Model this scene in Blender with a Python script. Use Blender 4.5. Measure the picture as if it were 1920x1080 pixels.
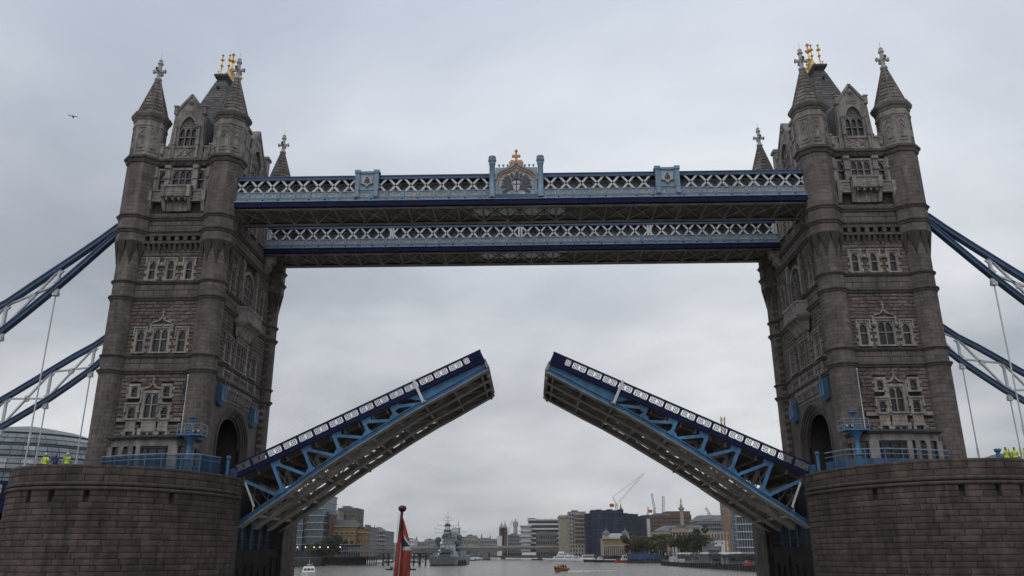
import bpy, bmesh, math, random
from mathutils import Vector, Matrix
random.seed(7)
PI = math.pi
R = math.radians
scn = bpy.context.scene
for o in list(bpy.data.objects):
    bpy.data.objects.remove(o)
COL = scn.collection

# ------------------------------------------------------------------ camera, sky, sun, exposure
CAM = Vector((0.921, -98.572, 6.0))
FPX, YAW, PITCH, ROLL = 1506.543, R(-1.166), R(18.359), R(-0.278)
FWD = Vector((math.sin(YAW) * math.cos(PITCH), math.cos(YAW) * math.cos(PITCH), math.sin(PITCH)))
RGT = Vector((math.cos(YAW), -math.sin(YAW), 0))
UPV = RGT.cross(FWD)
RG2 = math.cos(ROLL) * RGT + math.sin(ROLL) * UPV
UP2 = -math.sin(ROLL) * RGT + math.cos(ROLL) * UPV
cam_data = bpy.data.cameras.new("camera")
cam = bpy.data.objects.new("camera", cam_data)
COL.objects.link(cam)
m3 = Matrix((RG2, UP2, -FWD)).transposed()
cam.matrix_world = Matrix.Translation(CAM) @ m3.to_4x4()
cam_data.sensor_width = 36
cam_data.lens = FPX / 1920 * 36
cam_data.clip_start = 0.5
cam_data.clip_end = 20000
scn.camera = cam

SUN_EL, SUN_AZ = R(52), R(200)      # azimuth clockwise from +Y
world = bpy.data.worlds.new("World")
scn.world = world
world.use_nodes = True
nt = world.node_tree
nt.nodes.clear()


def wn(t, **k):
    n = nt.nodes.new(t)
    for a, b in k.items():
        setattr(n, a, b)
    return n


def ramp(n, stops):
    e = n.color_ramp.elements
    while len(e) < len(stops):
        e.new(0.5)
    for el, (p, c) in zip(e, stops):
        el.position = p
        el.color = (c[0], c[1], c[2], 1)


out = wn('ShaderNodeOutputWorld')
bg = wn('ShaderNodeBackground')
bg.inputs['Strength'].default_value = 0.118
sky = wn('ShaderNodeTexSky', sky_type='NISHITA')
sky.sun_disc = False
sky.sun_elevation = SUN_EL
sky.sun_rotation = SUN_AZ
tc = wn('ShaderNodeTexCoord')
sep = wn('ShaderNodeSeparateXYZ')
nt.links.new(tc.outputs['Generated'], sep.inputs[0])
zz = wn('ShaderNodeMath', operation='MAXIMUM')
nt.links.new(sep.outputs[2], zz.inputs[0])
zz.inputs[1].default_value = 0.0
zadd = wn('ShaderNodeMath', operation='ADD')
nt.links.new(zz.outputs[0], zadd.inputs[0])
zadd.inputs[1].default_value = 0.27
dx = wn('ShaderNodeMath', operation='DIVIDE')
dy = wn('ShaderNodeMath', operation='DIVIDE')
nt.links.new(sep.outputs[0], dx.inputs[0])
nt.links.new(zadd.outputs[0], dx.inputs[1])
nt.links.new(sep.outputs[1], dy.inputs[0])
nt.links.new(zadd.outputs[0], dy.inputs[1])
cmb = wn('ShaderNodeCombineXYZ')
nt.links.new(dx.outputs[0], cmb.inputs[0])
nt.links.new(dy.outputs[0], cmb.inputs[1])
cmb.inputs[2].default_value = 127.1
n1 = wn('ShaderNodeTexNoise')
n1.inputs['Scale'].default_value = 0.75
n1.inputs['Detail'].default_value = 10
n1.inputs['Roughness'].default_value = 0.53
n1.inputs['Distortion'].default_value = 0.25
nt.links.new(cmb.outputs[0], n1.inputs['Vector'])
r1 = wn('ShaderNodeValToRGB')
ramp(r1, [(0.33, (2.6, 2.75, 2.95)), (0.44, (3.9, 4.05, 4.3)), (0.55, (5.8, 5.9, 6.05)), (0.66, (8.1, 8.1, 8.05))])
nt.links.new(n1.outputs['Fac'], r1.inputs[0])
# thinner, bluer cloud patches
n2 = wn('ShaderNodeTexNoise')
n2.inputs['Scale'].default_value = 0.4
n2.inputs['Detail'].default_value = 3
nt.links.new(cmb.outputs[0], n2.inputs['Vector'])
r2_ = wn('ShaderNodeValToRGB')
ramp(r2_, [(0.36, (0.3, 0.3, 0.3)), (0.6, (1, 1, 1))])
nt.links.new(n2.outputs['Fac'], r2_.inputs[0])
thin = wn('ShaderNodeMath', operation='MULTIPLY')
nt.links.new(r2_.outputs[0], thin.inputs[0])
# the cloud sheet is thinner, so bluer, higher up
elev = wn('ShaderNodeMapRange')
nt.links.new(zz.outputs[0], elev.inputs[0])
elev.inputs[1].default_value = 0.18
elev.inputs[2].default_value = 0.65
elev.inputs[3].default_value = 0.0
elev.inputs[4].default_value = 0.55
nt.links.new(elev.outputs[0], thin.inputs[1])
mx = wn('ShaderNodeMixRGB')
nt.links.new(thin.outputs[0], mx.inputs[0])
nt.links.new(r1.outputs[0], mx.inputs[1])
mx.inputs[2].default_value = (5.2, 6.1, 7.6, 1)
mx2 = wn('ShaderNodeMixRGB')
mx2.inputs[0].default_value = 0.08
nt.links.new(mx.outputs[0], mx2.inputs[1])
nt.links.new(sky.outputs[0], mx2.inputs[2])
nt.links.new(mx2.outputs[0], bg.inputs['Color'])
nt.links.new(bg.outputs[0], out.inputs['Surface'])

sd = bpy.data.lights.new("sun", 'SUN')
sd.energy = 0.5
sd.angle = R(25)
sd.color = (1, 0.96, 0.9)
sun = bpy.data.objects.new("sun", sd)
COL.objects.link(sun)
sdir = Vector((math.sin(SUN_AZ) * math.cos(SUN_EL), math.cos(SUN_AZ) * math.cos(SUN_EL), math.sin(SUN_EL)))
sun.rotation_euler = sdir.to_track_quat('Z', 'Y').to_euler()
scn.view_settings.view_transform = 'Standard'
scn.view_settings.look = 'None'
scn.view_settings.gamma = 1
scn.view_settings.use_curve_mapping = False
scn.view_settings.exposure = 0.0
scn.render.engine = 'CYCLES'


# ------------------------------------------------------------------ helpers
def at(u, v, Y):
    """point on the photo ray (1920x1080 pixels) at world depth Y"""
    a = FWD * FPX + RG2 * (u - 960) + UP2 * (540 - v)
    return CAM + a * ((Y - CAM.y) / a.y)


class MB:
    def __init__(s, T=None):
        s.v, s.f, s.T = [], [], T

    def add(s, pts, faces):
        n = len(s.v)
        if s.T:
            pts = [s.T(*p) for p in pts]
        s.v += [tuple(p) for p in pts]
        s.f += [tuple(i + n for i in f) for f in faces]
        return s

    def box(s, x0, x1, y0, y1, z0, z1):
        return s.add([(x0, y0, z0), (x1, y0, z0), (x1, y1, z0), (x0, y1, z0), (x0, y0, z1), (x1, y0, z1), (x1, y1, z1), (x0, y1, z1)],
                     [(0, 3, 2, 1), (4, 5, 6, 7), (0, 1, 5, 4), (1, 2, 6, 5), (2, 3, 7, 6), (3, 0, 4, 7)])

    def taper(s, x0, x1, y0, y1, z0, X0, X1, Y0, Y1, z1):
        return s.add([(x0, y0, z0), (x1, y0, z0), (x1, y1, z0), (x0, y1, z0), (X0, Y0, z1), (X1, Y0, z1), (X1, Y1, z1), (X0, Y1, z1)],
                     [(0, 3, 2, 1), (4, 5, 6, 7), (0, 1, 5, 4), (1, 2, 6, 5), (2, 3, 7, 6), (3, 0, 4, 7)])

    def bar(s, p, q, w, h, up=(0, 0, 1)):
        p, q, up = Vector(p), Vector(q), Vector(up)
        d = (q - p).normalized()
        a = d.cross(up)
        if a.length < 1e-4:
            a = d.cross(Vector((1, 0, 0)))
        a.normalize()
        b = a.cross(d)
        a *= w / 2
        b *= h / 2
        return s.add([p - a - b, p + a - b, p + a + b, p - a + b, q - a - b, q + a - b, q + a + b, q - a + b],
                     [(0, 3, 2, 1), (4, 5, 6, 7), (0, 1, 5, 4), (1, 2, 6, 5), (2, 3, 7, 6), (3, 0, 4, 7)])

    def prism(s, pts, axis, a, b):
        n = len(pts)
        if axis == 'y':
            P = [(x, a, z) for x, z in pts] + [(x, b, z) for x, z in pts]
        elif axis == 'x':
            P = [(a, y, z) for y, z in pts] + [(b, y, z) for y, z in pts]
        else:
            P = [(x, y, a) for x, y in pts] + [(x, y, b) for x, y in pts]
        F = [tuple(range(n)), tuple(range(2 * n - 1, n - 1, -1))]
        F += [(i, i + n, (i + 1) % n + n, (i + 1) % n) for i in range(n)]
        return s.add(P, F)

    def strip(s, pts, w, axis, a, b):
        """a band of width w along an open 2D polyline, extruded a..b"""
        n = len(pts)
        o, i_ = [], []
        for k, p in enumerate(pts):
            p0, p1 = pts[max(0, k - 1)], pts[min(n - 1, k + 1)]
            dx_, dz_ = p1[0] - p0[0], p1[1] - p0[1]
            L = math.hypot(dx_, dz_) or 1
            nx, nz = -dz_ / L * w / 2, dx_ / L * w / 2
            o.append((p[0] + nx, p[1] + nz))
            i_.append((p[0] - nx, p[1] - nz))

        def P3(p, d):
            return (p[0], d, p[1]) if axis == 'y' else ((d, p[0], p[1]) if axis == 'x' else (p[0], p[1], d))
        V = [P3(p, a) for p in o] + [P3(p, a) for p in i_] + [P3(p, b) for p in o] + [P3(p, b) for p in i_]
        F = []
        for k in range(n - 1):
            F += [(k, k + 1, n + k + 1, n + k), (2 * n + k, 3 * n + k, 3 * n + k + 1, 2 * n + k + 1),
                  (k, 2 * n + k, 2 * n + k + 1, k + 1), (n + k, n + k + 1, 3 * n + k + 1, 3 * n + k)]
        F += [(0, n, 3 * n, 2 * n), (n - 1, 3 * n - 1, 4 * n - 1, 2 * n - 1)]
        return s.add(V, F)

    def lathe(s, prof, cx=0, cy=0, n=16, rot=0.0, a0=0, a1=2 * PI):
        full = abs(a1 - a0 - 2 * PI) < 1e-6
        m = n if full else n + 1
        V, F = [], []
        for r, z in prof:
            for k in range(m):
                a = a0 + (a1 - a0) * k / n + rot
                V.append((cx + r * math.cos(a), cy + r * math.sin(a), z))
        for j in range(len(prof) - 1):
            for k in range(n):
                k2 = (k + 1) % m
                F.append((j * m + k, j * m + k2, (j + 1) * m + k2, (j + 1) * m + k))
        if full:
            if prof[0][0] > 1e-6:
                F.append(tuple(range(m - 1, -1, -1)))
            if prof[-1][0] > 1e-6:
                F.append(tuple((len(prof) - 1) * m + k for k in range(m)))
        return s.add(V, F)

    def tube(s, pts, r, n=6, r1=None):
        pts = [Vector(p) for p in pts]
        V, F = [], []
        N = len(pts)
        for i, p in enumerate(pts):
            d = (pts[min(i + 1, N - 1)] - pts[max(i - 1, 0)]).normalized()
            a = d.cross(Vector((0, 0, 1)))
            if a.length < 1e-3:
                a = d.cross(Vector((1, 0, 0)))
            a.normalize()
            b = d.cross(a)
            rr = r if r1 is None else r + (r1 - r) * i / max(1, N - 1)
            for k in range(n):
                t = 2 * PI * k / n
                V.append(p + a * rr * math.cos(t) + b * rr * math.sin(t))
        for i in range(N - 1):
            for k in range(n):
                F.append((i * n + k, i * n + (k + 1) % n, (i + 1) * n + (k + 1) % n, (i + 1) * n + k))
        F += [tuple(range(n - 1, -1, -1)), tuple((N - 1) * n + k for k in range(n))]
        return s.add(V, F)

    def ball(s, c, rx, ry=None, rz=None, n=8, m=6):
        ry = ry or rx
        rz = rz or rx
        V, F = [(c[0], c[1], c[2] - rz)], []
        for j in range(1, m):
            t = -PI / 2 + PI * j / m
            for k in range(n):
                a = 2 * PI * k / n
                V.append((c[0] + rx * math.cos(t) * math.cos(a), c[1] + ry * math.cos(t) * math.sin(a), c[2] + rz * math.sin(t)))
        V.append((c[0], c[1], c[2] + rz))
        for k in range(n):
            F.append((0, 1 + (k + 1) % n, 1 + k))
        for j in range(m - 2):
            for k in range(n):
                F.append((1 + j * n + k, 1 + j * n + (k + 1) % n, 1 + (j + 1) * n + (k + 1) % n, 1 + (j + 1) * n + k))
        e = len(V) - 1
        for k in range(n):
            F.append((e, 1 + (m - 2) * n + k, 1 + (m - 2) * n + (k + 1) % n))
        return s.add(V, F)


M = 1                                  # +1 builds the south side, -1 its mirror image across the river
XT = 41.1
ORG = {}                               # design origin of every thing and part


def W(u, y, z):
    return Vector((M * (u - XT), y, z))


def tag(o, label=None, cat=None, group=None, kind=None):
    if label:
        o['label'] = label
    if cat:
        o['category'] = cat
    if group:
        o['group'] = group
    if kind:
        o['kind'] = kind
    return o


def root(name, u, y, z, label, cat, group=None):
    """an Empty at the base of a thing given in bridge coordinates (u counts from a tower's centre line to the river)"""
    o = bpy.data.objects.new(name, None)
    COL.objects.link(o)
    o.location = W(u, y, z)
    ORG[o] = (u, y, z)
    return tag(o, label, cat, group)


def fin(name, mb, mat, recalc=True, smooth=False):
    me = bpy.data.meshes.new(name)
    me.from_pydata(mb.v, [], mb.f)
    if recalc:
        b = bmesh.new()
        b.from_mesh(me)
        bmesh.ops.recalc_face_normals(b, faces=b.faces)
        b.to_mesh(me)
        b.free()
    if smooth:
        for p in me.polygons:
            p.use_smooth = True
        try:
            me.set_sharp_from_angle(angle=R(38))
        except Exception:
            pass
    me.materials.append(mat)
    return me


def link(name, me, parent=None, loc=(0, 0, 0), label=None, kind=None):
    o = bpy.data.objects.new(name, me)
    COL.objects.link(o)
    if parent:
        o.parent = parent
    o.location = loc
    return tag(o, label, None, None, kind)


def part(name, mb, mat, parent, recalc=True, smooth=False, label=None, kind=None):
    """a part whose vertices are in bridge coordinates"""
    u0, y0, z0 = ORG[parent]
    mb.v = [(M * (x - u0), y - y0, z - z0) for x, y, z in mb.v]
    o = link(name, fin(name, mb, mat, recalc, smooth), parent, (0, 0, 0), label, kind)
    ORG[o] = ORG[parent]
    return o


def put(name, me, parent, u, y, z, rz=0.0, label=None, sc=None):
    """a part that shares mesh data, placed at a point in bridge coordinates"""
    u0, y0, z0 = ORG[parent]
    o = link(name, me, parent, (M * (u - u0), y - y0, z - z0), label)
    if rz:
        o.rotation_euler.z = rz * M
    if sc:
        o.scale = sc
    ORG[o] = (u, y, z)
    return o


def thing(name, loc, label, cat, group=None, rz=0.0):
    o = bpy.data.objects.new(name, None)
    COL.objects.link(o)
    o.location = loc
    o.rotation_euler.z = rz
    return tag(o, label, cat, group)


def sub(name, mb, mat, parent, smooth=False, label=None, kind=None, recalc=True, loc=(0, 0, 0)):
    """a part whose vertices are local to its parent"""
    return link(name, fin(name, mb, mat, recalc, smooth), parent, loc, label, kind)


def wsub(name, mb, mat, parent, **k):
    """a part whose vertices are in world coordinates, under a thing that is not rotated"""
    L = parent.location
    if parent.parent:
        L = L + parent.parent.location
    mb.v = [(x - L.x, y - L.y, z - L.z) for x, y, z in mb.v]
    return sub(name, mb, mat, parent, **k)


# ------------------------------------------------------------------ materials
def mat(name, col, rough=0.8, metal=0.0, var=0.0, noise=0.0, nscale=1.0, bump=0.0, bscale=6.0, dirt=0.0, spec=None, c2=None, streak=0.0, emit=0.0):
    m = bpy.data.materials.new(name)
    m.use_nodes = True
    t = m.node_tree
    b = t.nodes['Principled BSDF']
    b.inputs['Roughness'].default_value = rough
    b.inputs['Metallic'].default_value = metal
    if spec is not None:
        b.inputs['Specular IOR Level'].default_value = spec
    if emit:
        b.inputs['Emission Color'].default_value = (*col, 1)
        b.inputs['Emission Strength'].default_value = emit
    N, L = t.nodes.new, t.links.new
    co = N('ShaderNodeTexCoord')
    geo = N('ShaderNodeNewGeometry')
    cur = N('ShaderNodeRGB')
    cur.outputs[0].default_value = (*col, 1)
    sock = cur.outputs[0]
    if noise or c2:
        n = N('ShaderNodeTexNoise')
        n.inputs['Scale'].default_value = nscale
        n.inputs['Detail'].default_value = 8
        n.inputs['Roughness'].default_value = 0.62
        L(geo.outputs['Position'], n.inputs['Vector'])
        cr = N('ShaderNodeValToRGB')
        lo = [max(0, c * (1 - noise)) for c in col]
        hi = c2 or [c * (1 + noise) for c in col]
        ramp(cr, [(0.32, lo), (0.68, hi)])
        L(n.outputs['Fac'], cr.inputs[0])
        sock = cr.outputs[0]
    if var:
        oi = N('ShaderNodeObjectInfo')
        ad = N('ShaderNodeMath')
        ad.operation = 'ADD'
        L(oi.outputs['Random'], ad.inputs[0])
        L(geo.outputs['Random Per Island'], ad.inputs[1])
        fr = N('ShaderNodeMath')
        fr.operation = 'FRACT'
        L(ad.outputs[0], fr.inputs[0])
        cr = N('ShaderNodeValToRGB')
        ramp(cr, [(0.0, (1 - var, 1 - var * 1.05, 1 - var * 1.08)), (0.45, (1, 0.985, 0.97)), (0.8, (1 + var * .35, 1 + var * .25, 1 + var * .2)), (1.0, (1 + var, 1 + var * .8, 1 + var * .7))])
        L(fr.outputs[0], cr.inputs[0])
        mm = N('ShaderNodeMixRGB')
        mm.blend_type = 'MULTIPLY'
        mm.inputs[0].default_value = 1
        L(sock, mm.inputs[1])
        L(cr.outputs[0], mm.inputs[2])
        sock = mm.outputs[0]
    for d, scl, lo, hi in ((streak, (1.3, 1.3, 0.16), .38, .6), (dirt, (.3, .3, .22), .36, .62)):
        if not d:
            continue
        n = N('ShaderNodeTexNoise')
        mp = N('ShaderNodeMapping')
        mp.inputs['Scale'].default_value = scl
        L(geo.outputs['Position'], mp.inputs[0])
        L(mp.outputs[0], n.inputs['Vector'])
        n.inputs['Scale'].default_value = 1.0
        n.inputs['Detail'].default_value = 6
        n.inputs['Roughness'].default_value = 0.6
        cr = N('ShaderNodeValToRGB')
        ramp(cr, [(lo, (1 - d, 1 - d, 1 - d * 0.96)), (hi, (1, 1, 1))])
        L(n.outputs['Fac'], cr.inputs[0])
        mm = N('ShaderNodeMixRGB')
        mm.blend_type = 'MULTIPLY'
        mm.inputs[0].default_value = 1
        L(sock, mm.inputs[1])
        L(cr.outputs[0], mm.inputs[2])
        sock = mm.outputs[0]
    L(sock, b.inputs['Base Color'])
    if bump:
        n = N('ShaderNodeTexNoise')
        n.inputs['Scale'].default_value = bscale
        n.inputs['Detail'].default_value = 6
        L(geo.outputs['Position'], n.inputs['Vector'])
        bp = N('ShaderNodeBump')
        bp.inputs['Strength'].default_value = bump
        bp.inputs['Distance'].default_value = 0.05
        L(n.outputs['Fac'], bp.inputs['Height'])
        L(bp.outputs[0], b.inputs['Normal'])
    return m


GRAN = mat('granite_ashlar', (0.182, 0.156, 0.14), 0.9, var=0.2, noise=0.22, nscale=0.9, bump=0.3, streak=0.28, dirt=0.28)
RUST = mat('granite_rock_faced', (0.185, 0.153, 0.134), 0.95, dirt=0.2, var=0.24, noise=0.3, nscale=2.5, bump=0.9, bscale=5, streak=0.25)
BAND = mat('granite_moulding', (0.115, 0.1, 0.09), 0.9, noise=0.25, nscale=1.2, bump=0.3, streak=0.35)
JOINT = mat('mortar_joint', (0.06, 0.052, 0.047), 0.95, noise=0.3, nscale=2)
PALE = mat('pale_dressed_stone', (0.36, 0.325, 0.29), 0.9, noise=0.22, nscale=1.6, bump=0.4, streak=0.4)
PALE2 = mat('pale_upper_stone', (0.30, 0.275, 0.255), 0.9, var=0.12, noise=0.3, nscale=1.2, bump=0.4, streak=0.4)
FINST = mat('finial_stone', (0.42, 0.40, 0.39), 0.9, noise=0.25, nscale=3)
MESHB = mat('railing_mesh_blue', (0.035, 0.105, 0.205), 0.6, noise=0.3, nscale=1.5, streak=0.35)
DREL = mat('dark_relief_paint', (0.075, 0.075, 0.082), 0.6, noise=0.3, nscale=3)
SPIRE = mat('spire_stone', (0.19, 0.17, 0.155), 0.95, var=0.3, noise=0.35, nscale=1.5, bump=0.5, dirt=0.35)
SLATE = mat('roof_slate', (0.10, 0.098, 0.1), 0.75, var=0.4, noise=0.3, nscale=2, bump=0.3)
LEAD = mat('roof_lead', (0.05, 0.05, 0.056), 0.6, noise=0.3, nscale=2)
GOLD = mat('gilding', (0.66, 0.40, 0.11), 0.38, metal=1.0, noise=0.25, nscale=6)
GLASS = mat('window_glass', (0.022, 0.024, 0.028), 0.12, var=.5, noise=0.7, nscale=1.5)
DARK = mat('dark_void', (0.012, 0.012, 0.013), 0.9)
PIER = mat('pier_granite', (0.118, 0.090, 0.077), 0.88, dirt=0.35, var=0.26, noise=0.3, nscale=1.3, bump=0.5, bscale=4, streak=0.42)
PIERB = mat('pier_moulding', (0.10, 0.078, 0.068), 0.88, noise=0.3, nscale=1.3, bump=0.4, streak=0.4)
WET = mat('wet_pier_wall', (0.028, 0.024, 0.021), 0.9, spec=.2, noise=0.5, nscale=0.8, bump=0.4, streak=0.5)
LBLUE = mat('pale_blue_paint', (0.215, 0.32, 0.425), 0.5, noise=0.14, nscale=1.5, streak=0.22)
TBLUE = mat('turquoise_blue_paint', (0.065, 0.21, 0.40), 0.5, noise=0.25, nscale=1.2, dirt=0.35, streak=.25)
RBLUE = mat('railing_blue_paint', (0.05, 0.15, 0.29), 0.5, noise=0.15, nscale=1.5, dirt=0.2)
CBLUE = mat('chain_blue_paint', (0.055, 0.105, 0.205), 0.45, noise=0.2, nscale=0.8, dirt=0.3)
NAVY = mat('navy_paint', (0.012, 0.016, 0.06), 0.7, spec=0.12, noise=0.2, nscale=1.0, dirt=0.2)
WHITE = mat('white_paint', (0.66, 0.68, 0.70), 0.55, noise=0.12, nscale=2, dirt=0.22)
LATT = mat('railing_lattice_paint', (0.19, 0.20, 0.23), 0.6)
LGREY = mat('light_grey_panel', (0.44, 0.46, 0.48), 0.6, noise=0.2, nscale=3, dirt=0.25)
STEELG = mat('grey_girder_paint', (0.46, 0.425, 0.395), 0.7, noise=0.3, nscale=1.0, dirt=0.4)
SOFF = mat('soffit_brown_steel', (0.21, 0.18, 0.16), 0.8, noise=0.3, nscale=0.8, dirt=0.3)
ORNG = mat('orange_gilt_paint', (0.62, 0.27, 0.07), 0.5, noise=0.2, nscale=5)
RUSTC = mat('rust_red_paint', (0.26, 0.07, 0.05), 0.7)
ASPH = mat('asphalt', (0.05, 0.05, 0.05), 0.95, noise=0.2, nscale=3)
PAVE = mat('pier_paving', (0.18, 0.165, 0.15), 0.95, noise=0.25, nscale=1)
CHBLUE = mat('shaded_girder_blue', (0.05, 0.09, 0.14), 0.6, noise=0.3, nscale=1.5, streak=0.5)  # girder blue dulled and darkened: the chamber's shade is put into the colour
BLACK = mat('black_paint', (0.015, 0.015, 0.016), 0.5)
# ------------------------------------------------------------------ shared masonry pieces
rng = random.Random(11)


def unit_stone(seed, rock):
    r = random.Random(seed)
    mb = MB()
    j = (lambda s: r.uniform(-s, s)) if rock else (lambda s: 0)
    V = [(-.5, .5, -.5), (.5, .5, -.5), (.5, .5, .5), (-.5, .5, .5)]
    V += [(-.5, -.25, -.5), (.5, -.25, -.5), (.5, -.25, .5), (-.5, -.25, .5)]
    i1, i2 = (.06, .13) if rock else (.02, .05)
    V += [(-.5 + i1, -.42 + j(.12), -.5 + i2), (.5 - i1, -.42 + j(.12), -.5 + i2), (.5 - i1, -.42 + j(.12), .5 - i2), (-.5 + i1, -.42 + j(.12), .5 - i2)]
    V += [(j(.2), -.5 + j(.14), j(.15))]
    F = [(0, 1, 2, 3)]
    for a, b in ((0, 4), (4, 8)):
        for k in range(4):
            F.append((a + k, a + (k + 1) % 4, b + (k + 1) % 4, b + k))
    F += [(8 + k, 8 + (k + 1) % 4, 12) for k in range(4)]
    return mb.add(V, F)


def stone_meshes(m, rock, n=6):
    return [fin('stone', unit_stone(k * 13 + 5, rock), m) for k in range(n)]


ROCKS = stone_meshes(RUST, True)
BLOCKS = stone_meshes(PIER, False, 3)


def lay(a0, a1, z0, z1, course, ln, holes, jit=0.3):
    """rows of (a, z, width, height) that leave the holes free"""
    res, z, row = [], z0, 0
    n = max(1, round((z1 - z0) / course))
    h = (z1 - z0) / n
    for row in range(n):
        zl, zh = z0 + row * h, z0 + (row + 1) * h
        free = [(a0, a1)]
        for ha, hb, hz0, hz1 in holes:
            if zh > hz0 + .02 and zl < hz1 - .02:
                nf = []
                for p, q in free:
                    if hb <= p or ha >= q:
                        nf.append((p, q))
                    else:
                        if ha - p > .12:
                            nf.append((p, ha))
                        if q - hb > .12:
                            nf.append((hb, q))
                free = nf
        for p, q in free:
            x = p - (ln * .5 * (row % 2) if q - p > 2 * ln else 0)
            while x < q - .05:
                w = ln * rng.uniform(1 - jit, 1 + jit)
                xa, xb = max(p, x), min(q, x + w)
                if q - xb < .3:
                    xb = q
                if xb - xa > .08:
                    res.append(((xa + xb) / 2, (zl + zh) / 2, xb - xa, h))
                x = xb if xb == q else x + w
    return res


def stones_joined(T, rows, depth, rock, gap=.028):
    mb = MB(T)
    base = unit_stone(3, rock)
    for a, z, w, h in rows:
        if rock:
            base = unit_stone(rng.randint(0, 30), True)
        mb.add([(a + x * (w - gap), -depth / 2 - y * depth, z + zz_ * (h - gap)) for x, y, zz_ in base.v], base.f)
    return mb


def arch(w, zs, rise, n=8, ca=0.0):
    """pointed or round arch outline from the left springing over the top to the right"""
    if rise <= w / 2 + 1e-3:
        return [(ca - w / 2 * math.cos(PI * k / (2 * n)), zs + rise * math.sin(PI * k / (2 * n))) for k in range(2 * n + 1)]
    r = (w * w / 4 + rise * rise) / w
    c = -w / 2 + r
    t1 = math.atan2(rise, -c)
    L = [(ca + c + r * math.cos(PI + (t1 - PI) * k / n), zs + r * math.sin(PI + (t1 - PI) * k / n)) for k in range(n + 1)]
    return L + [(2 * ca - x, z) for x, z in reversed(L[:-1])]


WCACHE = {}


def window_meshes(w, h, lights=1, fw=.28, quoin=True, hood=False, transom=True, arched=True, sill=True, m=PALE):
    key = (w, h, lights, fw, quoin, hood, transom, arched, sill, m.name)
    if key in WCACHE:
        return WCACHE[key]
    f = MB()
    for s in (-1, 1):
        f.box(min(s * w / 2, s * (w / 2 + fw)), max(s * w / 2, s * (w / 2 + fw)), -.10, .30, 0, h)
        if quoin:
            k, z = 0, 0.0
            while z < h - .2:
                if k % 2 == 0:
                    a, b = s * (w / 2 + fw + .002), s * (w / 2 + fw + .24)
                    f.box(min(a, b), max(a, b), -.07, .25, z + .01, min(h, z + .36))
                z += .38
                k += 1
    f.box(-w / 2 - fw, w / 2 + fw, -.12, .30, h + .002, h + fw)
    if sill:
        f.box(-w / 2 - fw - .1, w / 2 + fw + .1, -.2, .30, -.18, -.002)
    lw = w / lights
    mu = MB()
    for k in range(1, lights):
        x = -w / 2 + k * lw
        mu.box(x - .065, x + .065, 0.0, .2, 0, h)
    tr = MB()
    if transom:
        (tr if lights == 1 else mu).box(-w / 2, w / 2, .03, .18, h * .52, h * .52 + .1)
    if arched:
        for k in range(lights):
            ca = -w / 2 + (k + .5) * lw
            ww = lw - (.13 if lights > 1 else .02)
            rise = min(ww * .75, h * .3)
            zs = h - rise - .1
            A = arch(ww, zs, rise, 5, ca)
            mu.prism(A + [(ca + lw / 2, zs), (ca + lw / 2, h), (ca - lw / 2, h), (ca - lw / 2, zs)], 'y', .05, .19)
    if not transom and lights == 1 and arched:
        tr.box(-w / 2, w / 2, .06, .14, h * .3, h * .3 + .05)
    if hood:
        f.box(-w / 2 - fw - .16, w / 2 + fw + .16, -.26, -.05, h + fw + .002, h + fw + .16)
        for s in (-1, 1):
            a, b = s * (w / 2 + fw + .003), s * (w / 2 + fw + .16)
            f.box(min(a, b), max(a, b), -.24, -.02, h + fw - .75, h + fw - .002)
            f.ball((s * (w / 2 + fw + .12), -.16, h + fw - .85), .15, n=6, m=4)
    g = MB().box(-w / 2, w / 2, .21, .24, 0, h)
    WCACHE[key] = (fin('window', f, m), fin('mullion', mu, m) if mu.v else None, fin('glazing', g, GLASS, False), fin('transom', tr, m) if tr.v else None)
    return WCACHE[key]


def window(parent, u, y, z, rz=0.0, **k):
    a, b, c, e = window_meshes(**k)
    o = put('window', a, parent, u, y, z, rz)
    link('glazing', c, o)
    if b:
        link('mullion', b, o)
    if e:
        link('transom', e, o)
    return o


def finial(mb, a, b, z, s=1.0):
    """small carved cross finial standing on a wall (a along, b out)"""
    mb.box(a - .09 * s, a + .09 * s, b, b + .2 * s, z, z + 1.5 * s)
    mb.box(a - .34 * s, a + .34 * s, b + .01, b + .19 * s, z + .95 * s, z + 1.14 * s)
    mb.box(a - .2 * s, a + .2 * s, b + .005, b + .24 * s, z + .5 * s, z + .66 * s)
    mb.ball((a, b + .1 * s, z + 1.6 * s), .15 * s, n=6, m=4)
    for sg in (-1, 1):
        strip_ab(mb, [(a + sg * .1 * s, z + .45 * s), (a + sg * .2 * s, z + .2 * s), (a + sg * .55 * s, z)], .14 * s, b, b + .16 * s)


def ogee(mb, a, z, half, rise, wd, b0, b1):
    """ogee drip mould: a strip in (a, z), thick from b0 to b1"""
    for s in (-1, 1):
        P = [(a + s * half, z), (a + s * half * .75, z + rise * .12), (a + s * half * .4, z + rise * .26), (a + s * half * .18, z + rise * .5), (a, z + rise)]
        strip_ab(mb, P, wd, b0, b1)


def strip_ab(mb, P, wd, b0, b1):
    t = MB()
    t.strip(P, wd, 'y', b0, b1)
    mb.add(t.v, t.f)


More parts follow.
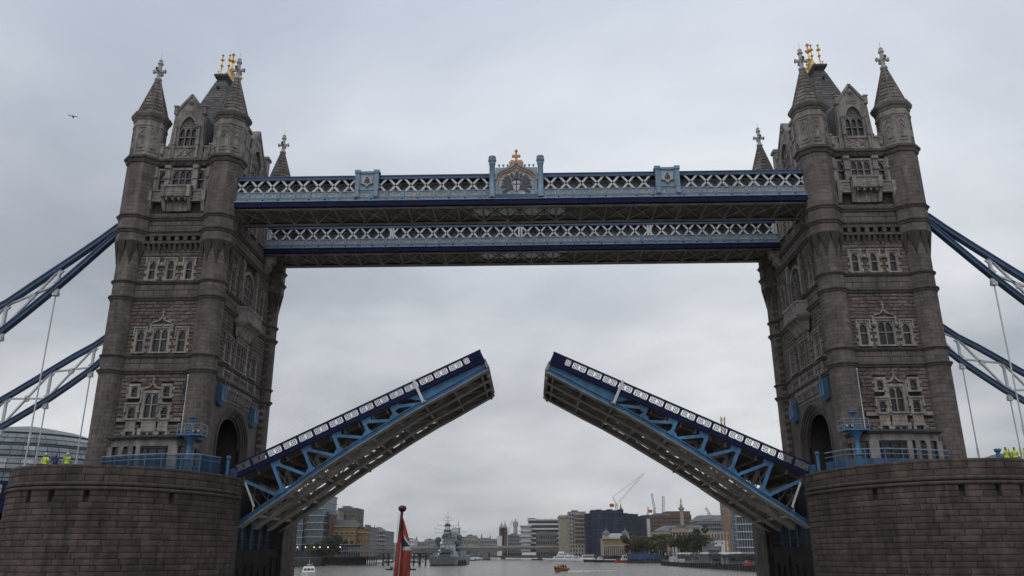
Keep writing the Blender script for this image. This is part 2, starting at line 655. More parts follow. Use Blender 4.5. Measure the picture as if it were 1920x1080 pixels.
def carve(mb, a0, a1, z0, z1, b, d, seed=0, cell=.28):
    """low relief carving: a lively field of small lobes and stems on a panel"""
    r = random.Random(seed)
    na, nz = max(1, int((a1 - a0) / cell)), max(1, int((z1 - z0) / cell))
    for i in range(na):
        for j in range(nz):
            a = a0 + (i + .5) * (a1 - a0) / na + r.uniform(-.05, .05)
            z = z0 + (j + .5) * (z1 - z0) / nz + r.uniform(-.05, .05)
            s = cell * r.uniform(.28, .5)
            mb.add([(a - s, b, z), (a, b, z - s), (a + s, b, z), (a, b, z + s), (a + r.uniform(-s, s) * .4, b + d * r.uniform(.5, 1), z)], [(0, 1, 4), (1, 2, 4), (2, 3, 4), (3, 0, 4)])


# ------------------------------------------------------------------ the two gothic towers
YT, DX = 9.97, 5.12
RS, RO = 1.47, 1.98
HW = 10.5                     # front wall plane
UW = 5.62                     # side wall plane
BANDS = [(25.48, 26.08, .30), (27.35, 27.72, .24), (34.12, 34.74, .30), (36.18, 36.55, .24), (42.35, 43.02, .30), (44.2, 44.78, .30)]


def band_mesh(z0, z1, d, octo, bold=False):
    mb = MB()
    h = z1 - z0
    prof = [(0, z0), (d * .35, z0 + h * .08), (d * .55, z0 + h * .42), (d, z0 + h * .55), (d, z0 + h * .8), (d * .1, z1)]
    n = 8 if octo else 20
    r0 = RO if octo else RS
    rot = PI / 8 if octo else 0
    for su in (-1, 1):
        for sy in (-1, 1):
            mb.lathe([(r0 - .3, z0)] + [(r0 + b, z) for b, z in prof] + [(r0 - .3, z1)], su * DX, sy * YT, n, rot)
    pr = [(b, z) for b, z in prof] + [(-.3, z1), (-.3, z0)]
    a = 3.9
    for s in (-1, 1):
        mb.prism([(s * (HW + b), z) for b, z in pr], 'x', -a, a)
        A = [(s * (UW + b), z) for b, z in pr]
        mb.prism(A, 'y', -8.8, 8.8)
    return mb


def turret(parent, su, sy, ashlar):
    u, y = su * DX, sy * YT
    mb = MB()
    mb.lathe([(RS - .05, 13.4), (RS - .05, 41.4)], u, y, 20)
    if not ashlar:
        mb.lathe([(RS, 13.4), (RS, 41.4)], u, y, 20)
    # broaches that turn the round shaft into an octagon
    for k in range(8):
        a = PI / 8 + k * PI / 4
        ap = RO * math.cos(PI / 8)
        def P(r, t, z):
            return (u + r * math.cos(t), y + r * math.sin(t), z)
        mb.add([P(RS - .02, a, 38.3), P(ap, a - PI / 8, 41.35), P(RO, a, 41.35), P(ap, a + PI / 8, 41.35), P(RS - .3, a, 41.35),
                P(RS + .04, a - .16, 39.4), P(RS + .04, a + .16, 39.4), P(RS + .16, a, 39.4)],
               [(0, 7, 5), (0, 6, 7), (5, 7, 2, 1), (7, 6, 3, 2), (1, 2, 3, 4), (0, 5, 4), (5, 1, 4), (0, 4, 6), (6, 4, 3)])
    mb.lathe([(RO - .04 if ashlar else RO, 41.35), (RO - .04 if ashlar else RO, 52.5)], u, y, 8, PI / 8)
    t = part('turret', mb, JOINT if ashlar else GRAN, parent)
    if ashlar:
        sb = MB()
        H = .465
        n = int((41.35 - 13.5) / H)
        H = (41.35 - 13.5) / n
        for k in range(n):
            z0, z1 = 13.5 + k * H + .012, 13.5 + (k + 1) * H - .012
            rr = RS
            nb = 8
            ph = (k % 2) * PI / nb + rng.uniform(-.06, .06)
            for b in range(nb):
                a0, a1 = ph + b * 2 * PI / nb + .01, ph + (b + 1) * 2 * PI / nb - .01
                am = (a0 + a1) / 2
                if sy * math.sin(am) < -.75 and abs(math.cos(am)) < .5:
                    continue
                sb.lathe([(rr - .06, z0), (rr, z0), (rr, z1), (rr - .06, z1)], u, y, 3, 0, a0, a1)
        n = int((52.5 - 41.35) / H)
        H = (52.5 - 41.35) / n
        ap = RO * math.cos(PI / 8)
        half = RO * math.sin(PI / 8)
        for k in range(n):
            z0, z1 = 41.35 + k * H + .012, 41.35 + (k + 1) * H - .012
            for f in range(8):
                a = f * PI / 4
                cs, sn = math.cos(a), math.sin(a)
                cut = rng.uniform(-.35, .35)
                for p, q in ((-half, cut), (cut + .015, half)):
                    V = []
                    for d in (ap - .1, ap + .004):
                        e = 1 if d > ap else (ap - .1) / ap
                        for tt, zz_ in ((p * e, z0), (q * e, z0), (q * e, z1), (p * e, z1)):
                            V.append((u + d * cs - tt * sn, y + d * sn + tt * cs, zz_))
                    sb.add(V, [(4, 5, 6, 7), (0, 1, 5, 4), (1, 2, 6, 5), (2, 3, 7, 6), (3, 0, 4, 7)])
        part('ashlar', sb, GRAN, t, recalc=False, kind='stuff')
    # upper octagon with carved panels
    mb = MB()
    mb.lathe([(1.96, 52.5), (1.96, 56.5), (2.05, 56.55), (2.05, 56.75), (1.98, 56.8), (1.98, 57.6)], u, y, 8, PI / 8)
    part('turret_head', mb, PALE2, t)
    pb = MB()
    ap = 1.96 * math.cos(PI / 8)
    for f in range(8):
        a = f * PI / 4
        cs, sn = math.cos(a), math.sin(a)
        pb.T = lambda p, b, z, cs=cs, sn=sn: (u + (ap + b) * cs - p * sn, y + (ap + b) * sn + p * cs, z)
        for x in (-.5, .5):
            pb.box(x - .05, x + .05, -.02, .07, 53.1, 56.2)
        pb.box(-.55, .55, -.02, .08, 53.0, 53.1)
        pb.box(-.55, .55, -.02, .08, 56.2, 56.32)
        strip_ab(pb, arch(.9, 55.0, .8, 4), .09, -.02, .08)
        strip_ab(pb, arch(.5, 54.7, .45, 4), .07, -.02, .1)
        pb.box(-.3, .3, -.02, .12, 53.45, 53.6)
        carve(pb, -.4, .4, 55.75, 56.15, 0, .1, f)
    part('carved_panel', pb, PALE2, t)
    mb = MB()
    mb.lathe([(1.9, 57.3), (2.08, 57.4), (2.1, 57.62), (2.28, 57.8), (2.4, 58.1), (2.4, 58.3), (2.0, 58.5), (1.6, 58.6)], u, y, 8, PI / 8)
    for k in range(24):
        a = 2 * PI * k / 24
        r = 2.2 * math.cos(PI / 8) / math.cos((a + PI / 8) % (PI / 4) - PI / 8)
        mb.ball((u + r * math.cos(a), y + r * math.sin(a), 58.38), .17, n=5, m=4)
    part('turret_cornice', mb, SPIRE, t)
    sb = MB()
    N = 10
    zA, zB, rA, rB = 58.5, 64.0, 1.86, .27
    sb.lathe([(rA - .12, zA), (rB - .06, zB)], u, y, 8, PI / 8)
    for k in range(N):
        z0, z1 = zA + (zB - zA) * k / N, zA + (zB - zA) * (k + 1) / N
        r0, r1 = rA + (rB - rA) * k / N + .06, rA + (rB - rA) * (k + 1) / N - .01
        for f in range(8):
            a0, a1 = PI / 8 + f * PI / 4 + .015, PI / 8 + (f + 1) * PI / 4 - .015
            am = (a0 + a1) / 2 + rng.uniform(-.12, .12)
            for p, q in (((a0, am), (am + .02, a1)) if k < N - 4 else ((a0, a1),)):
                def Q(r, t, z):
                    e = r * math.cos(PI / 8) / math.cos((t - PI / 8) % (PI / 4) - PI / 8)
                    return (u + e * math.cos(t), y + e * math.sin(t), z)
                sb.add([Q(r0, p, z0 + .05), Q(r0, q, z0 + .05), Q(r1, q, z1), Q(r1, p, z1), Q(r0 - .12, p, z0 + .02), Q(r0 - .12, q, z0 + .02)],
                       [(0, 1, 2, 3), (4, 5, 1, 0)])
    for f in range(8):
        a = PI / 8 + f * PI / 4
        sb.bar((u + (rA + .05) * math.cos(a), y + (rA + .05) * math.sin(a), zA), (u + (rB + .02) * math.cos(a), y + (rB + .02) * math.sin(a), zB), .13, .13)
    part('spire', sb, SPIRE, t, recalc=False)
    mb = MB()
    mb.lathe([(.3, 63.9), (.45, 64.0), (.47, 64.2), (.33, 64.35), (.27, 64.5), (.24, 66.2), (.22, 66.3), (.36, 66.42), (.36, 66.55), (.24, 66.7), (.27, 66.95), (.16, 67.1), (.02, 67.15)], u, y, 10)
    for c, d in (((1, 0), .82), ((0, 1), .82)):
        for s in (-1, 1):
            p = Vector((u + c[0] * s * .1, y + c[1] * s * .1, 65.35))
            q = Vector((u + c[0] * s * d, y + c[1] * s * d, 65.35))
            mb.bar(p, q, .24, .3)
            mb.bar(p + (q - p) * .72, q, .34, .44)
    mb.tube([(u, y, 67.1), (u, y, 68.0)], .025, 4)
    part('finial_cross', mb, FINST, t, smooth=False)
    return t


def gable(parent, T, hw, z0, zsh, zap, ww, wz0, wz1, wap, lights, dorm, seed):
    """a carved stone gable with a traceried window, in wall coordinates (a, out, z)"""
    g = MB(T)
    def pr(P, b0, b1):
        t = MB()
        t.prism(P, 'y', b0, b1)
        g.add(t.v, t.f)
    outl = [(-hw, z0), (-hw, zsh), (0, zap), (hw, zsh), (hw, z0)]
    pr(outl, -.9, -.42)
    for s in (-1, 1):
        pr([(s * ww / 2, z0 + 1.6), (s * hw, z0 + 1.6), (s * hw, wz1), (s * ww / 2, wz1)], -.42, 0)
    A = arch(ww, wz1, wap - wz1, 7)
    k = len(A) // 2
    pr(A[:k + 1] + [(0, zap), (-hw, zsh), (-hw, wz1)], -.42, 0)
    pr([(0, zap)] + A[k:] + [(hw, wz1), (hw, zsh)], -.42, 0)
    pr([(-hw, z0), (hw, z0), (hw, z0 + 1.6), (-hw, z0 + 1.6)], -.42, .02)
    o = part('gable', g, PALE2, parent)
    d = MB(T)
    strip_ab(d, A, .2, 0, .16)
    for s in (-1, 1):                                  # coping, shoulders and buttress shafts
        strip_ab(d, [(s * hw, zsh - .1), (0, zap)], .28, -.9, .14)
        d.box(min(s * (hw - .02), s * (hw + .42)), max(s * (hw - .02), s * (hw + .42)), -.7, .1, z0, z0 + 2.1)
        d.taper(min(s * (hw - .02), s * (hw + .3)), max(s * (hw - .02), s * (hw + .3)), -.6, .08, z0 + 2.1, min(s * (hw - .05), s * (hw + .1)), max(s * (hw - .05), s * (hw + .1)), -.6, .04, zsh - .5)
        d.box(s * hw - .22, s * hw + .22, -.35, .22, zsh - .45, zsh + .55)
        d.box(s * hw - .3, s * hw + .3, -.4, .3, zsh + .55, zsh + .72)
        d.box(s * (hw - .3) - .13, s * (hw - .3) + .13, 0, .25, z0 + .1, wz1)
        d.ball((s * (hw - .3), .2, wz1 + .1), .2, n=6, m=4)
        d.box(s * (hw - .3) - .2, s * (hw - .3) + .2, 0, .34, z0 + 1.9, z0 + 2.3)
    d.ball((0, .1, zap - 1.1), .3, n=6, m=4)
    carve(d, -hw * .4, hw * .4, wap + .15, wap + .85, 0, .16, seed)
    strip_ab(d, [(-ww / 2, z0 + .3), (0, z0 + 1.4), (ww / 2, z0 + .3)], .12, .02, .12)
    strip_ab(d, [(-ww / 2, z0 + 1.4), (0, z0 + .3), (ww / 2, z0 + 1.4)], .12, .02, .12)
    carve(d, -ww / 2, ww / 2, z0 + .3, z0 + 1.4, .02, .12, seed + 1, .35)
    for z in (z0 + .15, z0 + 1.55):
        d.box(-hw + .1, hw - .1, .02, .16, z - .07, z + .07)
    part('carving', d, PALE2, o, recalc=False)
    w = MB(T)
    lw = ww / lights
    for i in range(1, lights):
        w.box(-ww / 2 + i * lw - .06, -ww / 2 + i * lw + .06, -.32, -.12, wz0, wz1)
    w.box(-ww / 2, ww / 2, -.32, -.12, (wz0 + wz1) / 2 - .06, (wz0 + wz1) / 2 + .06)
    w.box(-ww / 2, ww / 2, -.40, -.08, wz1 - .02, wz1 + .14)
    w.box(-ww / 2 - .1, ww / 2 + .1, -.40, .12, wz0 - .15, wz0)
    for i in range(lights):
        ca = -ww / 2 + (i + .5) * lw
        t = MB()
        t.prism(arch(lw - .12, wz1 - lw * .8, lw * .7, 4, ca) + [(ca + lw / 2, wz1 - lw * .8), (ca + lw / 2, wz1), (ca - lw / 2, wz1), (ca - lw / 2, wz1 - lw * .8)], 'y', -.3, -.14)
        w.add(t.v, t.f)
    t = MB()
    t.prism(A, 'y', -.41, -.3)
    w.add(t.v, t.f)
    carve(w, -ww * .36, ww * .36, wz1 + .2, wap - .45, -.3, .22, seed + 2, .3)
    part('tracery', w, PALE2, o, recalc=False)
    gl = MB(T).box(-ww / 2, ww / 2, -.40, -.36, wz0, wz1 - .02)
    part('glazing', gl, GLASS, o)
    rf = MB(T)
    t = MB()
    t.prism([(-hw + .1, z0 + 1), (-hw + .1, zsh - .1), (0, zap - .15), (hw - .1, zsh - .1), (hw - .1, z0 + 1)], 'y', -dorm, -.9)
    rf.add(t.v, t.f)
    part('dormer_roof', rf, SLATE, parent)
    return o


def tower():
    lab = 'gothic granite bridge tower with four spires, ' + ('beside the rounded glass hall' if M > 0 else 'beside the grey tent-like roof')
    t = root('bridge_tower', 0, 0, 13.5, lab, 'tower', 'gothic towers of the drawbridge')
    # walls
    mb = MB()
    for s in (-1, 1):
        mb.box(-4.6, 4.6, min(s * 10.15, s * 9.4), max(s * 10.15, s * 9.4), 13.4, 52.6)
    mb.box(-UW + .02, -UW + .5, -9, 9, 13.4, 52.6)
    AW = arch(8.1, 18.6, 3.7, 10)
    mb.prism([(-9, 13.4), (-4.05, 13.4)] + AW + [(4.05, 13.4), (9, 13.4), (9, 52.6), (-9, 52.6)], 'x', UW - .75, UW - .35)
    mb.box(-UW + .5, UW - .75, -9, 9, 24.2, 24.8)
    mb.box(-UW + .5, UW - .75, -9.3, 9.3, 51.9, 52.5)
    for s in (-1, 1):                                   # the passage walls
        mb.box(-UW + .5, UW - .75, min(s * 4.3, s * 5), max(s * 4.3, s * 5), 13.4, 24.2)
    part('wall', mb, JOINT, t)
    fl = MB().box(-7, 7, -4.3, 4.3, 13.4, 13.52)
    part('road_deck', fl, ASPH, t)
    for z0, z1, d in BANDS:
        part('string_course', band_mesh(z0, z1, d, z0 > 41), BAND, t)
    c = band_mesh(51.45, 52.55, .46, True)
    for k in range(9):
        c.T = None
        c.ball((-4 + k, -HW - .3, 51.75), .16, n=5, m=4)
        c.ball((UW + .3, -8 + 2 * k, 51.75), .16, n=5, m=4)
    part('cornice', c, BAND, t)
    for su in (-1, 1):
        for sy in (-1, 1):
            turret(t, su, sy, not (su < 0 and sy > 0))

    FT = lambda a, b, c_: (a, -HW - b, c_)
    ST = lambda a, b, c_: (UW + b, a, c_)
    # ---------------- front face: windows, then stones around them
    holes = []

    def fw(a, z, w, h, **k):
        window(t, a, -HW, z, 0, w=w, h=h, **k)
        f = k.get('fw', .28)
        holes.append((a - w / 2 - f - .02, a + w / 2 + f + .02, z - .18, z + h + f))
    # ground storey
    for a in (-2.0, 1.62):
        fw(a - .08, 22.9, .72, 1.2, fw=.28, transom=False, hood=False, quoin=True)
    fw(-.02, 20.55, 1.45, 2.75, lights=2, fw=.34, transom=True)
    for a in (-2.0, 1.62):
        fw(a - .05, 20.5, .8, 1.3, fw=.26, hood=True, transom=False)
        fw(a - .05, 18.0, .8, 1.05, fw=.26, arched=False, transom=False, quoin=True)
    fw(-.02, 18.0, 1.45, 1.05, lights=2, fw=.34, transom=False)
    # second storey
    fw(-2.3, 28.05, .82, 2.55, fw=.24, hood=True)
    fw(.02, 28.05, 1.65, 2.75, lights=2, fw=.26, hood=True)
    fw(2.5, 28.05, .82, 2.55, fw=.24, hood=True)
    # third storey
    for a in (-2.05, .12, 2.3):
        fw(a, 36.75, .74, 2.3, fw=.26, hood=True)
    # fourth storey
    for a in (-2.4, 2.35):
        fw(a, 48.3, .78, 2.5, fw=.3, quoin=False, m=PALE2)
    fw(0, 48.4, 2.3, 2.5, lights=3, fw=.3, quoin=False, m=PALE2)
    for a in (-1.72, 1.72):                            # pilasters beside the central window
        d = MB(FT)
        d.box(a - .28, a + .28, 0, .35, 48.2, 51.4)
        d.box(a - .36, a + .36, 0, .5, 49.6, 49.9)
        d.box(a - .36, a + .36, 0, .55, 51.0, 51.4)
        part('pilaster', d, PALE2, t)
        holes.append((a - .3, a + .3, 48.0, 51.5))
    for a in (-3.2, 3.15):
        d = MB(FT)
        d.box(a - .16, a + .16, 0, .25, 48.1, 51.3)
        d.ball((a, .25, 49.9), .24, n=6, m=4)
        part('colonnette', d, PALE2, t)
        holes.append((a - .18, a + .18, 48.0, 51.4))
    # balcony
    b = MB(FT)
    b.taper(-1.95, 1.6, -.1, .75, 46.95, -1.95, 1.6, -.1, .95, 47.1)
    b.box(-1.9, 1.55, .7, .92, 47.1, 48.3)
    for s in (-1.9, 1.37):
        b.box(s, s + .18, 0, .7, 47.1, 48.3)
    b.box(-2.05, 1.7, 0, 1.05, 48.3, 48.52)
    for a in (-1.9, 1.2):
        b.box(a - .02, a + .4, .92, 1.06, 47.0, 48.3)
        b.taper(a, a + .35, -.05, .1, 45.5, a, a + .35, -.05, .75, 46.95)
    for k in range(4):
        b.box(-1.35 + k * .75, -1.15 + k * .75, -.05, .8, 46.65, 46.95)
    b.box(-1.5, 1.2, -.3, -.02, 45.5, 46.9)
    for k in range(5):
        b.box(-1.4 + k * .6, -1.3 + k * .6, -.02, .08, 45.6, 46.6)
    for a0, a1 in ((-3.55, -2.05), (1.7, 3.25)):
        b.box(a0, a1, -.05, .32, 46.75, 47.95)
        b.box(a0 - .1, a1, -.05, .45, 46.6, 46.75)
        b.box(a0 - .1, a1, -.05, .42, 47.95, 48.12)
    for a in (-3.5, 3.0):
        b.box(a - .25, a + .28, -.05, .55, 46.7, 48.1)
        b.taper(a - .18, a + .2, -.05, .12, 45.4, a - .22, a + .25, -.05, .5, 46.7)
    carve(b, -1.45, 1.1, 47.2, 48.2, .93, .12, 4, .3)
    carve(b, -3.2, -2.1, 46.9, 47.8, .33, .1, 5, .3)
    carve(b, 1.75, 2.7, 46.9, 47.8, .33, .1, 6, .3)
    part('balcony', b, PALE2, t, recalc=False)
    holes.append((-3.8, 3.6, 45.4, 48.3))
    # machicolated band under the third string course
    c = MB(FT)
    c.box(-3.75, 3.75, -.05, .45, 41.15, 41.42)
    c.box(-3.75, 3.75, -.05, .3, 41.42, 41.52)
    for k in range(12):
        a = -3.45 + k * .627
        c.taper(a - .16, a + .16, -.05, .06, 40.35, a - .16, a + .16, -.05, .4, 41.15)
    for k in range(8):
        a = -3.5 + k * 1.0
        c.box(a - .24, a + .24, -.05, .38, 41.52, 42.1)
    c.box(-3.75, 3.75, -.05, .42, 42.1, 42.35)
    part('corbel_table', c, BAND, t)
    holes.append((-4, 4, 41.1, 42.4))
    # pale dressings: band courses, aprons, drip moulds and finials
    for a0, a1 in ((-3.66, -2.52), (-1.5, -.78), (.74, 1.1), (2.12, 3.5)):
        part('band_course', MB(FT).box(a0, a1, -.2, .05, 20.15, 20.58), PALE, t)
    for a, w_ in ((-2.05, 1.1), (-.02, 1.6), (1.57, 1.1)):
        p = MB(FT).box(a - w_ / 2, a + w_ / 2, -.2, .04, 19.25, 20.3)
        carve(p, a - w_ / 2 + .1, a + w_ / 2 - .1, 19.4, 20.25, .04, .12, int(a * 9), .3)
        part('carved_apron', p, PALE, t, recalc=False)
    p = MB(FT)
    ogee(p, -.02, 23.75, 1.15, .75, .16, .02, .22)
    for s in (-1, 1):
        p.box(-.02 + s * 1.15 - .08, -.02 + s * 1.15 + .08, 0, .2, 22.3, 23.75)
        p.ball((-.02 + s * 1.22, .15, 22.2), .17, n=6, m=4)
    finial(p, -.02, .02, 24.2, .68)
    part('drip_mould', p, PALE, t, recalc=False)
    p = MB(FT)
    ogee(p, .02, 31.5, 1.1, .7, .14, .02, .2)
    finial(p, .02, .02, 31.95, .72)
    part('drip_mould', p, PALE, t, recalc=False)
    for a in (-1.2, 1.3):
        p = MB(FT).box(a - .1, a + .1, 0, .2, 30.6, 31.4)
        p.ball((a, .2, 30.4), .25, n=6, m=4)
        part('carved_head', p, PALE, t)
    for a in (-.97, 1.2):
        p = MB(FT).ball((a, .12, 38.55), .26, .2, .2, n=6, m=4)
        p.box(a - .45, a + .45, 0, .13, 38.7, 38.84)
        part('carved_head', p, PALE, t)
    holes += [(-3.7, 3.6, 20.13, 20.6), (-2.6, -1.5, 19.2, 20.3), (-.82, .78, 19.2, 20.3), (1.0, 2.12, 19.2, 20.3)]
    # rock-faced courses: the lowest three hundred are single stones, the rest one mass
    rows = []
    for z0, z1 in ((17.6, 25.48), (27.72, 34.12), (36.55, 42.35), (44.78, 51.45)):
        rows += lay(-3.78, 3.78, z0, z1, .43, 1.05, holes)
    rows.sort(key=lambda r: r[1])
    single = [r for r in rows if r[1] < 34.2][:300]
    for i, (a, z, w_, h) in enumerate(single):
        put('stone', ROCKS[i % 6], t, a, -HW + .17, z, 0, None, (w_ - .025, .36, h - .025))
    rest = [r for r in rows if r not in single]
    part('stonework', stones_joined(FT, rest, .36, True), RUST, t, recalc=False, kind='stuff')
    sm = []
    for z0, z1 in ((13.5, 17.6), (26.08, 27.35), (34.74, 36.18), (43.02, 44.2)):
        sm += lay(-3.85, 3.85, z0, z1, .6, 1.5, [])
    part('smooth_ashlar', stones_joined(FT, sm, .34, False, .02), GRAN, t, recalc=False, kind='stuff')
    # ---------------- front parapet and gable
    q = MB(FT)
    q.box(-3.4, 3.4, -.6, -.1, 52.5, 53.35)
    for s in (-1, 1):
        for a, h in ((3.2, 54.35), (2.55, 54.0)):
            q.box(s * a - .3, s * a + .3, -.65, .05, 52.5, h)
            q.box(s * a - .4, s * a + .4, -.7, .15, h, h + .22)
        q.box(s * 2.9 - .16, s * 2.9 + .16, -.1, .25, 53.2, 54.1)
        q.ball((s * 2.9, .2, 53.1), .2, n=6, m=4)
    part('parapet', q, PALE2, t)
    gable(t, lambda a, b, c_: (a - .15, -HW + .1 - b, c_), 1.78, 52.5, 59.2, 61.55, 2.1, 54.3, 56.85, 58.5, 3, 6.5, 21)

    # ---------------- face towards the river opening
    sh = [(-6.1, 6.1, 13.4, 23.6)]

    def sw(a, z, w, h, **k):
        window(t, UW, a, z, PI / 2, w=w, h=h, **k)
        f = k.get('fw', .28)
        sh.append((a - w / 2 - f - .02, a + w / 2 + f + .02, z - .18, z + h + f))
    m = MB(ST)
    for k, (hwid, b0, b1) in enumerate(((4.2, -.75, -.5), (4.5, -.75, -.32), (4.8, -.75, -.16), (5.1, -.75, .02), (5.35, -.75, .14))):
        A = arch(hwid * 2, 18.6, 3.55 + (hwid - 4.2), 10)
        strip_ab(m, [(-hwid, 13.5)] + A + [(hwid, 13.5)], .3, b0, b1)
    part('arch_moulding', m, BAND, t)
    pb = MB(ST)
    A = arch(10.9, 18.6, 4.85, 10)
    k = len(A) // 2
    for P in ([(-8.6, 13.5), (-5.45, 13.5)] + A[:k + 1] + [(0, 25.45), (-8.6, 25.45)], [(0, 25.45)] + A[k:] + [(5.45, 13.5), (8.6, 13.5), (8.6, 25.45)]):
        tt = MB()
        tt.prism(P, 'y', -.36, 0)
        pb.add(tt.v, tt.f)
    part('spandrel_wall', pb, GRAN, t)
    d = MB(ST)
    for k in range(14):                                # carved frieze over the great arch
        a = -4.2 + k * .65
        d.taper(a - .15, a + .15, 0, .1, 24.2, a - .2, a + .2, 0, .4, 25.4)
        d.box(a - .12, a + .12, 0, .5, 24.9, 25.1)
    carve(d, -4.6, 4.6, 23.5, 24.9, 0, .3, 31, .42)
    for k in range(5):
        a = -5.6 + k * 2.8
        d.box(a - .14, a + .14, 0, .22, 26.08, 27.35)
    for a in (-4.2, -1.4, 1.4, 4.2):
        d.box(a - 1.1, a + 1.1, 0, .1, 26.15, 26.3)
        d.box(a - 1.1, a + 1.1, 0, .1, 27.1, 27.3)
        carve(d, a - 1.0, a + 1.0, 26.3, 27.1, 0, .22, int(a * 7), .36)
    part('carved_frieze', d, PALE2, t, recalc=False)
    for a in (-4.7, 4.7):
        sw(a, 28.1, 1.7, 2.9, lights=2, fw=.3, hood=True, m=PALE2)
    sw(0, 28.0, 3.6, 3.3, lights=4, fw=.35, hood=True, m=PALE2)
    for a in (-5.4, 5.4):
        sw(a, 36.8, 1.0, 3.1, lights=1, fw=.25, hood=True, m=PALE2)
    sw(-3.2, 46.5, 1.2, 3.2, lights=2, fw=.25, hood=True, m=PALE2)
    sw(0, 46.5, 1.4, 3.2, lights=2, fw=.25, hood=True, m=PALE2)
    sw(3.2, 46.5, 1.2, 3.2, lights=2, fw=.25, hood=True, m=PALE2)
    # tall arched window in the third storey
    aw = MB(ST)
    A = arch(4.0, 38.9, 2.2, 8)
    strip_ab(aw, [(-2.0, 36.7)] + A + [(2.0, 36.7)], .4, -.3, .12)
    for s in (-1, 1):
        aw.box(s * 2.55 - .2, s * 2.55 + .2, -.3, .35, 36.6, 41.6)
        aw.taper(s * 2.55 - .25, s * 2.55 + .25, 0, .4, 41.6, s * 2.55 - .05, s * 2.55 + .05, 0, .1, 42.2)
    for k in (-1, 0, 1):
        aw.box(k * 1.0 - .07, k * 1.0 + .07, -.3, -.05, 36.7, 40.6)
    for z in (37.8, 39.0):
        aw.box(-1.9, 1.9, -.3, -.08, z, z + .12)
    strip_ab(aw, arch(1.9, 39.0, 1.3, 5, -.98), .12, -.28, -.06)
    strip_ab(aw, arch(1.9, 39.0, 1.3, 5, .98), .12, -.28, -.06)
    o = part('arched_window', aw, PALE2, t)
    tt = MB()
    tt.prism([(-1.9, 36.7)] + arch(3.8, 38.9, 2.1, 8) + [(1.9, 36.7)], 'y', -.34, -.31)
    g = MB(ST)
    g.add(tt.v, tt.f)
    part('glazing', g, GLASS, o)
    sh += [(-2.85, 2.85, 36.5, 42.3)]
    # oriel balcony
    ob = MB(lambda a, b, c_: (UW + b, a, c_))
    prof = [(0.0, 31.9), (.35, 32.2), (.55, 32.8), (.75, 33.2), (1.25, 33.6), (1.45, 33.9), (1.45, 34.2), (1.3, 34.3), (1.3, 35.4), (1.42, 35.5), (1.42, 35.75), (1.2, 35.75), (1.2, 34.4), (0, 34.4)]
    V, F = [], []
    for b_, z in prof:
        w_ = 2.0 + b_ * .85
        V += [(-w_, -.1, z), (-w_ * .86, b_, z), (w_ * .86, b_, z), (w_, -.1, z)]
    for j in range(len(prof) - 1):
        for i in range(3):
            F.append((j * 4 + i, j * 4 + i + 1, j * 4 + 5 + i, j * 4 + 4 + i))
    ob.add(V, F)
    for k in range(9):
        ob.box(-2.4 + k * .6 - .12, -2.4 + k * .6 + .12, 1.0, 1.6, 33.6, 33.95)
    carve(ob, -2.4, 2.4, 34.45, 35.35, 1.3, .15, 77, .4)
    part('oriel_balcony', ob, PALE2, t, recalc=False)
    sh += [(-3.4, 3.4, 31.8, 36.2)]
    rows = []
    for z0, z1 in ((27.72, 34.12), (36.55, 42.35), (44.78, 51.45)):
        rows += lay(-8.7, 8.7, z0, z1, .43, 1.05, sh)
    part('side_stonework', stones_joined(ST, rows, .36, True), RUST, t, recalc=False, kind='stuff')
    sm = []
    for z0, z1 in ((26.08, 27.35), (34.74, 36.18), (43.02, 44.2)):
        sm += lay(-8.7, 8.7, z0, z1, .6, 1.5, [])
    part('smooth_ashlar', stones_joined(ST, sm, .34, False, .02), GRAN, t, recalc=False, kind='stuff')
    gable(t, lambda a, b, c_: (5.0 + b, a, c_), 2.9, 52.5, 58.6, 62.0, 3.2, 54.3, 57.0, 59.0, 4, 3.5, 51)
    for s in (-1, 1):
        fp = MB()
        fp.box(4.2, 5.2, s * 4.1 - .55, s * 4.1 + .55, 52.5, 59.6)
        fp.box(4.0, 5.4, s * 4.1 - .7, s * 4.1 + .7, 59.6, 60.0)
        fp.box(4.1, 5.3, s * 4.1 - .62, s * 4.1 + .62, 57.0, 57.3)
        part('chimney', fp, PALE2, t)
    # ---------------- roof
    rf = MB()
    N = 34
    for k in range(N):
        f0, f1 = k / N, (k + 1) / N
        L = lambda f, A_, B_: A_ + (B_ - A_) * f
        for sgn in (-1, 1):
            a, b = L(f0, 4.15, .72) + .04, L(f1, 4.15, .72)
            c0, c1 = L(f0, 8.6, 3.15), L(f1, 8.6, 3.15)
            z0, z1 = L(f0, 53.0, 68.1), L(f1, 53.0, 68.1)
            nn = max(2, int(c0 * 2 / 1.1))
            for i in range(nn):
                p, q = -1 + 2 * i / nn, -1 + 2 * (i + 1) / nn
                rf.add([(sgn * a, p * c0, z0), (sgn * a, q * c0, z0), (sgn * b, q * c1, z1), (sgn * b, p * c1, z1)], [(0, 1, 2, 3)])
            nn = max(2, int(a * 2 / .8))
            for i in range(nn):
                p, q = -1 + 2 * i / nn, -1 + 2 * (i + 1) / nn
                rf.add([(p * a, sgn * (c0 + .04), z0), (q * a, sgn * (c0 + .04), z0), (q * b, sgn * c1, z1), (p * b, sgn * c1, z1)], [(0, 1, 2, 3)])
    part('roof', rf, SLATE, t, recalc=False)
    lc = MB()
    lc.taper(-.75, .75, -3.2, 3.2, 68.0, -.62, .62, -3.0, 3.0, 68.5)
    lc.taper(-.62, .62, -3.0, 3.0, 68.5, -.95, .95, -3.4, 3.4, 69.0)
    lc.box(-.95, .95, -3.4, 3.4, 69.0, 69.3)
    for s in (-1, 1):
        lc.ball((0, s * 3.9, 66.9), .26, n=6, m=4)
    part('roof_cap', lc, LEAD, t)
    g = MB()
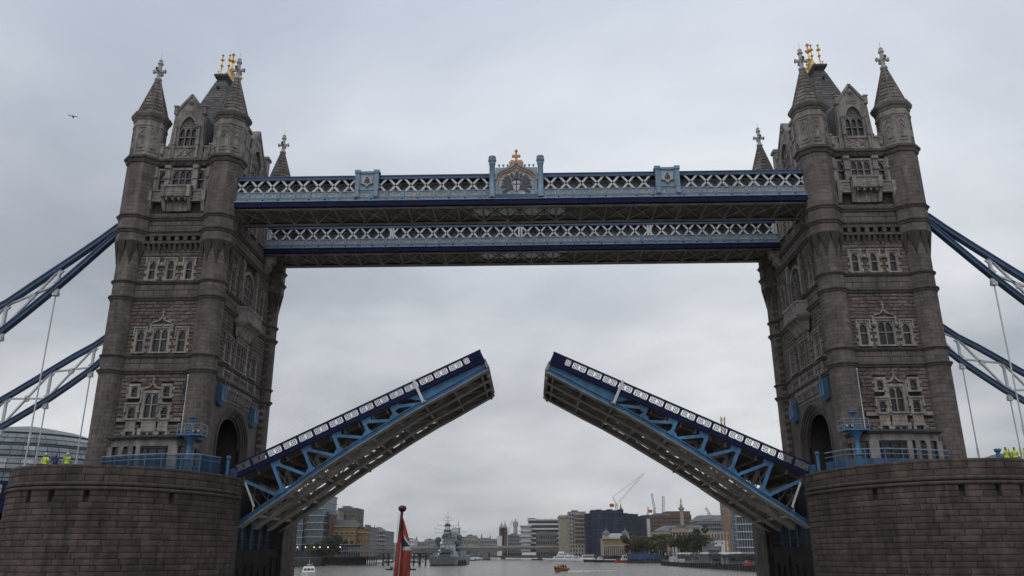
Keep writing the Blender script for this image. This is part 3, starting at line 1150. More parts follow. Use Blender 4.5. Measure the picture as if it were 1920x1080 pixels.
    def spike(u, y, z0, z1, s):
        g.lathe([(.2 * s, z0), (.26 * s, z0 + .3), (.1 * s, z0 + .5), (.12 * s, z0 + (z1 - z0) * .45), (.27 * s, z0 + (z1 - z0) * .5), (.1 * s, z0 + (z1 - z0) * .55), (.09 * s, z1 - .5 * s), (.22 * s, z1 - .3 * s), (.02, z1)], u, y, 8)
        h = z0 + (z1 - z0) * .76
        g.box(u - .34 * s, u + .34 * s, y - .09 * s, y + .09 * s, h - .12 * s, h + .12 * s)
        g.box(u - .09 * s, u + .09 * s, y - .34 * s, y + .34 * s, h - .12 * s, h + .12 * s)
    spike(0, 0, 69.3, 75.0, 1.25)
    for su in (-1, 1):
        for sy in (-1, 1):
            spike(su * .5, sy * 2.3, 69.3, 73.2, .85)
            g.bar((su * .5, sy * 2.1, 69.5), (0, sy * .4, 72.0), .09, .12)
        for k in range(9):
            g.tube([(su * .8, -2.4 + k * .6, 69.3), (su * .8, -2.4 + k * .6, 70.2)], .06, 5)
            g.ball((su * .8, -2.4 + k * .6, 70.3), .14, n=5, m=4)
    part('gilt_cresting', g, GOLD, t, recalc=True, smooth=True)
    return t


for M in (1, -1):
    tower()
# ------------------------------------------------------------------ the river piers
PW, PL = 10.75, 15.2            # half width of a pier, length of its rounded cutwater


def rim(s):
    """outline of the cutwater: s in 0..1 from the river side over the nose to the shore side -> (u, y, normal angle)"""
    t = PI * s
    c, n = math.cos(t), math.sin(t)
    e = 2 / 2.15
    u = PW * math.copysign(abs(c) ** e, c)
    y = -9.9 - PL * abs(n) ** e
    return u, y


RIM = []
L = 0.0
pu, py_ = rim(0)
for i in range(0, 1201):
    q, w_ = rim(i / 1200)
    L += math.hypot(q - pu, w_ - py_)
    pu, py_ = q, w_
    RIM.append((L, q, w_))
RIML = L


def rim_at(d):
    lo, hi = 0, 1200
    while hi - lo > 1:
        m = (lo + hi) // 2
        if RIM[m][0] < d:
            lo = m
        else:
            hi = m
    a, b = RIM[lo], RIM[hi]
    f = (d - a[0]) / max(1e-9, b[0] - a[0])
    return a[1] + (b[1] - a[1]) * f, a[2] + (b[2] - a[2]) * f


def rim_poly(off, n=48, y1=30.0):
    P = []
    for k in range(n + 1):
        u, y = rim(k / n)
        v = Vector((u / PW ** 2, (y + 9.9) / PL ** 2))
        v = v.normalized() if v.length > 0 else Vector((1, 0))
        P.append((u + v.x * off, y + v.y * off))
    return [(PW + off, -8.3)] + P + [(-PW - off, y1), (PW + off, y1)]


def pier():
    lab = 'brown granite river pier with rounded end carrying the tower ' + ('beside the rounded glass hall' if M > 0 else 'beside the grey tent-like roof')
    t = root('bridge_pier', 0, -12, 0, lab, 'pier', 'granite piers of the drawbridge')
    mb = MB()
    # core with the bascule chamber cut out on the river side
    def core(off, z0, z1):
        P = rim_poly(off)
        k = P[1:-2]
        mb.prism([(PW + off, -8.3)] + k + [(-PW - off, -8.3)], 'z', z0, z1)
        mb.box(-PW - off, 6.6, -8.3, 7.2, z0, z1)
        mb.prism([(x, -y_) for x, y_ in k] + [(-PW - off, 7.2), (PW + off, 7.2)], 'z', z0, z1)
    core(-.36, -2.5, 13.75)
    part('core', mb, JOINT, t)
    dk = MB()
    P = rim_poly(-.6)[1:-2]
    dk.prism([(PW - .6, -8.3)] + P + [(-PW + .6, -8.3)], 'z', 13.4, 13.5)
    # mouldings and coping
    mo = MB()
    for z0, z1, off in ((13.72, 13.98, .06), (12.16, 12.5, .16), (11.74, 12.06, .22)):
        n = 90
        prof = [(-.3, z0), (off * .6, z0), (off, z0 + (z1 - z0) * .35), (off, z0 + (z1 - z0) * .7), (off * .5, z1), (-.3, z1)]
        V, F = [], []
        for k in range(n + 1):
            u, y = rim(k / n)
            v = Vector((u / PW ** 2, (y + 9.9) / PL ** 2)).normalized()
            for o, z in prof:
                V.append((u + v.x * o, y + v.y * o, z))
        m = len(prof)
        for k in range(n):
            for j in range(m):
                F.append((k * m + j, k * m + (j + 1) % m, (k + 1) * m + (j + 1) % m, (k + 1) * m + j))
        mo.add(V, F)
    part('moulding', mo, PIERB, t)
    # drain openings under the moulding
    hol = []
    for x in (-3.4, -1.0, 2.1, 8.0):
        best = min(RIM, key=lambda r: abs(r[1] - x) + (0 if r[2] < -9.9 else 99))
        hol.append((best[0] - .26, best[0] + .26, 11.15, 11.72))
    ho = MB()
    for a, b, z0, z1 in hol:
        u, y = rim_at((a + b) / 2)
        v = Vector((u / PW ** 2, (y + 9.9) / PL ** 2)).normalized()
        tv = Vector((-v.y, v.x))
        pt = lambda s_, o, z: (u + tv.x * s_ + v.x * o, y + tv.y * s_ + v.y * o, z)
        ho.add([pt(-.3, -.35, z0), pt(.3, -.35, z0), pt(.3, -.35, z1), pt(-.3, -.35, z1)], [(0, 1, 2, 3)])
    part('drain_hole', ho, DARK, t, recalc=False)
    rows = []
    for z0, z1, c in ((12.5, 13.72, .61), (-1.2, 11.74, .54)):
        rows += lay(0.0, RIML, z0, z1, c, 1.65, hol)
    items = []
    for d, z, w_, h in rows:
        n = 1 if w_ < 1.2 else 2
        u0, y0 = rim_at(max(0, d - w_ / 2 + .009))
        u1, y1 = rim_at(min(RIML, d + w_ / 2 - .009))
        um, ym = rim_at(d)
        items.append((um, ym, z, math.atan2(y1 - y0, u1 - u0), math.hypot(u1 - u0, y1 - y0), h))
    # largest in the picture first: those facing the camera
    def rank(i):
        u, y, z, a, w_, h = i
        p = W(u, y, z)
        nrm = Vector((math.sin(a) * M, -math.cos(a), 0))
        if nrm.y > 0:
            nrm = -nrm
        v = (CAM - p)
        return -(nrm.dot(v.normalized()) * w_ * h / v.length_squared) if z > 1.2 and abs(p.x) < 57.0 else 0
    items.sort(key=rank)
    for k, (u, y, z, a, w_, h) in enumerate(items[:300]):
        o = put('stone', BLOCKS[k % 3], t, u - math.sin(a) * -.02, y, z, 0, None, (w_, .4, h - .014))
        a2 = a if math.cos(a) > 0 else a + PI
        nx, ny = math.sin(a2), -math.cos(a2)
        # the block's outer face lies on the outline
        o.location += Vector((M * -nx * .17, -ny * .17, 0)) + Vector((M * nx * rng.uniform(0, .025), ny * rng.uniform(0, .025), 0))
        o.rotation_euler.z = a2 * M
    sb = MB()
    base = unit_stone(3, False)
    for u, y, z, a, w_, h in items[300:]:
        a2 = a if math.cos(a) > 0 else a + PI
        cs, sn = math.cos(a2), math.sin(a2)
        V = []
        for x, b, c in base.v:
            X, Y_ = x * w_, b * .4 + .17
            V.append((u + X * cs - Y_ * sn, y + X * sn + Y_ * cs, z + c * (h - .014)))
        sb.add(V, base.f)
    # straight walls beside and behind the chamber
    for y0, y1, uu in ((7.2, 9.9, PW),):
        for d, z, w_, h in lay(y0, y1, -1.2, 13.7, .6, 1.5, []):
            sb.box(uu - .2, uu + .02, d - w_ / 2 + .015, d + w_ / 2 - .015, z - h / 2 + .015, z + h / 2 - .015)
    for d, z, w_, h in lay(0, RIML * .45, -1.2, 13.7, .6, 1.5, []):
        u0, y0 = rim_at(max(0, d - w_ / 2 + .009))
        u1, y1 = rim_at(d + w_ / 2 - .009)
        sb.add([(u0, -y0, z - h / 2 + .02), (u1, -y1, z - h / 2 + .02), (u1, -y1, z + h / 2 - .02), (u0, -y0, z + h / 2 - .02)], [(0, 1, 2, 3)])
    for d, z, w_, h in lay(-9.9, 9.9, -1.2, 13.7, .6, 1.5, []):
        sb.box(-PW - .02, -PW + .2, d - w_ / 2 + .015, d + w_ / 2 - .015, z - h / 2 + .015, z + h / 2 - .015)
    part('stonework', sb, PIER, t, recalc=False, kind='stuff')
    part('pier_deck', dk, PAVE, t)
    # inside of the bascule chamber
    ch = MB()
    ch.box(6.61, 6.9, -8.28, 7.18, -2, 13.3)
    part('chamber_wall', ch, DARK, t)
    lw = MB()
    lw.box(9.2, 10.4, -8.25, 7.15, -2, 6.7)
    part('chamber_sill', lw, WET, t)
    for k in range(5):
        y = -6.6 + k * 3.0
        g = MB().box(8.9, 9.25, y - .55, y + .55, 6.72, 9.9)
        g.box(8.8, 9.4, y + .55, y + .68, 6.72, 9.9)
        g.box(8.8, 9.4, y - .68, y - .55, 6.72, 9.9)
        part('chamber_girder', g, CHBLUE, t)
    r_ = MB()
    for z in (7.2, 7.75):
        r_.tube([(10.2, -8, z), (10.2, 7, z)], .03, 4)
    for k in range(12):
        y = -7.8 + k * 1.3
        r_.tube([(10.2, y, 6.7), (10.2, y, 7.75)], .03, 4)
    part('chamber_railing', r_, BLACK, t)
    for k in range(7):                                    # dock timbers and weed at the water line
        b = MB()
        b.box(10.42, 10.62, -7.6 + k * 2.3, -7.3 + k * 2.3, -1.5, 5.0 + rng.uniform(-.6, .9))
        part('fender_post', b, WET, t)
    return t


# ------------------------------------------------------------------ the raised bascule leaves
LA = R(25.34)
CA, SA = math.cos(LA), math.sin(LA)
LU, LZ, LK = 8.56, 15.39, 1.0


def leafmap(s, y, t):
    s *= LK
    return (LU + s * CA - t * SA, y, LZ + s * SA + t * CA)


CHORD = [(-1.2, -6.25), (0, -6.05), (1.5, -5.78), (4, -5.4), (8, -4.66), (11.6, -4.1), (15.3, -3.62), (18.8, -3.18), (22.1, -2.86), (25, -2.7), (30.55, -2.3)]


def chord_t(s):
    for (a, b), (c, d) in zip(CHORD, CHORD[1:]):
        if a <= s <= c:
            return b + (d - b) * (s - a) / (c - a)
    return CHORD[-1][1]


def leaf():
    lab = 'raised blue steel bascule leaf hinged at the pier ' + ('beside the rounded glass hall' if M > 0 else 'beside the grey tent-like roof')
    t = root('bascule_leaf', LU, 0, LZ, lab, 'drawbridge', 'raised bascule leaves')
    T = leafmap
    sv = [4.46, 8.17, 11.8, 15.45, 18.95]
    for gi, y in enumerate((-7.7, -2.6, 2.6, 7.7)):
        outer = gi == 0
        m = TBLUE if outer else STEELG
        g = MB(T)
        for (a, b), (c, d) in zip(CHORD, CHORD[1:]):
            p, q = (a, b), (c, d)
            P = [(a, b - .27), (c, d - .27), (c, d + .27), (a, b + .27)]
            tt = MB()
            tt.prism(P, 'y', y - .1, y + .1)
            g.add(tt.v, tt.f)
            for e in (-.27, .27):
                tt = MB()
                tt.prism([(a, b + e - .045), (c, d + e - .045), (c, d + e + .045), (a, b + e + .045)], 'y', y - .3, y + .3)
                g.add(tt.v, tt.f)
        tt = MB()
        tt.prism([(22.9, -2.8), (30.5, -2.3), (30.6, -1.45), (20.8, -1.45)], 'y', y - .06, y + .06)
        g.add(tt.v, tt.f)
        for s in sv:                                       # gussets
            c = chord_t(s)
            tt = MB()
            tt.prism([(s - .85, c + .1), (s + .55, c + .2), (s + .22, c + .8), (s - .18, c + .8), (s - .55, c + .6)], 'y', y - .13, y + .13)
            g.add(tt.v, tt.f)
            tt = MB()
            tt.prism([(s - .3, -1.5), (s + .95, -1.5), (s + .8, -2.1), (s + .1, -2.25), (s - .2, -2.25)], 'y', y - .125, y + .125)
            g.add(tt.v, tt.f)
        o = part('girder', g, m, t)
        cp = MB(T)                                          # wide plate under the inner length of the chord
        for (a, b), (c, d) in zip(CHORD, CHORD[1:]):
            tt = MB()
            tt.prism([(a, b - .38), (c, d - .38), (c, d - .32), (a, b - .32)], 'y', y - (.95 if a < 8 else .7), y + (.95 if a < 8 else .7))
            cp.add(tt.v, tt.f)
        part('chord_plate', cp, STEELG, o)
        for i, s in enumerate(sv):
            v = MB(T)
            v.bar((s, y, -1.5), (s, y, chord_t(s) + .1), .36, .42, (0, 1, 0))
            part('strut', v, m, o)
            v = MB(T)
            s0 = 1.0 if i == 0 else sv[i - 1] + .6
            v.bar((s0, y, -2.1), (s - .7, y, chord_t(s - .7) + .25), .33, .4, (0, 1, 0))
            part('diagonal', v, m, o)
        v = MB(T)
        v.bar((sv[-1] + .6, y, -1.9), (21.9, y, chord_t(21.9) + .2), .34, .36, (0, 1, 0))
        part('diagonal', v, m, o)
    # deck, fascia, parapets
    dk = MB(T)
    dk.box(-1.5, 30.6, -7.9, 7.9, -1.5, -1.22)
    part('deck', dk, SOFF, t)
    rs = MB(T).box(-1.0, 30.5, -5.5, 5.5, -1.218, -1.17)
    part('road_surface', rs, ASPH, t)
    bm = MB(T)
    for k in range(18):
        s = .9 + k * 1.74
        bm.box(s - .07, s + .07, -7.6, 7.6, -2.0, -1.503)
        bm.box(s - .2, s + .2, -7.6, 7.6, -2.06, -2.0)
    part('cross_beams', bm, SOFF, t)
    st = MB(T)
    for k in range(9):
        y = -6.4 + k * 1.6
        if min(abs(y - g) for g in (-7.7, -2.6, 2.6, 7.7)) > .4:
            st.box(.2, 30.2, y - .06, y + .06, -1.85, -1.505)
    part('stringers', st, SOFF, t)
    lb = MB(T)
    ss = [.6, 4.46, 8.17, 11.8, 15.45, 18.95, 22.4, 26.2, 29.8]
    for i, s in enumerate(ss):
        c = chord_t(s)
        lb.bar((s, -7.5, c - .1), (s, 7.5, c - .1), .22, .3)
        for y in (-7.7, -2.6, 2.6):                         # sway frames between the girders
            if s < 20:
                lb.bar((s, y, c + .2), (s, y + 5.1, -1.8), .12, .12)
                lb.bar((s, y, -1.8), (s, y + 5.1, c + .2), .12, .12)
        if i < len(ss) - 1:
            s2, c2 = ss[i + 1], chord_t(ss[i + 1])
            for y in (-7.7, -2.6, 2.6):
                if i % 2:
                    lb.bar((s, y, c - .1), (s2, y + 5.1, c2 - .1), .12, .1)
                else:
                    lb.bar((s, y + 5.1, c - .1), (s2, y, c2 - .1), .12, .1)
    part('lateral_bracing', lb, STEELG, t)
    ld = MB(T)
    for y0 in (-6.6, -4.2, -1.4, 1.0, 3.6, 5.6):
        for k in range(6):
            ld.bar((25.6 + k * .45, y0, -2.35), (25.6 + k * .45, y0 + 1.5, -2.35), .06, .06)
        for yy in (y0, y0 + 1.5):
            ld.bar((25.4, yy, -2.35), (28.1, yy, -2.35), .08, .08)
    part('maintenance_ladders', ld, STEELG, t)
    nb = MB(T)
    nb.box(30.6, 30.95, -7.9, 7.9, -2.25, -1.2)
    nb.box(30.45, 30.75, -7.6, 7.6, -2.62, -2.25)
    for y in (-6, 6):
        nb.box(30.3, 30.7, y - .15, y + .15, -3.0, -2.6)
    part('nose_beam', nb, STEELG, t)
    dr = MB(T)
    for s in (11.9, 30.2):
        dr.box(s - .12, s + .12, 7.9, 8.2, chord_t(s) - .55, chord_t(s) - .2)
    part('drain_spout', dr, BLACK, t)
    for y, f in ((-8.02, -1), (8.02, 1)):
        fa = MB(T)
        fa.box(-1.2, 30.75, y - .08, y + .08, -1.47, -.97)
        fa.box(-1.2, 30.8, y - .12, y + .12, -.97, -.935)
        fa.box(-1.2, 30.8, y - .18, y + .18, -1.52, -1.44)
        for k in range(33):
            s = -.2 + k * .94
            fa.box(s - .04, s + .04, y - .12, y + .12, -1.44, -.98)
        part('fascia', fa, NAVY, t)
        hr = MB(T)
        hr.box(-1.2, 30.85, y - .13, y + .13, -.2, 0.0)
        hr.box(30.45, 30.8, y - .12, y + .12, -1.2, -.15)
        part('handrail', hr, NAVY, t)
        pm = MB(T)
        pitch = 1.855
        x0 = .62
        pan = None
        for k in range(17):
            s = x0 + k * pitch
            po = MB(T)
            po.box(s - .15, s + .11, y - .12, y + .12, -.94, -.2)
            po.box(s - .09, s + .05, y - .16, y + .16, -.85, -.3)
            part('railing_post', po, NAVY, t)
            if k == 16:
                break
            yp = y + f * .09
            a, b = s + .115, s + pitch - .155
            if k == 15:
                b = a + .62
                po = MB(T)
                po.box(b + .005, 30.44, y - .115, y + .115, -.94, -.205)
                part('end_plate', po, NAVY, t)
            pn = MB(T)
            def sab(P, w_):
                tt = MB()
                tt.strip(P, w_, 'y', yp - .03, yp + .03)
                pn.add(tt.v, tt.f)
            pn.box(a, b, yp - .035, yp + .035, -.94, -.915)
            pn.box(a, b, yp - .035, yp + .035, -.225, -.2)
            n = 1 if k == 15 else 2
            wv = (b - a) / n
            for i in range(n):
                c = a + (i + .5) * wv
                sab([(c + .25 * math.cos(2 * PI * q / 12), -.57 + .25 * math.sin(2 * PI * q / 12)) for q in range(13)], .065)
                for sx in (1, -1):
                    sab([(c - wv / 2, -.57 - sx * .35), (c + wv / 2, -.57 + sx * .35)], .06)
            part('railing_panel', pn, LATT, t, recalc=False)
    ws = MB(T)
    ws.box(22.32, 22.62, -8.42, -8.18, -2.75, .05)
    ws.box(22.2, 22.75, -8.2, -7.6, -2.8, -2.68)
    part('white_strut', ws, WHITE, t)
    wb = MB(T)
    wb.box(.98, 1.16, -8.1, -7.95, -5.25, -2.4)
    part('white_bar', wb, WHITE, t)
    return t


# ------------------------------------------------------------------ things standing on the piers
def pier_things():
    side = 'nearest the glass hall' if M > 0 else 'nearest the tent roof'
    zd = 13.5
    # control cabin
    c = root('control_cabin', 0, -14, zd, 'low stone control cabin with dark windows at foot of tower ' + side, 'cabin', 'control cabins on the piers')
    F = [(-2.3, -11.5), (-2.3, -13.5), (1.1, -14.3), (5.0, -14.3), (6.2, -13.2), (6.2, -11.2)]
    w_ = MB()
    w_.prism(F, 'z', zd, 14.35)
    w_.prism(F, 'z', 17.0, 17.7)
    for i in range(4):
        a, b = F[i + 0], F[i + 1]
    posts = [(-2.3, -13.5), (-.95, -13.82), (.2, -14.09), (1.1, -14.3), (5.0, -14.3), (6.2, -13.2), (-2.3, -12.2), (4.5, -14.3)]
    for u, y in posts:
        w_.box(u - .24, u + .24, y - .1, y + .3, 14.35, 17.0)
    part('wall', w_, PALE2, c)
    g = MB()
    Fi = [(-2.1, -11.5), (-2.1, -13.3), (1.05, -14.05), (4.95, -14.05), (5.95, -13.1), (5.95, -11.2)]
    g.prism(Fi, 'z', 14.36, 16.99)
    part('glazing', g, GLASS, c)
    f = MB()
    for u in (2.0, 2.95, 3.9):
        f.box(u - .05, u + .05, -14.2, -14.05, 14.36, 16.99)
    f.box(1.1, 5.0, -14.22, -14.05, 16.75, 16.98)
    f.box(1.1, 5.0, -14.22, -14.05, 14.36, 14.5)
    part('window_bars', f, BLACK, c)
    d = MB()
    d.box(-.72, -.02, -14.02, -13.8, 14.0, 16.7)
    part('door', d, BLACK, c)
    r_ = MB()
    k = lambda o: [(x + (o if x > 0 else -o), y - o if y < -12 else y) for x, y in F]
    r_.prism(k(.25), 'z', 17.7, 17.86)
    r_.prism(k(.45), 'z', 17.86, 18.08)
    part('roof', r_, LEAD, c)
    # pot on the cabin roof
    # blue pier railing
    r = root('pier_railing', 3, -15.2, zd, ('tall blue mesh railing on the pier ' if M > 0 else 'low blue panelled railing on the pier ') + side, 'railing', 'blue railings on the piers')
    pts = [(-2.9, -13.8), (.8, -15.4), (4.6, -16.3), (8.3, -15.6), (9.2, -12.4)]
    hz = 15.95
    for (a, b), (a2, b2) in zip(pts, pts[1:]):
        n = max(2, round(math.hypot(a2 - a, b2 - b) / 1.9))
        for i in range(n):
            p = (a + (a2 - a) * i / n, b + (b2 - b) * i / n)
            q = (a + (a2 - a) * (i + 1) / n, b + (b2 - b) * (i + 1) / n)
            po = MB().tube([(p[0], p[1], zd), (p[0], p[1], hz + .05)], .06, 6)
            part('post', po, RBLUE, r)
            pn = MB()
            top = hz - .12 if M > 0 else hz - .95
            if M > 0:
                for e in range(15):
                    h_ = (e + .5) / 15
                    x_, y_ = p[0] + (q[0] - p[0]) * h_, p[1] + (q[1] - p[1]) * h_
                    pn.bar((x_, y_, zd + .1), (x_, y_, top), .075, .03, (q[0] - p[0], q[1] - p[1], 0))
                for z_ in (zd + .2, (zd + top) / 2, top - .05):
                    pn.bar((p[0], p[1], z_), (q[0], q[1], z_), .05, .07)
            else:
                pn.bar((p[0], p[1], (zd + .1 + top) / 2), (q[0], q[1], (zd + .1 + top) / 2), .04, top - zd - .1)
            part('panel', pn, MESHB, r)
            rl = MB()
            rl.bar((p[0], p[1], hz), (q[0], q[1], hz), .1, .1)
            rl.bar((p[0], p[1], hz - .5), (q[0], q[1], hz - .5), .06, .06)
            part('rail', rl, LBLUE, r)
    # signal mast
    s = root('signal_mast', 6.55, -14.6, zd, 'blue signal mast with railed platform and lamps, tower ' + side, 'signal', 'blue signal masts')
    u, y = 6.55, -14.6
    mm = MB()
    mm.lathe([(.42, zd), (.42, 14.4), (.3, 14.5), (.28, 15.4), (.38, 15.5), (.38, 15.75), (.26, 15.9), (.24, 16.9), (.3, 17.2), (.55, 17.6), (.7, 17.85), (.7, 17.9)], u, y, 12)
    part('column', mm, TBLUE, s, smooth=True)
    pl = MB()
    pl.box(u - 1.15, u + 1.45, y - .9, y + .9, 17.9, 18.08)
    part('platform', pl, TBLUE, s)
    rr = MB()
    for a in (-1.1, -.3, .5, 1.4):
        for b in (-.86, .86):
            rr.tube([(u + a, y + b, 18.08), (u + a, y + b, 19.1)], .03, 5)
    for z in (18.55, 19.1):
        rr.tube([(u - 1.1, y - .86, z), (u + 1.4, y - .86, z), (u + 1.4, y + .86, z), (u - 1.1, y + .86, z), (u - 1.1, y - .86, z)], .03, 5)
    part('railing', rr, LBLUE, s)
    tp = MB()
    tp.lathe([(.14, 18.08), (.12, 19.4), (.2, 19.5), (.16, 19.7), (.5, 19.8), (.5, 19.95), (.2, 20.0)], u + .05, y, 10)
    part('mast_head', tp, TBLUE, s)
    for a in (.55, 1.1):
        lm = MB()
        lm.lathe([(.05, -.2), (.24, -.12), (.27, .25), (.0, .2)], 0, 0, 10)
        lm.v = [(u + a + x, y - .55 - z, 18.42 + yy) for x, yy, z in lm.v]
        o = part('lamp', lm, BLACK, s)
        ln = MB().ball((u + a, y - .78, 18.42), .18, .05, .18, 8, 6)
        part('lens', ln, LGREY, o)
    # flagpole on the platform
    fl = root('flagpole', 5.65, -14.9, 18.08, 'white flagpole with furled dark flag, on platform of tower ' + side, 'flagpole', 'flagpoles on the signal platforms')
    p = MB().tube([(5.65, -14.9, 18.08), (5.65, -14.9, 24.3)], .055, 6, .035)
    p.ball((5.65, -14.9, 24.35), .1)
    part('pole', p, WHITE, fl)
    fg = MB()
    V, Fq = [], []
    for j in range(9):
        z = 24.0 - j * .32
        wv = .05 + .3 * math.sin(PI * min(1, j / 8 + .08)) * (.8 + .2 * math.sin(j * 2))
        V += [(5.62, -14.93, z), (5.62 - wv * .5, -14.93 - .12 * math.sin(j), z - .12), (5.62 - wv, -14.9 + .1 * math.cos(j * 1.3), z - .25)]
    for j in range(8):
        for i in range(2):
            Fq.append((j * 3 + i, j * 3 + i + 1, j * 3 + 4 + i, j * 3 + 3 + i))
    fg.add(V, Fq)
    part('flag', fg, mat('furled_flag' + str(M), (.03, .03, .05), .8, var=.2), fl, recalc=False)
    # second, smaller flag behind the leaf
    f2 = root('flagpole', 15.2, 11.0, 14.0, 'short black pole with pennant above the raised leaf ' + side, 'flagpole')
    # blue bollards, gates and boxes by the arch
    for k, (u, y) in enumerate(((9.5, -11.0),)):
        b = root('bollard', u, y, zd, 'blue cast bollard at the pier edge before the arch ' + side, 'bollard', 'blue bollards on the piers')
        bb = MB().lathe([(.3, zd), (.3, 14.1), (.2, 14.2), (.17, 15.9), (.26, 16.0), (.26, 16.2), (.12, 16.3)], u, y, 10)
        part('shaft', bb, RBLUE, b, smooth=True)
    gt = root('iron_gate', 9.6, -9.8, zd, 'small blue iron gate with curved bars before the arch ' + side, 'gate')
    gb = MB()
    for k in range(9):
        y = -10.6 + k * .25
        gb.tube([(9.7, y, zd), (9.7, y, 14.9 + .2 * math.sin(k / 8 * PI))], .03, 4)
    for z in (13.9, 14.75):
        gb.tube([(9.7, -10.7, z), (9.7, -8.5, z)], .035, 4)
    gb.tube([(9.7 + .0, -9.6 + .5 * math.cos(t * PI / 8), 14.35 + .5 * math.sin(t * PI / 8)) for t in range(17)], .04, 4)
    part('bars', gb, RBLUE, gt)
    # shore-side davit
    dv = root('davit', -6.6, -16.2, zd, ('blue davit with sloping boom on the pier ' if M > 0 else 'blue capped post with sloping boom on the pier ') + side, 'davit', 'blue davits on the piers')
    pb = MB().lathe([(.3, zd), (.22, 14.2), (.2, 15.5), (.34, 15.6), (.34, 15.8), (.1, 15.85)], -6.6, -16.2, 10)
    part('post', pb, RBLUE, dv, smooth=True)
    bo = MB().bar((-6.6, -16.2, 14.75), (-3.4, -14.4, 14.0), .14, .2)
    for k in range(5):
        f_ = k / 5
        bo.bar((-6.6 + 3.2 * f_, -16.2 + 1.8 * f_, 14.75 - .75 * f_), (-6.3 + 3.2 * f_, -16.0 + 1.8 * f_, 14.0), .06, .06)
    part('boom', bo, CBLUE, dv)
    # blue steel boxes on the arch wall
    for nm, y, z0, z1, lb in (('near', -5.7, 22.75, 25.2, 'on its left side' if M > 0 else 'on its right side'), ('far', 6.0, 22.0, 24.4, 'on its right side' if M > 0 else 'on its left side')):
        bx = root('equipment_box', UW, y, z0, 'blue steel box over the arch %s, tower %s' % (lb, side), 'box', 'blue boxes above the arches')
        q = MB()
        q.prism([(UW + .05, z0 + .3), (UW + .4, z0), (UW + .62, z0 + .5), (UW + .62, z1 - .25), (UW + .05, z1 + .2)], 'y', y - .85, y + .85)
        part('case', q, RBLUE, bx)
        q = MB()
        q.box(UW + .62, UW + .7, y - .9, y + .9, z1 - .35, z1 - .22)
        q.box(UW + .62, UW + .7, y - .9, y + .9, z0 + .5, z0 + .62)
        for yy in (-.87, 0, .8):
            q.box(UW + .62, UW + .69, y + yy, y + yy + .08, z0 + .62, z1 - .35)
        part('edging', q, CBLUE, bx)
        q = MB().tube([(UW + .4, y + .6, z1), (UW + .4, y + .6, z1 + .7)], .05, 5)
        part('spike', q, LBLUE, bx)
    # the short pole above the leaf
    p = MB().tube([(15.2, 11, 14.0), (15.2, 11, 20.4)], .05, 5)
    part('pole', p, BLACK, f2)
    p = MB().add([(15.15, 11, 20.1), (15.15, 11, 18.6), (14.0, 11.1, 18.0), (14.5, 10.9, 18.9), (13.4, 11.1, 17.3)], [(0, 1, 3), (1, 2, 3), (1, 4, 2)])
    part('flag', p, BLACK, f2, recalc=False)


for M in (1, -1):
    pier()
    if M < 0:                          # the north leaf stands a little lower and reaches a little further
        LU, LZ, LK = 8.65, 15.06, 1.02
        CA, SA = math.cos(R(24.8)), math.sin(R(24.8))
    leaf()
    pier_things()
# ------------------------------------------------------------------ high-level walkways (world coordinates: x along the bridge)
M = 1


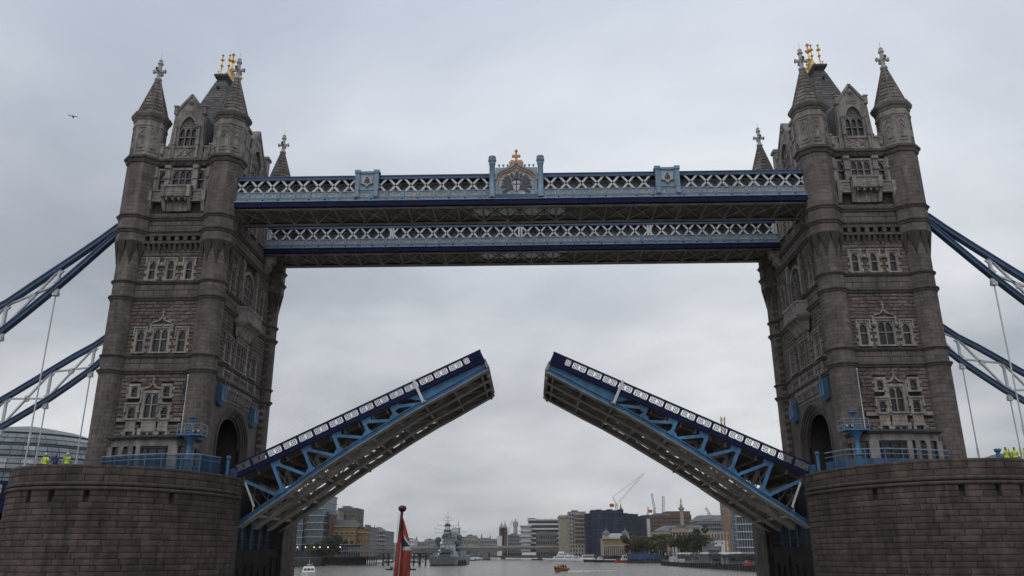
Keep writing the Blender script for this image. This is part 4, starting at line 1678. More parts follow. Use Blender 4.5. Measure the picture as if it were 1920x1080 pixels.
def walkway(y0, y1, x0, x1, lab, front):
    t = thing('walkway', (0, (y0 + y1) / 2, 45.75), lab, 'walkway', 'high-level walkways')
    PT = 1.85
    P = lambda n, mb, m, **k: wsub(n, mb, m, t, **k)
    s = MB()
    s.box(x0 + .3, -5.6, y0 + .3, y1 - .3, 46.0, 46.1)
    s.box(5.6, x1 - .3, y0 + .3, y1 - .3, 46.0, 46.1)
    s.box(-5.6, 5.6, y0 + .3, y0 + 1.6, 46.0, 46.1)
    s.box(-5.6, 5.6, y1 - 1.6, y1 - .3, 46.0, 46.1)
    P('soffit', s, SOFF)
    gl = MB().box(-5.6, 5.6, y0 + 1.6, y1 - 1.6, 46.05, 46.09)
    P('glass_floor', gl, mat('floor_glass%d' % front, (.35, .38, .4), .06, metal=.75, noise=.35, nscale=3))
    b = MB()
    n = int((x1 - x0) / 3.0)
    for k in range(n + 1):
        x = x0 + .5 + k * (x1 - x0 - 1) / n
        b.box(x - .08, x + .08, y0 + .2, y1 - .2, 45.72, 46.0)
        if k < n:
            x2 = x0 + .5 + (k + 1) * (x1 - x0 - 1) / n
            b.bar((x, y0 + .4, 45.85), (x2, y1 - .4, 45.85), .12, .12)
            b.bar((x, y1 - .4, 45.85), (x2, y0 + .4, 45.85), .12, .12)
    for y in (y0 + .35, y1 - .35):
        b.box(x0, x1, y - .2, y + .2, 45.6, 45.78)
    P('floor_bracing', b, STEELG)
    g = MB()
    for y in (y0 + 1.0, y1 - 1.0):
        g.box(x0 + .3, x1 - .3, y - .03, y + .03, 47.7, 49.35)
    P('glazing', g, mat('walkway_glass%d' % front, (.15, .16, .172), .3, noise=.45, nscale=.8))
    rf = MB()
    rf.prism([(y0 - .1, 49.86), (y0 + .2, 50.0), ((y0 + y1) / 2, 50.35), (y1 - .2, 50.0), (y1 + .1, 49.86)], 'x', x0 + .2, x1 - .2)
    P('roof', rf, LEAD)
    sides = ((y0, -1), (y1, 1))
    for y, f in sides:
        def bx(mb, xa, xb, d0, d1, za, zb):
            ya, yb = y + f * d0, y + f * d1
            mb.box(xa, xb, min(ya, yb), max(ya, yb), za, zb)
        c = MB()
        bx(c, x0 + .4, x1 - .4, -.25, .12, 49.32, 49.86)
        bx(c, x0 + .4, x1 - .4, .12, .2, 49.72, 49.84)
        bx(c, x0 + .4, x1 - .4, .12, .17, 49.33, 49.41)
        P('top_chord', c, CBLUE)
        c = MB()
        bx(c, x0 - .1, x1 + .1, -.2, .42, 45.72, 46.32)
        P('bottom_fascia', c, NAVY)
        c = MB()
        bx(c, x0 - .2, x1 + .2, -.2, .52, 46.34, 46.46)
        bx(c, x0 - .1, x1 + .1, -.2, .34, 46.46, 46.72)
        bx(c, x0 - .2, x1 + .2, -.2, .38, 46.72, 46.80)
        bx(c, x0 - .2, x1 + .2, -.2, .3, 47.60, 47.70)
        bx(c, x0 - .15, x1 + .15, -.2, .16, 46.80, 47.60)
        P('cornice', c, LBLUE)
        blocks = [(-19.75, -16.95), (16.45, 19.3), (-3.25, 2.75)] if front and f < 0 else []
        N = int(round((x1 - x0 - .6) / PT))
        pt = (x1 - x0 - .6) / N
        for k in range(N):
            xa, xb = x0 + .3 + k * pt, x0 + .3 + (k + 1) * pt
            xm = (xa + xb) / 2
            inb = any(p - .3 < xm < q + .3 for p, q in blocks)
            if inb and not any(p <= xa and xb <= q for p, q in blocks):
                for p, q in blocks:
                    pass
            big = any(p < xm < q for p, q in blocks)
            if not big:
                l = MB()
                for (xx, zz1), (xq, zq) in (((xa - .03, 47.38), (xb + .03, 49.62)), ((xb + .03, 47.38), (xa - .03, 49.62))):
                    l.bar((xx, y + f * .02, zz1), (xq, y + f * .02, zq), .24, .1, (0, 1, 0))
                l.v = [(px_, py2, pz) for px_, py2, pz in l.v]
                P('lattice_cross', l, WHITE)
                fr = MB()                                    # darker frame set behind the lattice
                o = [(xm + .62 * math.cos(PI / 8 + q * PI / 4) * 1.1, 48.52 + .68 * math.sin(PI / 8 + q * PI / 4)) for q in range(9)]
                fr.strip([(p + pt / 2, z) for p, z in o], .13, 'y', y - f * .75, y - f * .9)
                if k < N - 1:
                    P('window_frame', fr, STEELG, recalc=False)
            pn = MB()
            if not any(p < xm < q for p, q in blocks[2:]):
                bx(pn, xa + .28, xb - .28, .17, .24, 46.95, 47.02)
                bx(pn, xa + .28, xb - .28, .17, .24, 47.48, 47.55)
                bx(pn, xa + .28, xa + .35, .17, .24, 47.02, 47.48)
                bx(pn, xb - .35, xb - .28, .17, .24, 47.02, 47.48)
                for rr, q0 in ((.42, 0), (.2, 0)):
                    A = [(xm + rr * 1.25 * math.cos(PI * q / 8), 47.03 + rr * math.sin(PI * q / 8)) for q in range(9)]
                    pn.strip(A, .06, 'y', y + f * .17, y + f * .24)
                bx(pn, xa + .3, xb - .3, .163, .175, 47.0, 47.5)
                P('cornice_panel', pn, LGREY, recalc=False)
            po = MB()
            bx(po, xa - .22, xa + .22, .165, .28, 46.81, 47.59)
            bx(po, xa - .13, xa + .13, .28, .32, 46.9, 47.5)
            P('pilaster', po, LBLUE)
            du = MB()
            bx(du, xa - .09, xa + .09, .34, .44, 46.48, 46.7)
            P('rosette', du, RUSTC if k % 3 == 1 and front else NAVY)
        if not (front and f < 0):
            for xx in [x0 + .6] + [x0 + (x1 - x0) * q / 4 for q in (1, 2, 3)] + [x1 - .6]:
                po = MB()
                bx(po, xx - .3, xx - .06, -.2, .12, 47.78, 49.3)
                bx(po, xx + .06, xx + .3, -.2, .12, 47.78, 49.3)
                P('post', po, WHITE)
    if front:
        y = y0
        for xa, xb in ((-19.75, -16.95), (16.45, 19.3)):        # shield panels
            pn = MB()
            pn.box(xa, xb, y - .3, y + .3, 47.79, 50.0)
            pn.box(xa - .1, xb + .1, y - .42, y + .35, 50.0, 50.28)
            for s in (xa, xb - .5):
                pn.box(s - .02, s + .52, y - .5, y - .3, 47.79, 50.0)
                pn.box(s - .1, s + .6, y - .6, y + .4, 50.0, 50.4)
                pn.box(s, s + .5, y - .68, y - .5, 46.81, 47.66)
            o = P('shield_panel', pn, LBLUE)
            xm = (xa + xb) / 2
            sh = MB()
            L3 = [(xm - .75, 49.75), (xm - .5, 49.55), (xm, 49.65), (xm + .5, 49.55), (xm + .75, 49.75), (xm + .62, 49.1), (xm + .72, 48.75), (xm, 48.1), (xm - .72, 48.75), (xm - .62, 49.1)]
            sh.prism(L3, 'y', y - .38, y - .3)
            sh2 = MB()
            for q in range(3):
                sh2.box(xm - .16 - .08 * q, xm + .16 + .08 * q, y - .47, y - .38, 49.4 - q * .3, 49.5 - q * .3)
            sh2.strip([(xm + .24 * math.cos(2 * PI * q / 8), 48.98 + .24 * math.sin(2 * PI * q / 8)) for q in range(9)], .1, 'y', y - .46, y - .38)
            sh2.strip([(xm - .75, 48.62), (xm - .3, 48.5), (xm, 48.12), (xm + .3, 48.5), (xm + .75, 48.62)], .12, 'y', y - .46, y - .38)
            sh2.strip([(xm - .2, 48.75), (xm + .25, 49.25)], .1, 'y', y - .45, y - .38)
            wsub('shield', sh, LGREY, o)
            wsub('shield_device', sh2, DREL, o, recalc=False)
        cx = -.28                                              # coat of arms over the middle
        bk = MB()
        bk.box(cx - 2.55, cx + 2.55, y - .25, y + .4, 46.81, 50.6)
        A = [(cx - 2.5, 48.9), (cx - 2.4, 49.5), (cx - 1.9, 50.05), (cx - 1.1, 50.4), (cx - .45, 50.75), (cx, 51.35), (cx + .45, 50.75), (cx + 1.1, 50.4), (cx + 1.9, 50.05), (cx + 2.4, 49.5), (cx + 2.5, 48.9)]
        bk.prism([(cx - 2.3, 50.6), (cx - 1.1, 50.61), (cx - .45, 50.75), (cx, 51.3), (cx + .45, 50.75), (cx + 1.1, 50.61), (cx + 2.3, 50.6)], 'y', y - .24, y + .3)
        arm = P('arms_panel', bk, LGREY)
        m2 = MB()
        m2.strip(A, .3, 'y', y - .5, y - .25)
        for s in (-1, 1):
            m2.box(cx + s * 2.35 - .16, cx + s * 2.35 + .16, y - .42, y - .25, 46.9, 48.95)
        wsub('arch_frame', m2, LBLUE, arm)
        m2 = MB()
        A2 = [(p if abs(p - cx) < .01 else p - math.copysign(.28, p - cx), z - .22) for p, z in A]
        m2.strip(A2, .1, 'y', y - .46, y - .25)
        for q in range(8):
            p = cx - 1.5 + q * .43
            m2.box(p - .09, p + .09, y - .38, y - .25, 49.75 + .4 * (1 - abs(p - cx) / 1.6), 49.9 + .4 * (1 - abs(p - cx) / 1.6))
        wsub('gilt_edging', m2, ORNG, arm, recalc=False)
        for s in (-1, 1):
            co = MB()
            co.lathe([(.42, 46.6), (.42, 47.5), (.36, 47.6), (.34, 50.9), (.42, 51.0), (.42, 51.12), (.36, 51.2), (.5, 51.4), (.52, 51.6), (.4, 51.7), (.46, 51.85), (.46, 52.0), (.3, 52.1)], cx + s * 2.92, y - .3, 10)
            wsub('column', co, LBLUE, arm, smooth=True)
            cr = MB()
            for q in range(3):
                p = cx + s * (1.05 + q * .52)
                cr.box(p - .05, p + .05, y - .15, y, 50.6, 50.85)
                cr.ball((p, y - .08, 50.98), .15, n=6, m=4)
            wsub('cresting', cr, LBLUE, arm)
        go = MB()
        for s in (-1, 1):
            go.ball((cx + s * .45, y - .1, 51.25), .44, .2, .46, 8, 6)
            go.add([(cx, y - .22, 50.75), (cx + s * .8, y - .18, 51.1), (cx + s * .3, y - .25, 51.4)], [(0, 1, 2)])
        go.lathe([(.28, 51.3), (.16, 51.6), (.12, 52.7), (.2, 52.8), (.2, 52.92), (.02, 53.2)], cx, y - .1, 8)
        go.box(cx - .52, cx + .52, y - .24, y + .04, 52.05, 52.33)
        wsub('gilt_cross', go, ORNG, arm)
        hd = MB()                                              # shield, helm, two winged supporters and a scroll
        yb, ya = y - .25, y - .38
        def pg(P, d=.1):
            hd.prism([(cx + p, z) for p, z in P], 'y', yb - d, yb)
        sp = [(.42, 48.1), (.7, 48.5), (.62, 48.9), (.85, 49.35), (1.25, 49.62), (1.1, 49.3), (1.5, 49.3), (1.3, 49.05), (1.78, 48.9), (1.35, 48.7), (1.7, 48.55), (1.45, 48.35), (1.75, 48.2), (1.9, 47.95), (1.7, 47.8), (1.5, 48.0), (1.2, 47.85), (1.35, 47.55), (1.75, 47.35), (1.5, 47.2), (1.0, 47.4), (.85, 47.7), (.5, 47.6)]
        for s in (-1, 1):
            pg([(s * p, z) for p, z in sp], .13)
            pg([(s * .5, 49.2), (s * .72, 49.5), (s * .6, 49.75), (s * .35, 49.55)], .2)
            pg([(s * .2, 49.1), (s * .55, 49.0), (s * .5, 48.75), (s * .2, 48.85)], .18)
        wsub('supporters', hd, DREL, arm, recalc=False)
        hd = MB()
        pg([(-.42, 48.75), (.42, 48.75), (.42, 48.1), (.3, 47.65), (0, 47.35), (-.3, 47.65), (-.42, 48.1)], .16)
        pg([(-1.1, 47.2), (-.6, 47.05), (0, 47.0), (.6, 47.05), (1.1, 47.2), (1.0, 47.02), (.6, 46.9), (0, 46.85), (-.6, 46.9), (-1.0, 47.02)], .14)
        wsub('shield', hd, WHITE, arm, recalc=False)
        hd = MB()
        pg([(-.07, 48.75), (.07, 48.75), (.07, 47.42), (-.07, 47.42)], .2)
        pg([(-.42, 48.35), (.42, 48.35), (.42, 48.22), (-.42, 48.22)], .19)
        pg([(-.22, 48.95), (.22, 48.95), (.28, 49.2), (.1, 49.45), (-.1, 49.45), (-.28, 49.2)], .22)
        pg([(-.1, 49.5), (.18, 49.5), (.28, 49.9), (-.02, 49.98)], .16)
        wsub('helm_and_cross', hd, DREL, arm, recalc=False)
        lb = MB().box(cx - 2.6, cx + 2.6, y - .55, y - .2, 46.5, 46.95)
        wsub('sill', lb, CBLUE, arm)
        # inspection cable and lamps in front of the lattice
    else:
        for s in (-1, 1):                                      # carved stone brackets under the ends
            cb = MB()
            xx = s * 35.0
            cb.prism([(xx + s * .9, 45.5), (xx - s * .9, 45.5), (xx - s * .85, 44.6), (xx - s * .3, 44.3), (xx - s * .35, 43.7), (xx + s * .2, 43.2), (xx + s * .9, 43.0)], 'y', y0 + .2, y0 + 1.3)
            carve_m = MB(lambda a, b, z, s=s: (xx + a, y0 + .2 - b, z))
            carve(carve_m, -.5, .6, 43.6, 44.9, 0, .2, 9, .35)
            cb.v += []
            o = P('bracket', cb, PALE2)
            wsub('carving', carve_m, PALE2, o, recalc=False)
    return t


walkway(-10.4, -4.9, -34.9, 35.05, 'upper steel walkway with gilded coat of arms and shield panels', True)
walkway(4.9, 10.4, -35.7, 35.7, 'upper steel walkway without shields, behind the one with the coat of arms', False)


# ------------------------------------------------------------------ suspension chains, hangers and the side span
UP = [(7.2, 43.7), (9.3, 41.85), (12.3, 39.45), (13.4, 38.6), (16.6, 36.1), (19.6, 33.7), (21.7, 32.6), (24.8, 30.5), (27.9, 28.4), (31, 26.4), (36, 23.4), (42, 20.6), (50, 18.2), (60, 16.4), (72, 15.3)]
LO = [(7.2, 42.75), (9.3, 40.5), (10.4, 39.3), (13.4, 36.1), (16.5, 33.05), (19.1, 30.6), (21.1, 29.0), (24.6, 26.3), (27.0, 24.8), (30.2, 22.7), (36, 19.6), (42, 17.2), (50, 15.4), (60, 14.4), (72, 14.0)]


def lerp(P, x):
    for (a, b), (c, d) in zip(P, P[1:]):
        if a <= x <= c:
            return b + (d - b) * (x - a) / (c - a)
    return P[-1][1]


def chain(y, nm):
    side = 'glass hall' if M > 0 else 'tent roof'
    t = root('suspension_chain', -7.2, y, 43.2, '%s of two blue suspension chains with white hangers, above the %s' % (nm, side), 'bridge chain', 'suspension chains of the side spans')
    for P, nmx in ((UP, 'upper'), (LO, 'lower')):
        c = MB()
        xs = [7.2] + [9 + 2.5 * k for k in range(26)]
        for p, q in zip(xs, xs[1:]):
            a, b = (-p, y, lerp(P, p)), (-q, y, lerp(P, q))
            c.bar(a, b, .5, .42)
            for e in (-.3, .3):
                c.bar((a[0], y, a[2] + e), (b[0], y, b[2] + e), .78, .14)
            for e in (-.26, .26):
                c.bar((a[0], y + e, a[2]), (b[0], y + e, b[2]), .05, .62)
        part('chord', c, CBLUE, t)
    xs = [13.35 + 5.55 * k for k in range(10)]
    for k, x in enumerate(xs):
        zu, zl = lerp(UP, x), lerp(LO, x)
        w_ = MB()
        w_.bar((-x, y, zl), (-x, y, zu), .26, .4, (0, 1, 0))
        for z, s in ((zu - .5, 1), (zl + .5, -1)):
            w_.add([(-x - .55, y - .12, z), (-x + .55, y - .12, z), (-x, y - .12, z - s * .6), (-x - .55, y + .12, z), (-x + .55, y + .12, z), (-x, y + .12, z - s * .6)], [(0, 1, 2), (3, 5, 4), (0, 3, 4, 1), (1, 4, 5, 2), (2, 5, 3, 0)])
        part('web_post', w_, WHITE, t)
        if k < len(xs) - 1:
            x2 = xs[k + 1]
            zu2, zl2 = lerp(UP, x2), lerp(LO, x2)
            d = MB()
            d.bar((-x, y, zl + .3), (-x2, y, zu2 - .3), .2, .3, (0, 1, 0))
            d.bar((-x, y, zu - .3), (-x2, y, zl2 + .3), .2, .3, (0, 1, 0))
            xm = (x + x2) / 2
            zm = (zl + zu + zl2 + zu2) / 4
            d.ball((-xm, y, zm), .5, .12, .5, 8, 4)
            part('web_brace', d, WHITE, t)
        h = MB()
        h.tube([(-x, y, zl - .3), (-x, y, 13.6)], .085, 7)
        h.tube([(-x, y, 17.9), (-x, y, 19.1)], .13, 7)
        h.ball((-x, y, zl - .55), .42, .3, .42, 8, 6)
        h.box(-x - .3, -x + .3, y - .3, y + .3, zl - 1.1, zl - .7)
        if zl > 15:
            part('hanger', h, WHITE, t)
    return t


def side_span():
    side = 'shore by the rounded glass hall' if M > 0 else 'shore by the grey tent-like roof'
    t = root('side_span', -PW, 0, 11, 'navy suspended road span leading to the ' + side, 'bridge span')
    d = MB().box(-84, -PW - .1, -9.2, 9.2, 11.6, 12.3)
    part('deck', d, ASPH, t)
    for y in (-9.4, 9.4):
        g = MB()
        g.box(-84, -PW - .1, y - .15, y + .15, 10.7, 12.3)
        g.box(-84, -PW - .1, y - .3, y + .3, 10.6, 10.75)
        g.box(-84, -PW - .1, y - .25, y + .25, 11.9, 12.02)
        part('girder', g, NAVY, t)
        r = MB()
        r.box(-84, -PW - .1, y - .12, y + .12, 13.75, 13.95)
        r.box(-84, -PW - .1, y - .12, y + .12, 12.3, 12.5)
        for k in range(38):
            x = -PW - .8 - k * 1.95
            r.box(x - .25, x + .25, y - .16, y + .16, 12.5, 13.75)
        part('parapet', r, NAVY, t)
        if y > 0 and False:
            continue
        for k in range(12):
            x = -PW - .8 - k * 1.95
            pn = MB()
            for i in range(2):
                c = x - .58 - i * .8
                pn.strip([(c + .3 * math.cos(2 * PI * q / 10), 13.12 + .36 * math.sin(2 * PI * q / 10)) for q in range(11)], .09, 'y', y - .05, y + .05)
                pn.bar((c - .4, y, 12.55), (c + .4, y, 13.7), .08, .08)
                pn.bar((c + .4, y, 12.55), (c - .4, y, 13.7), .08, .08)
            part('railing_panel', pn, WHITE, t, recalc=False)


for M in (1, -1):
    chain(-10.0, 'upper')
    chain(10.0, 'lower')
    side_span()
M = 1
# ------------------------------------------------------------------ ground and river
wm = bpy.data.materials.new('river_water')
wm.use_nodes = True
_t = wm.node_tree
_b = _t.nodes['Principled BSDF']
_b.inputs['Base Color'].default_value = (0.15, 0.137, 0.105, 1)
_b.inputs['Roughness'].default_value = 0.16
_b.inputs['Specular IOR Level'].default_value = 0.5
_g = _t.nodes.new('ShaderNodeNewGeometry')
_prev = None
for sc, dist, st in (((.03, .06, 1), 3.0, .7), ((.13, .3, 1), 1.3, .95), ((.6, 1.3, 1), .35, 1.0)):
    mp = _t.nodes.new('ShaderNodeMapping')
    mp.inputs['Scale'].default_value = sc
    _t.links.new(_g.outputs['Position'], mp.inputs[0])
    n = _t.nodes.new('ShaderNodeTexNoise')
    n.inputs['Scale'].default_value = 1
    n.inputs['Detail'].default_value = 5
    n.inputs['Roughness'].default_value = .6
    _t.links.new(mp.outputs[0], n.inputs['Vector'])
    bp = _t.nodes.new('ShaderNodeBump')
    bp.inputs['Strength'].default_value = st
    bp.inputs['Distance'].default_value = dist
    _t.links.new(n.outputs['Fac'], bp.inputs['Height'])
    if _prev:
        _t.links.new(_prev.outputs[0], bp.inputs['Normal'])
    _prev = bp
_t.links.new(_prev.outputs[0], _b.inputs['Normal'])
GROUND = mat('river_bed_ground', (0.09, 0.08, 0.065), 0.95, noise=.3, nscale=.05)
S = 9000
link('ground', fin('ground', MB().add([(-S, -S, -3), (S, -S, -3), (S, S, -3), (-S, S, -3)], [(0, 1, 2, 3)]), GROUND), kind='structure')
link('river', fin('river', MB().add([(-S, -2500, 0), (S, -2500, 0), (S, 5200, 0), (-S, 5200, 0)], [(0, 1, 2, 3)]), wm), kind='structure')
# ------------------------------------------------------------------ banks
QUAY = mat('quay_paving', (0.16, 0.15, 0.14), 0.9, noise=.25, nscale=.3)
QWALL = mat('embankment_stone', (0.075, 0.07, 0.06), 0.9, noise=.4, nscale=.4, streak=.5)
ZL = 4.8
south = [(-128, -600), (-128, 436), (-205, 500), (-215, 1300), (-150, 2400), (-9000, 2400), (-9000, -600)]
north = [(150, -600), (140, 180), (132, 380), (112, 600), (86, 890), (80, 1200), (-120, 1900), (-150, 2400), (9000, 2400), (9000, -600)]
for P in (south, north):
    link('embankment', fin('embankment', MB().prism(P, 'z', -3, ZL), QWALL), kind='structure')
    link('quay_pavement', fin('quay_pavement', MB().add([(x, y, ZL + .004) for x, y in P], [tuple(range(len(P)))]), QUAY), kind='structure')
link('terrain', fin('terrain', MB().prism([(-9000, 2400), (9000, 2400), (9000, 8900), (-9000, 8900)], 'z', -3, 4.7), QUAY), kind='structure')

# ------------------------------------------------------------------ far buildings
CREAM = mat('cream_stone', (.36, .32, .25), .9, noise=.2, nscale=.2, streak=.25)
BEIGE = mat('beige_stone', (.34, .31, .27), .9, noise=.2, nscale=.15, streak=.25)
YBRICK = mat('yellow_brick', (.26, .17, .085), .9, noise=.25, nscale=.4)
BRICK = mat('dark_brick', (.13, .08, .062), .9, noise=.25, nscale=.4)
CONC = mat('grey_concrete', (.17, .165, .16), .9, noise=.2, nscale=.2, streak=.3)
GREYW = mat('grey_wall', (.24, .245, .25), .9, noise=.2, nscale=.2)
WHITEB = mat('white_cladding', (.58, .58, .57), .7, noise=.1, nscale=.3)
TEAL = mat('teal_glass', (.035, .085, .11), .35, spec=.3, noise=.5, nscale=.25)
FGL = mat('far_window_glass', (.03, .033, .038), .2, noise=.4, nscale=.2)
BGL = mat('blue_glass', (.03, .05, .085), .3, noise=.5, nscale=.2)
NET = mat('blue_scaffold_netting', (.019, .029, .058), .9, var=.4, noise=.6, nscale=.12)
ROOFG = mat('grey_roof', (.15, .15, .155), .8, noise=.2, nscale=.2)
BLUEW = mat('blue_hoarding', (.03, .06, .16), .7, noise=.2, nscale=.3)
OCHRE = mat('rusty_orange_steel', (.42, .2, .08), .7, noise=.3, nscale=.5)
REDP = mat('red_paint', (.42, .04, .035), .5)
SHIPG = mat('warship_grey', (.2, .225, .245), .6, noise=.15, nscale=.3)
SHIPD = mat('warship_dark_grey', (.07, .078, .085), .6, noise=.2, nscale=.3)
SHIPP = mat('warship_pale_grey', (.42, .46, .48), .6, noise=.15, nscale=.3)
TIMB = mat('dark_timber', (.035, .03, .025), .9, noise=.4, nscale=.6)


def bld(name, lab, cat, u0, u1, vt, Y, dep, wall, floors, bays, glass=FGL, z0=ZL, pier=.45, span=.45, roof=ROOFG, group=None, sides=True):
    """a block whose walls are piers and spandrels in front of recessed glazing"""
    a, b = at(u0, vt, Y), at(u1, vt, Y)
    x0, x1, z1 = a.x, b.x, (a.z + b.z) / 2
    t = thing(name, ((x0 + x1) / 2, Y, z0), lab, cat, group)
    fill(t, x0, x1, Y, Y + dep, z0, z1, wall, floors, bays, glass, pier, span, roof)
    return t, x0, x1, z1


def fill(t, x0, x1, y0, y1, z0, z1, wall, floors, bays, glass, pier=.45, span=.45, roof=ROOFG):
    g = MB().box(x0 + .4, x1 - .4, y0 + .4, y1 - .4, z0, z1 - .3)
    wsub('glazing', g, glass, t)
    w = MB()
    fh = (z1 - z0) / floors
    for k in range(floors):
        w.box(x0, x1, y0, y1, z0 + k * fh + fh * (1 - span), z0 + (k + 1) * fh)
    bw = (x1 - x0) / bays
    for k in range(bays + 1):
        x = x0 + k * bw
        w.box(max(x0, x - bw * pier / 2), min(x1, x + bw * pier / 2), y0 - .05, y0 + .6, z0, z1)
    nb = max(1, int(round((y1 - y0) / bw)))
    for xs, s in ((x0, -1), (x1, 1)):
        for k in range(nb + 1):
            y = y0 + (y1 - y0) * k / nb
            w.box(min(xs + s * .05, xs - s * .6), max(xs + s * .05, xs - s * .6), max(y0, y - bw * pier / 2), min(y1, y + bw * pier / 2), z0, z1)
    wsub('wall', w, wall, t)
    r = MB().box(x0 - .3, x1 + .3, y0 - .3, y1 + .3, z1, z1 + .5)
    r.box(x0 + (x1 - x0) * .2, x0 + (x1 - x0) * .55, y0 + 2, (y0 + y1) / 2 + 2, z1 + .5, z1 + 2.2)
    wsub('roof', r, roof, t)


def banded(t, x0, x1, y0, y1, z0, z1, n, band, glass, out=.8, frac=.22, mull=0, first=0):
    g = MB().box(x0 + .3, x1 - .3, y0 + .3, y1 - .3, z0, z1 - .1)
    wsub('glazing', g, glass, t)
    fh = (z1 - z0) / n
    for k in range(n):
        z = z0 + (k + 1) * fh
        wsub('floor_band', MB().box(x0 - out, x1 + out, y0 - out, y1 + out, z - fh * frac, z), band, t)
    if mull:
        m = MB()
        for k in range(mull + 1):
            x = x0 + (x1 - x0) * k / mull
            m.box(x - .12, x + .12, y0 + .02, y0 + .3, z0, z1 - .1)
        wsub('mullions', m, GREYW, t)


# --- south bank
a, b = at(576, 926, 452), at(609, 926, 452)
t = thing('glass_office', ((a.x + b.x) / 2, 452, ZL), 'tall teal glass office block with pale floor bands under the raised leaf', 'office building')
banded(t, a.x, b.x, 452, 490, ZL + 4, a.z, 8, LGREY, TEAL, .35, .1, 14)
c = at(553, 956, 447)
banded(t, c.x, a.x - .3, 447, 490, ZL + 4, c.z, 6, LGREY, TEAL, .35, .1, 8)
wsub('ground_floor', MB().box(c.x - 1, b.x - 1, 449, 488, ZL, ZL + 3.95), FGL, t)
bld('brick_building', 'narrow brown brick building squeezed beside the teal glass block', 'building', 609.5, 619, 965, 462, 20, BRICK, 7, 3, span=.7, pier=.7)
t, x0, x1, z1 = bld('concrete_block', 'grey concrete office slab behind the yellow arched building', 'office building', 634, 669, 953.5, 580, 30, CONC, 11, 14, span=.5, pier=.5)
t, x0, x1, z1 = bld('cream_block', 'cream flat-topped block in front of the grey concrete slab', 'building', 611, 635.5, 957.5, 560, 18, CREAM, 9, 5, span=.72, pier=.4)
# arcaded yellow building
a, b = at(617, 988, 474), at(666, 988, 474)
t = thing('arcaded_warehouse', ((a.x + b.x) / 2, 474, ZL), 'yellow brick building with row of pale round arches under slate roof', 'building')
x0, x1, z1 = a.x, b.x, a.z
wsub('wall', MB().box(x0, x1, 474, 500, ZL, z1), YBRICK, t)
cr = MB().box(x0 - .6, x1 + .6, 473.2, 500.5, z1 - .1, z1 + .7)
cr.box(x0 - .4, x1 + .4, 473.5, 500.3, z1 - 5.4, z1 - 4.9)
cr.box(x0 - .2, x1 + .2, 473.7, 474, z1 - 1.4, z1 - 1.0)
wsub('cornice', cr, CREAM, t)
for k in range(5):
    xm = x0 + (k + .5) * (x1 - x0) / 5
    r = (x1 - x0) / 5 * .36
    m = MB().strip(arch(2 * r, z1 - 4.4, r, 6, xm), .5, 'y', 473.4, 474)
    o = wsub('arched_window', m, CREAM, t)
    g = MB().prism(arch(2 * r - .4, z1 - 4.4, r - .2, 6, xm), 'y', 473.9, 473.98)
    wsub('arch_glazing', g, FGL, t)
    for zz_ in (ZL + 3, ZL + 8):
        wsub('window', MB().box(xm - 1.0, xm + 1.0, 473.85, 474.0, zz_, zz_ + 2.8), FGL, t)
wsub('roof', MB().taper(x0, x1, 474, 500, z1 + .7, x0 + 3, x1 - 3, 482, 492, z1 + 5), SLATE, t)
c, d = at(666.5, 992, 480), at(681, 992, 480)
t2 = thing('corner_warehouse', ((c.x + d.x) / 2, 480, ZL), 'brown brick corner wing with cream cornices beside the arched building', 'building')
fill(t2, c.x, d.x, 480, 505, ZL, c.z, YBRICK, 4, 4, FGL, .6, .5, SLATE)
wsub('cornice', MB().box(c.x - .5, d.x + .5, 479.4, 505.4, c.z - 2.6, c.z - 1.9), CREAM, t2)
bld('grey_building', 'grey stepped riverside building between the brick wing and the blue-grey gables', 'building', 680, 694, 989, 560, 30, GREYW, 6, 6)
t, x0, x1, z1 = bld('gabled_building', 'blue-grey riverside building with balconies and small roof spire', 'building', 692, 722, 996, 640, 50, GREYW, 7, 9, BGL)
xm = at(701, 984, 645).x
rf = MB().taper(x0 + 1, x0 + 13, 642, 660, z1 + .5, x0 + 5, x0 + 8, 648, 654, at(701, 988, 645).z)
rf.lathe([(.5, z1 + 2), (.12, at(701, 983, 645).z)], xm, 648, 6)
wsub('gable_roof', rf, ROOFG, t)
bal = MB()
for k in range(6):
    z = ZL + 3 + k * 3.6
    bal.box(x0 + 9, x1 + .8, 638.4, 640, z, z + .25)
wsub('balconies', bal, WHITEB, t, kind='stuff')
# glass pavilion by the water
a, b = at(641, 1024, 428), at(676, 1024, 428)
t = thing('riverside_pavilion', ((a.x + b.x) / 2, 428, ZL), 'low glass pavilion with flat overhanging roofs on the south quay', 'pavilion')
banded(t, a.x, b.x, 428, 435, ZL, at(650, 1020, 428).z, 2, ROOFG, BGL, 1.2, .14, 8)


def wallstuff():
    w = thing('timber_jetty', (-115, 437, 0), 'dark timber piled jetty along the south quay wall', 'jetty')
    a, b = at(604, 1044, 425), at(706, 1044, 425)
    for k in range(26):
        x = a.x + (b.x - a.x) * k / 25
        wsub('pile', MB().tube([(x, 425, -2), (x, 425, a.z + (.5 if k % 3 == 0 else 0))], .32, 6), TIMB, w)
    wsub('deck', MB().box(a.x, b.x, 423, 436, a.z - .6, a.z), TIMB, w)
    wsub('fender_boards', MB().box(a.x, at(687, 1044, 425).x, 425.4, 426, 0.4, a.z - .7), TIMB, w)


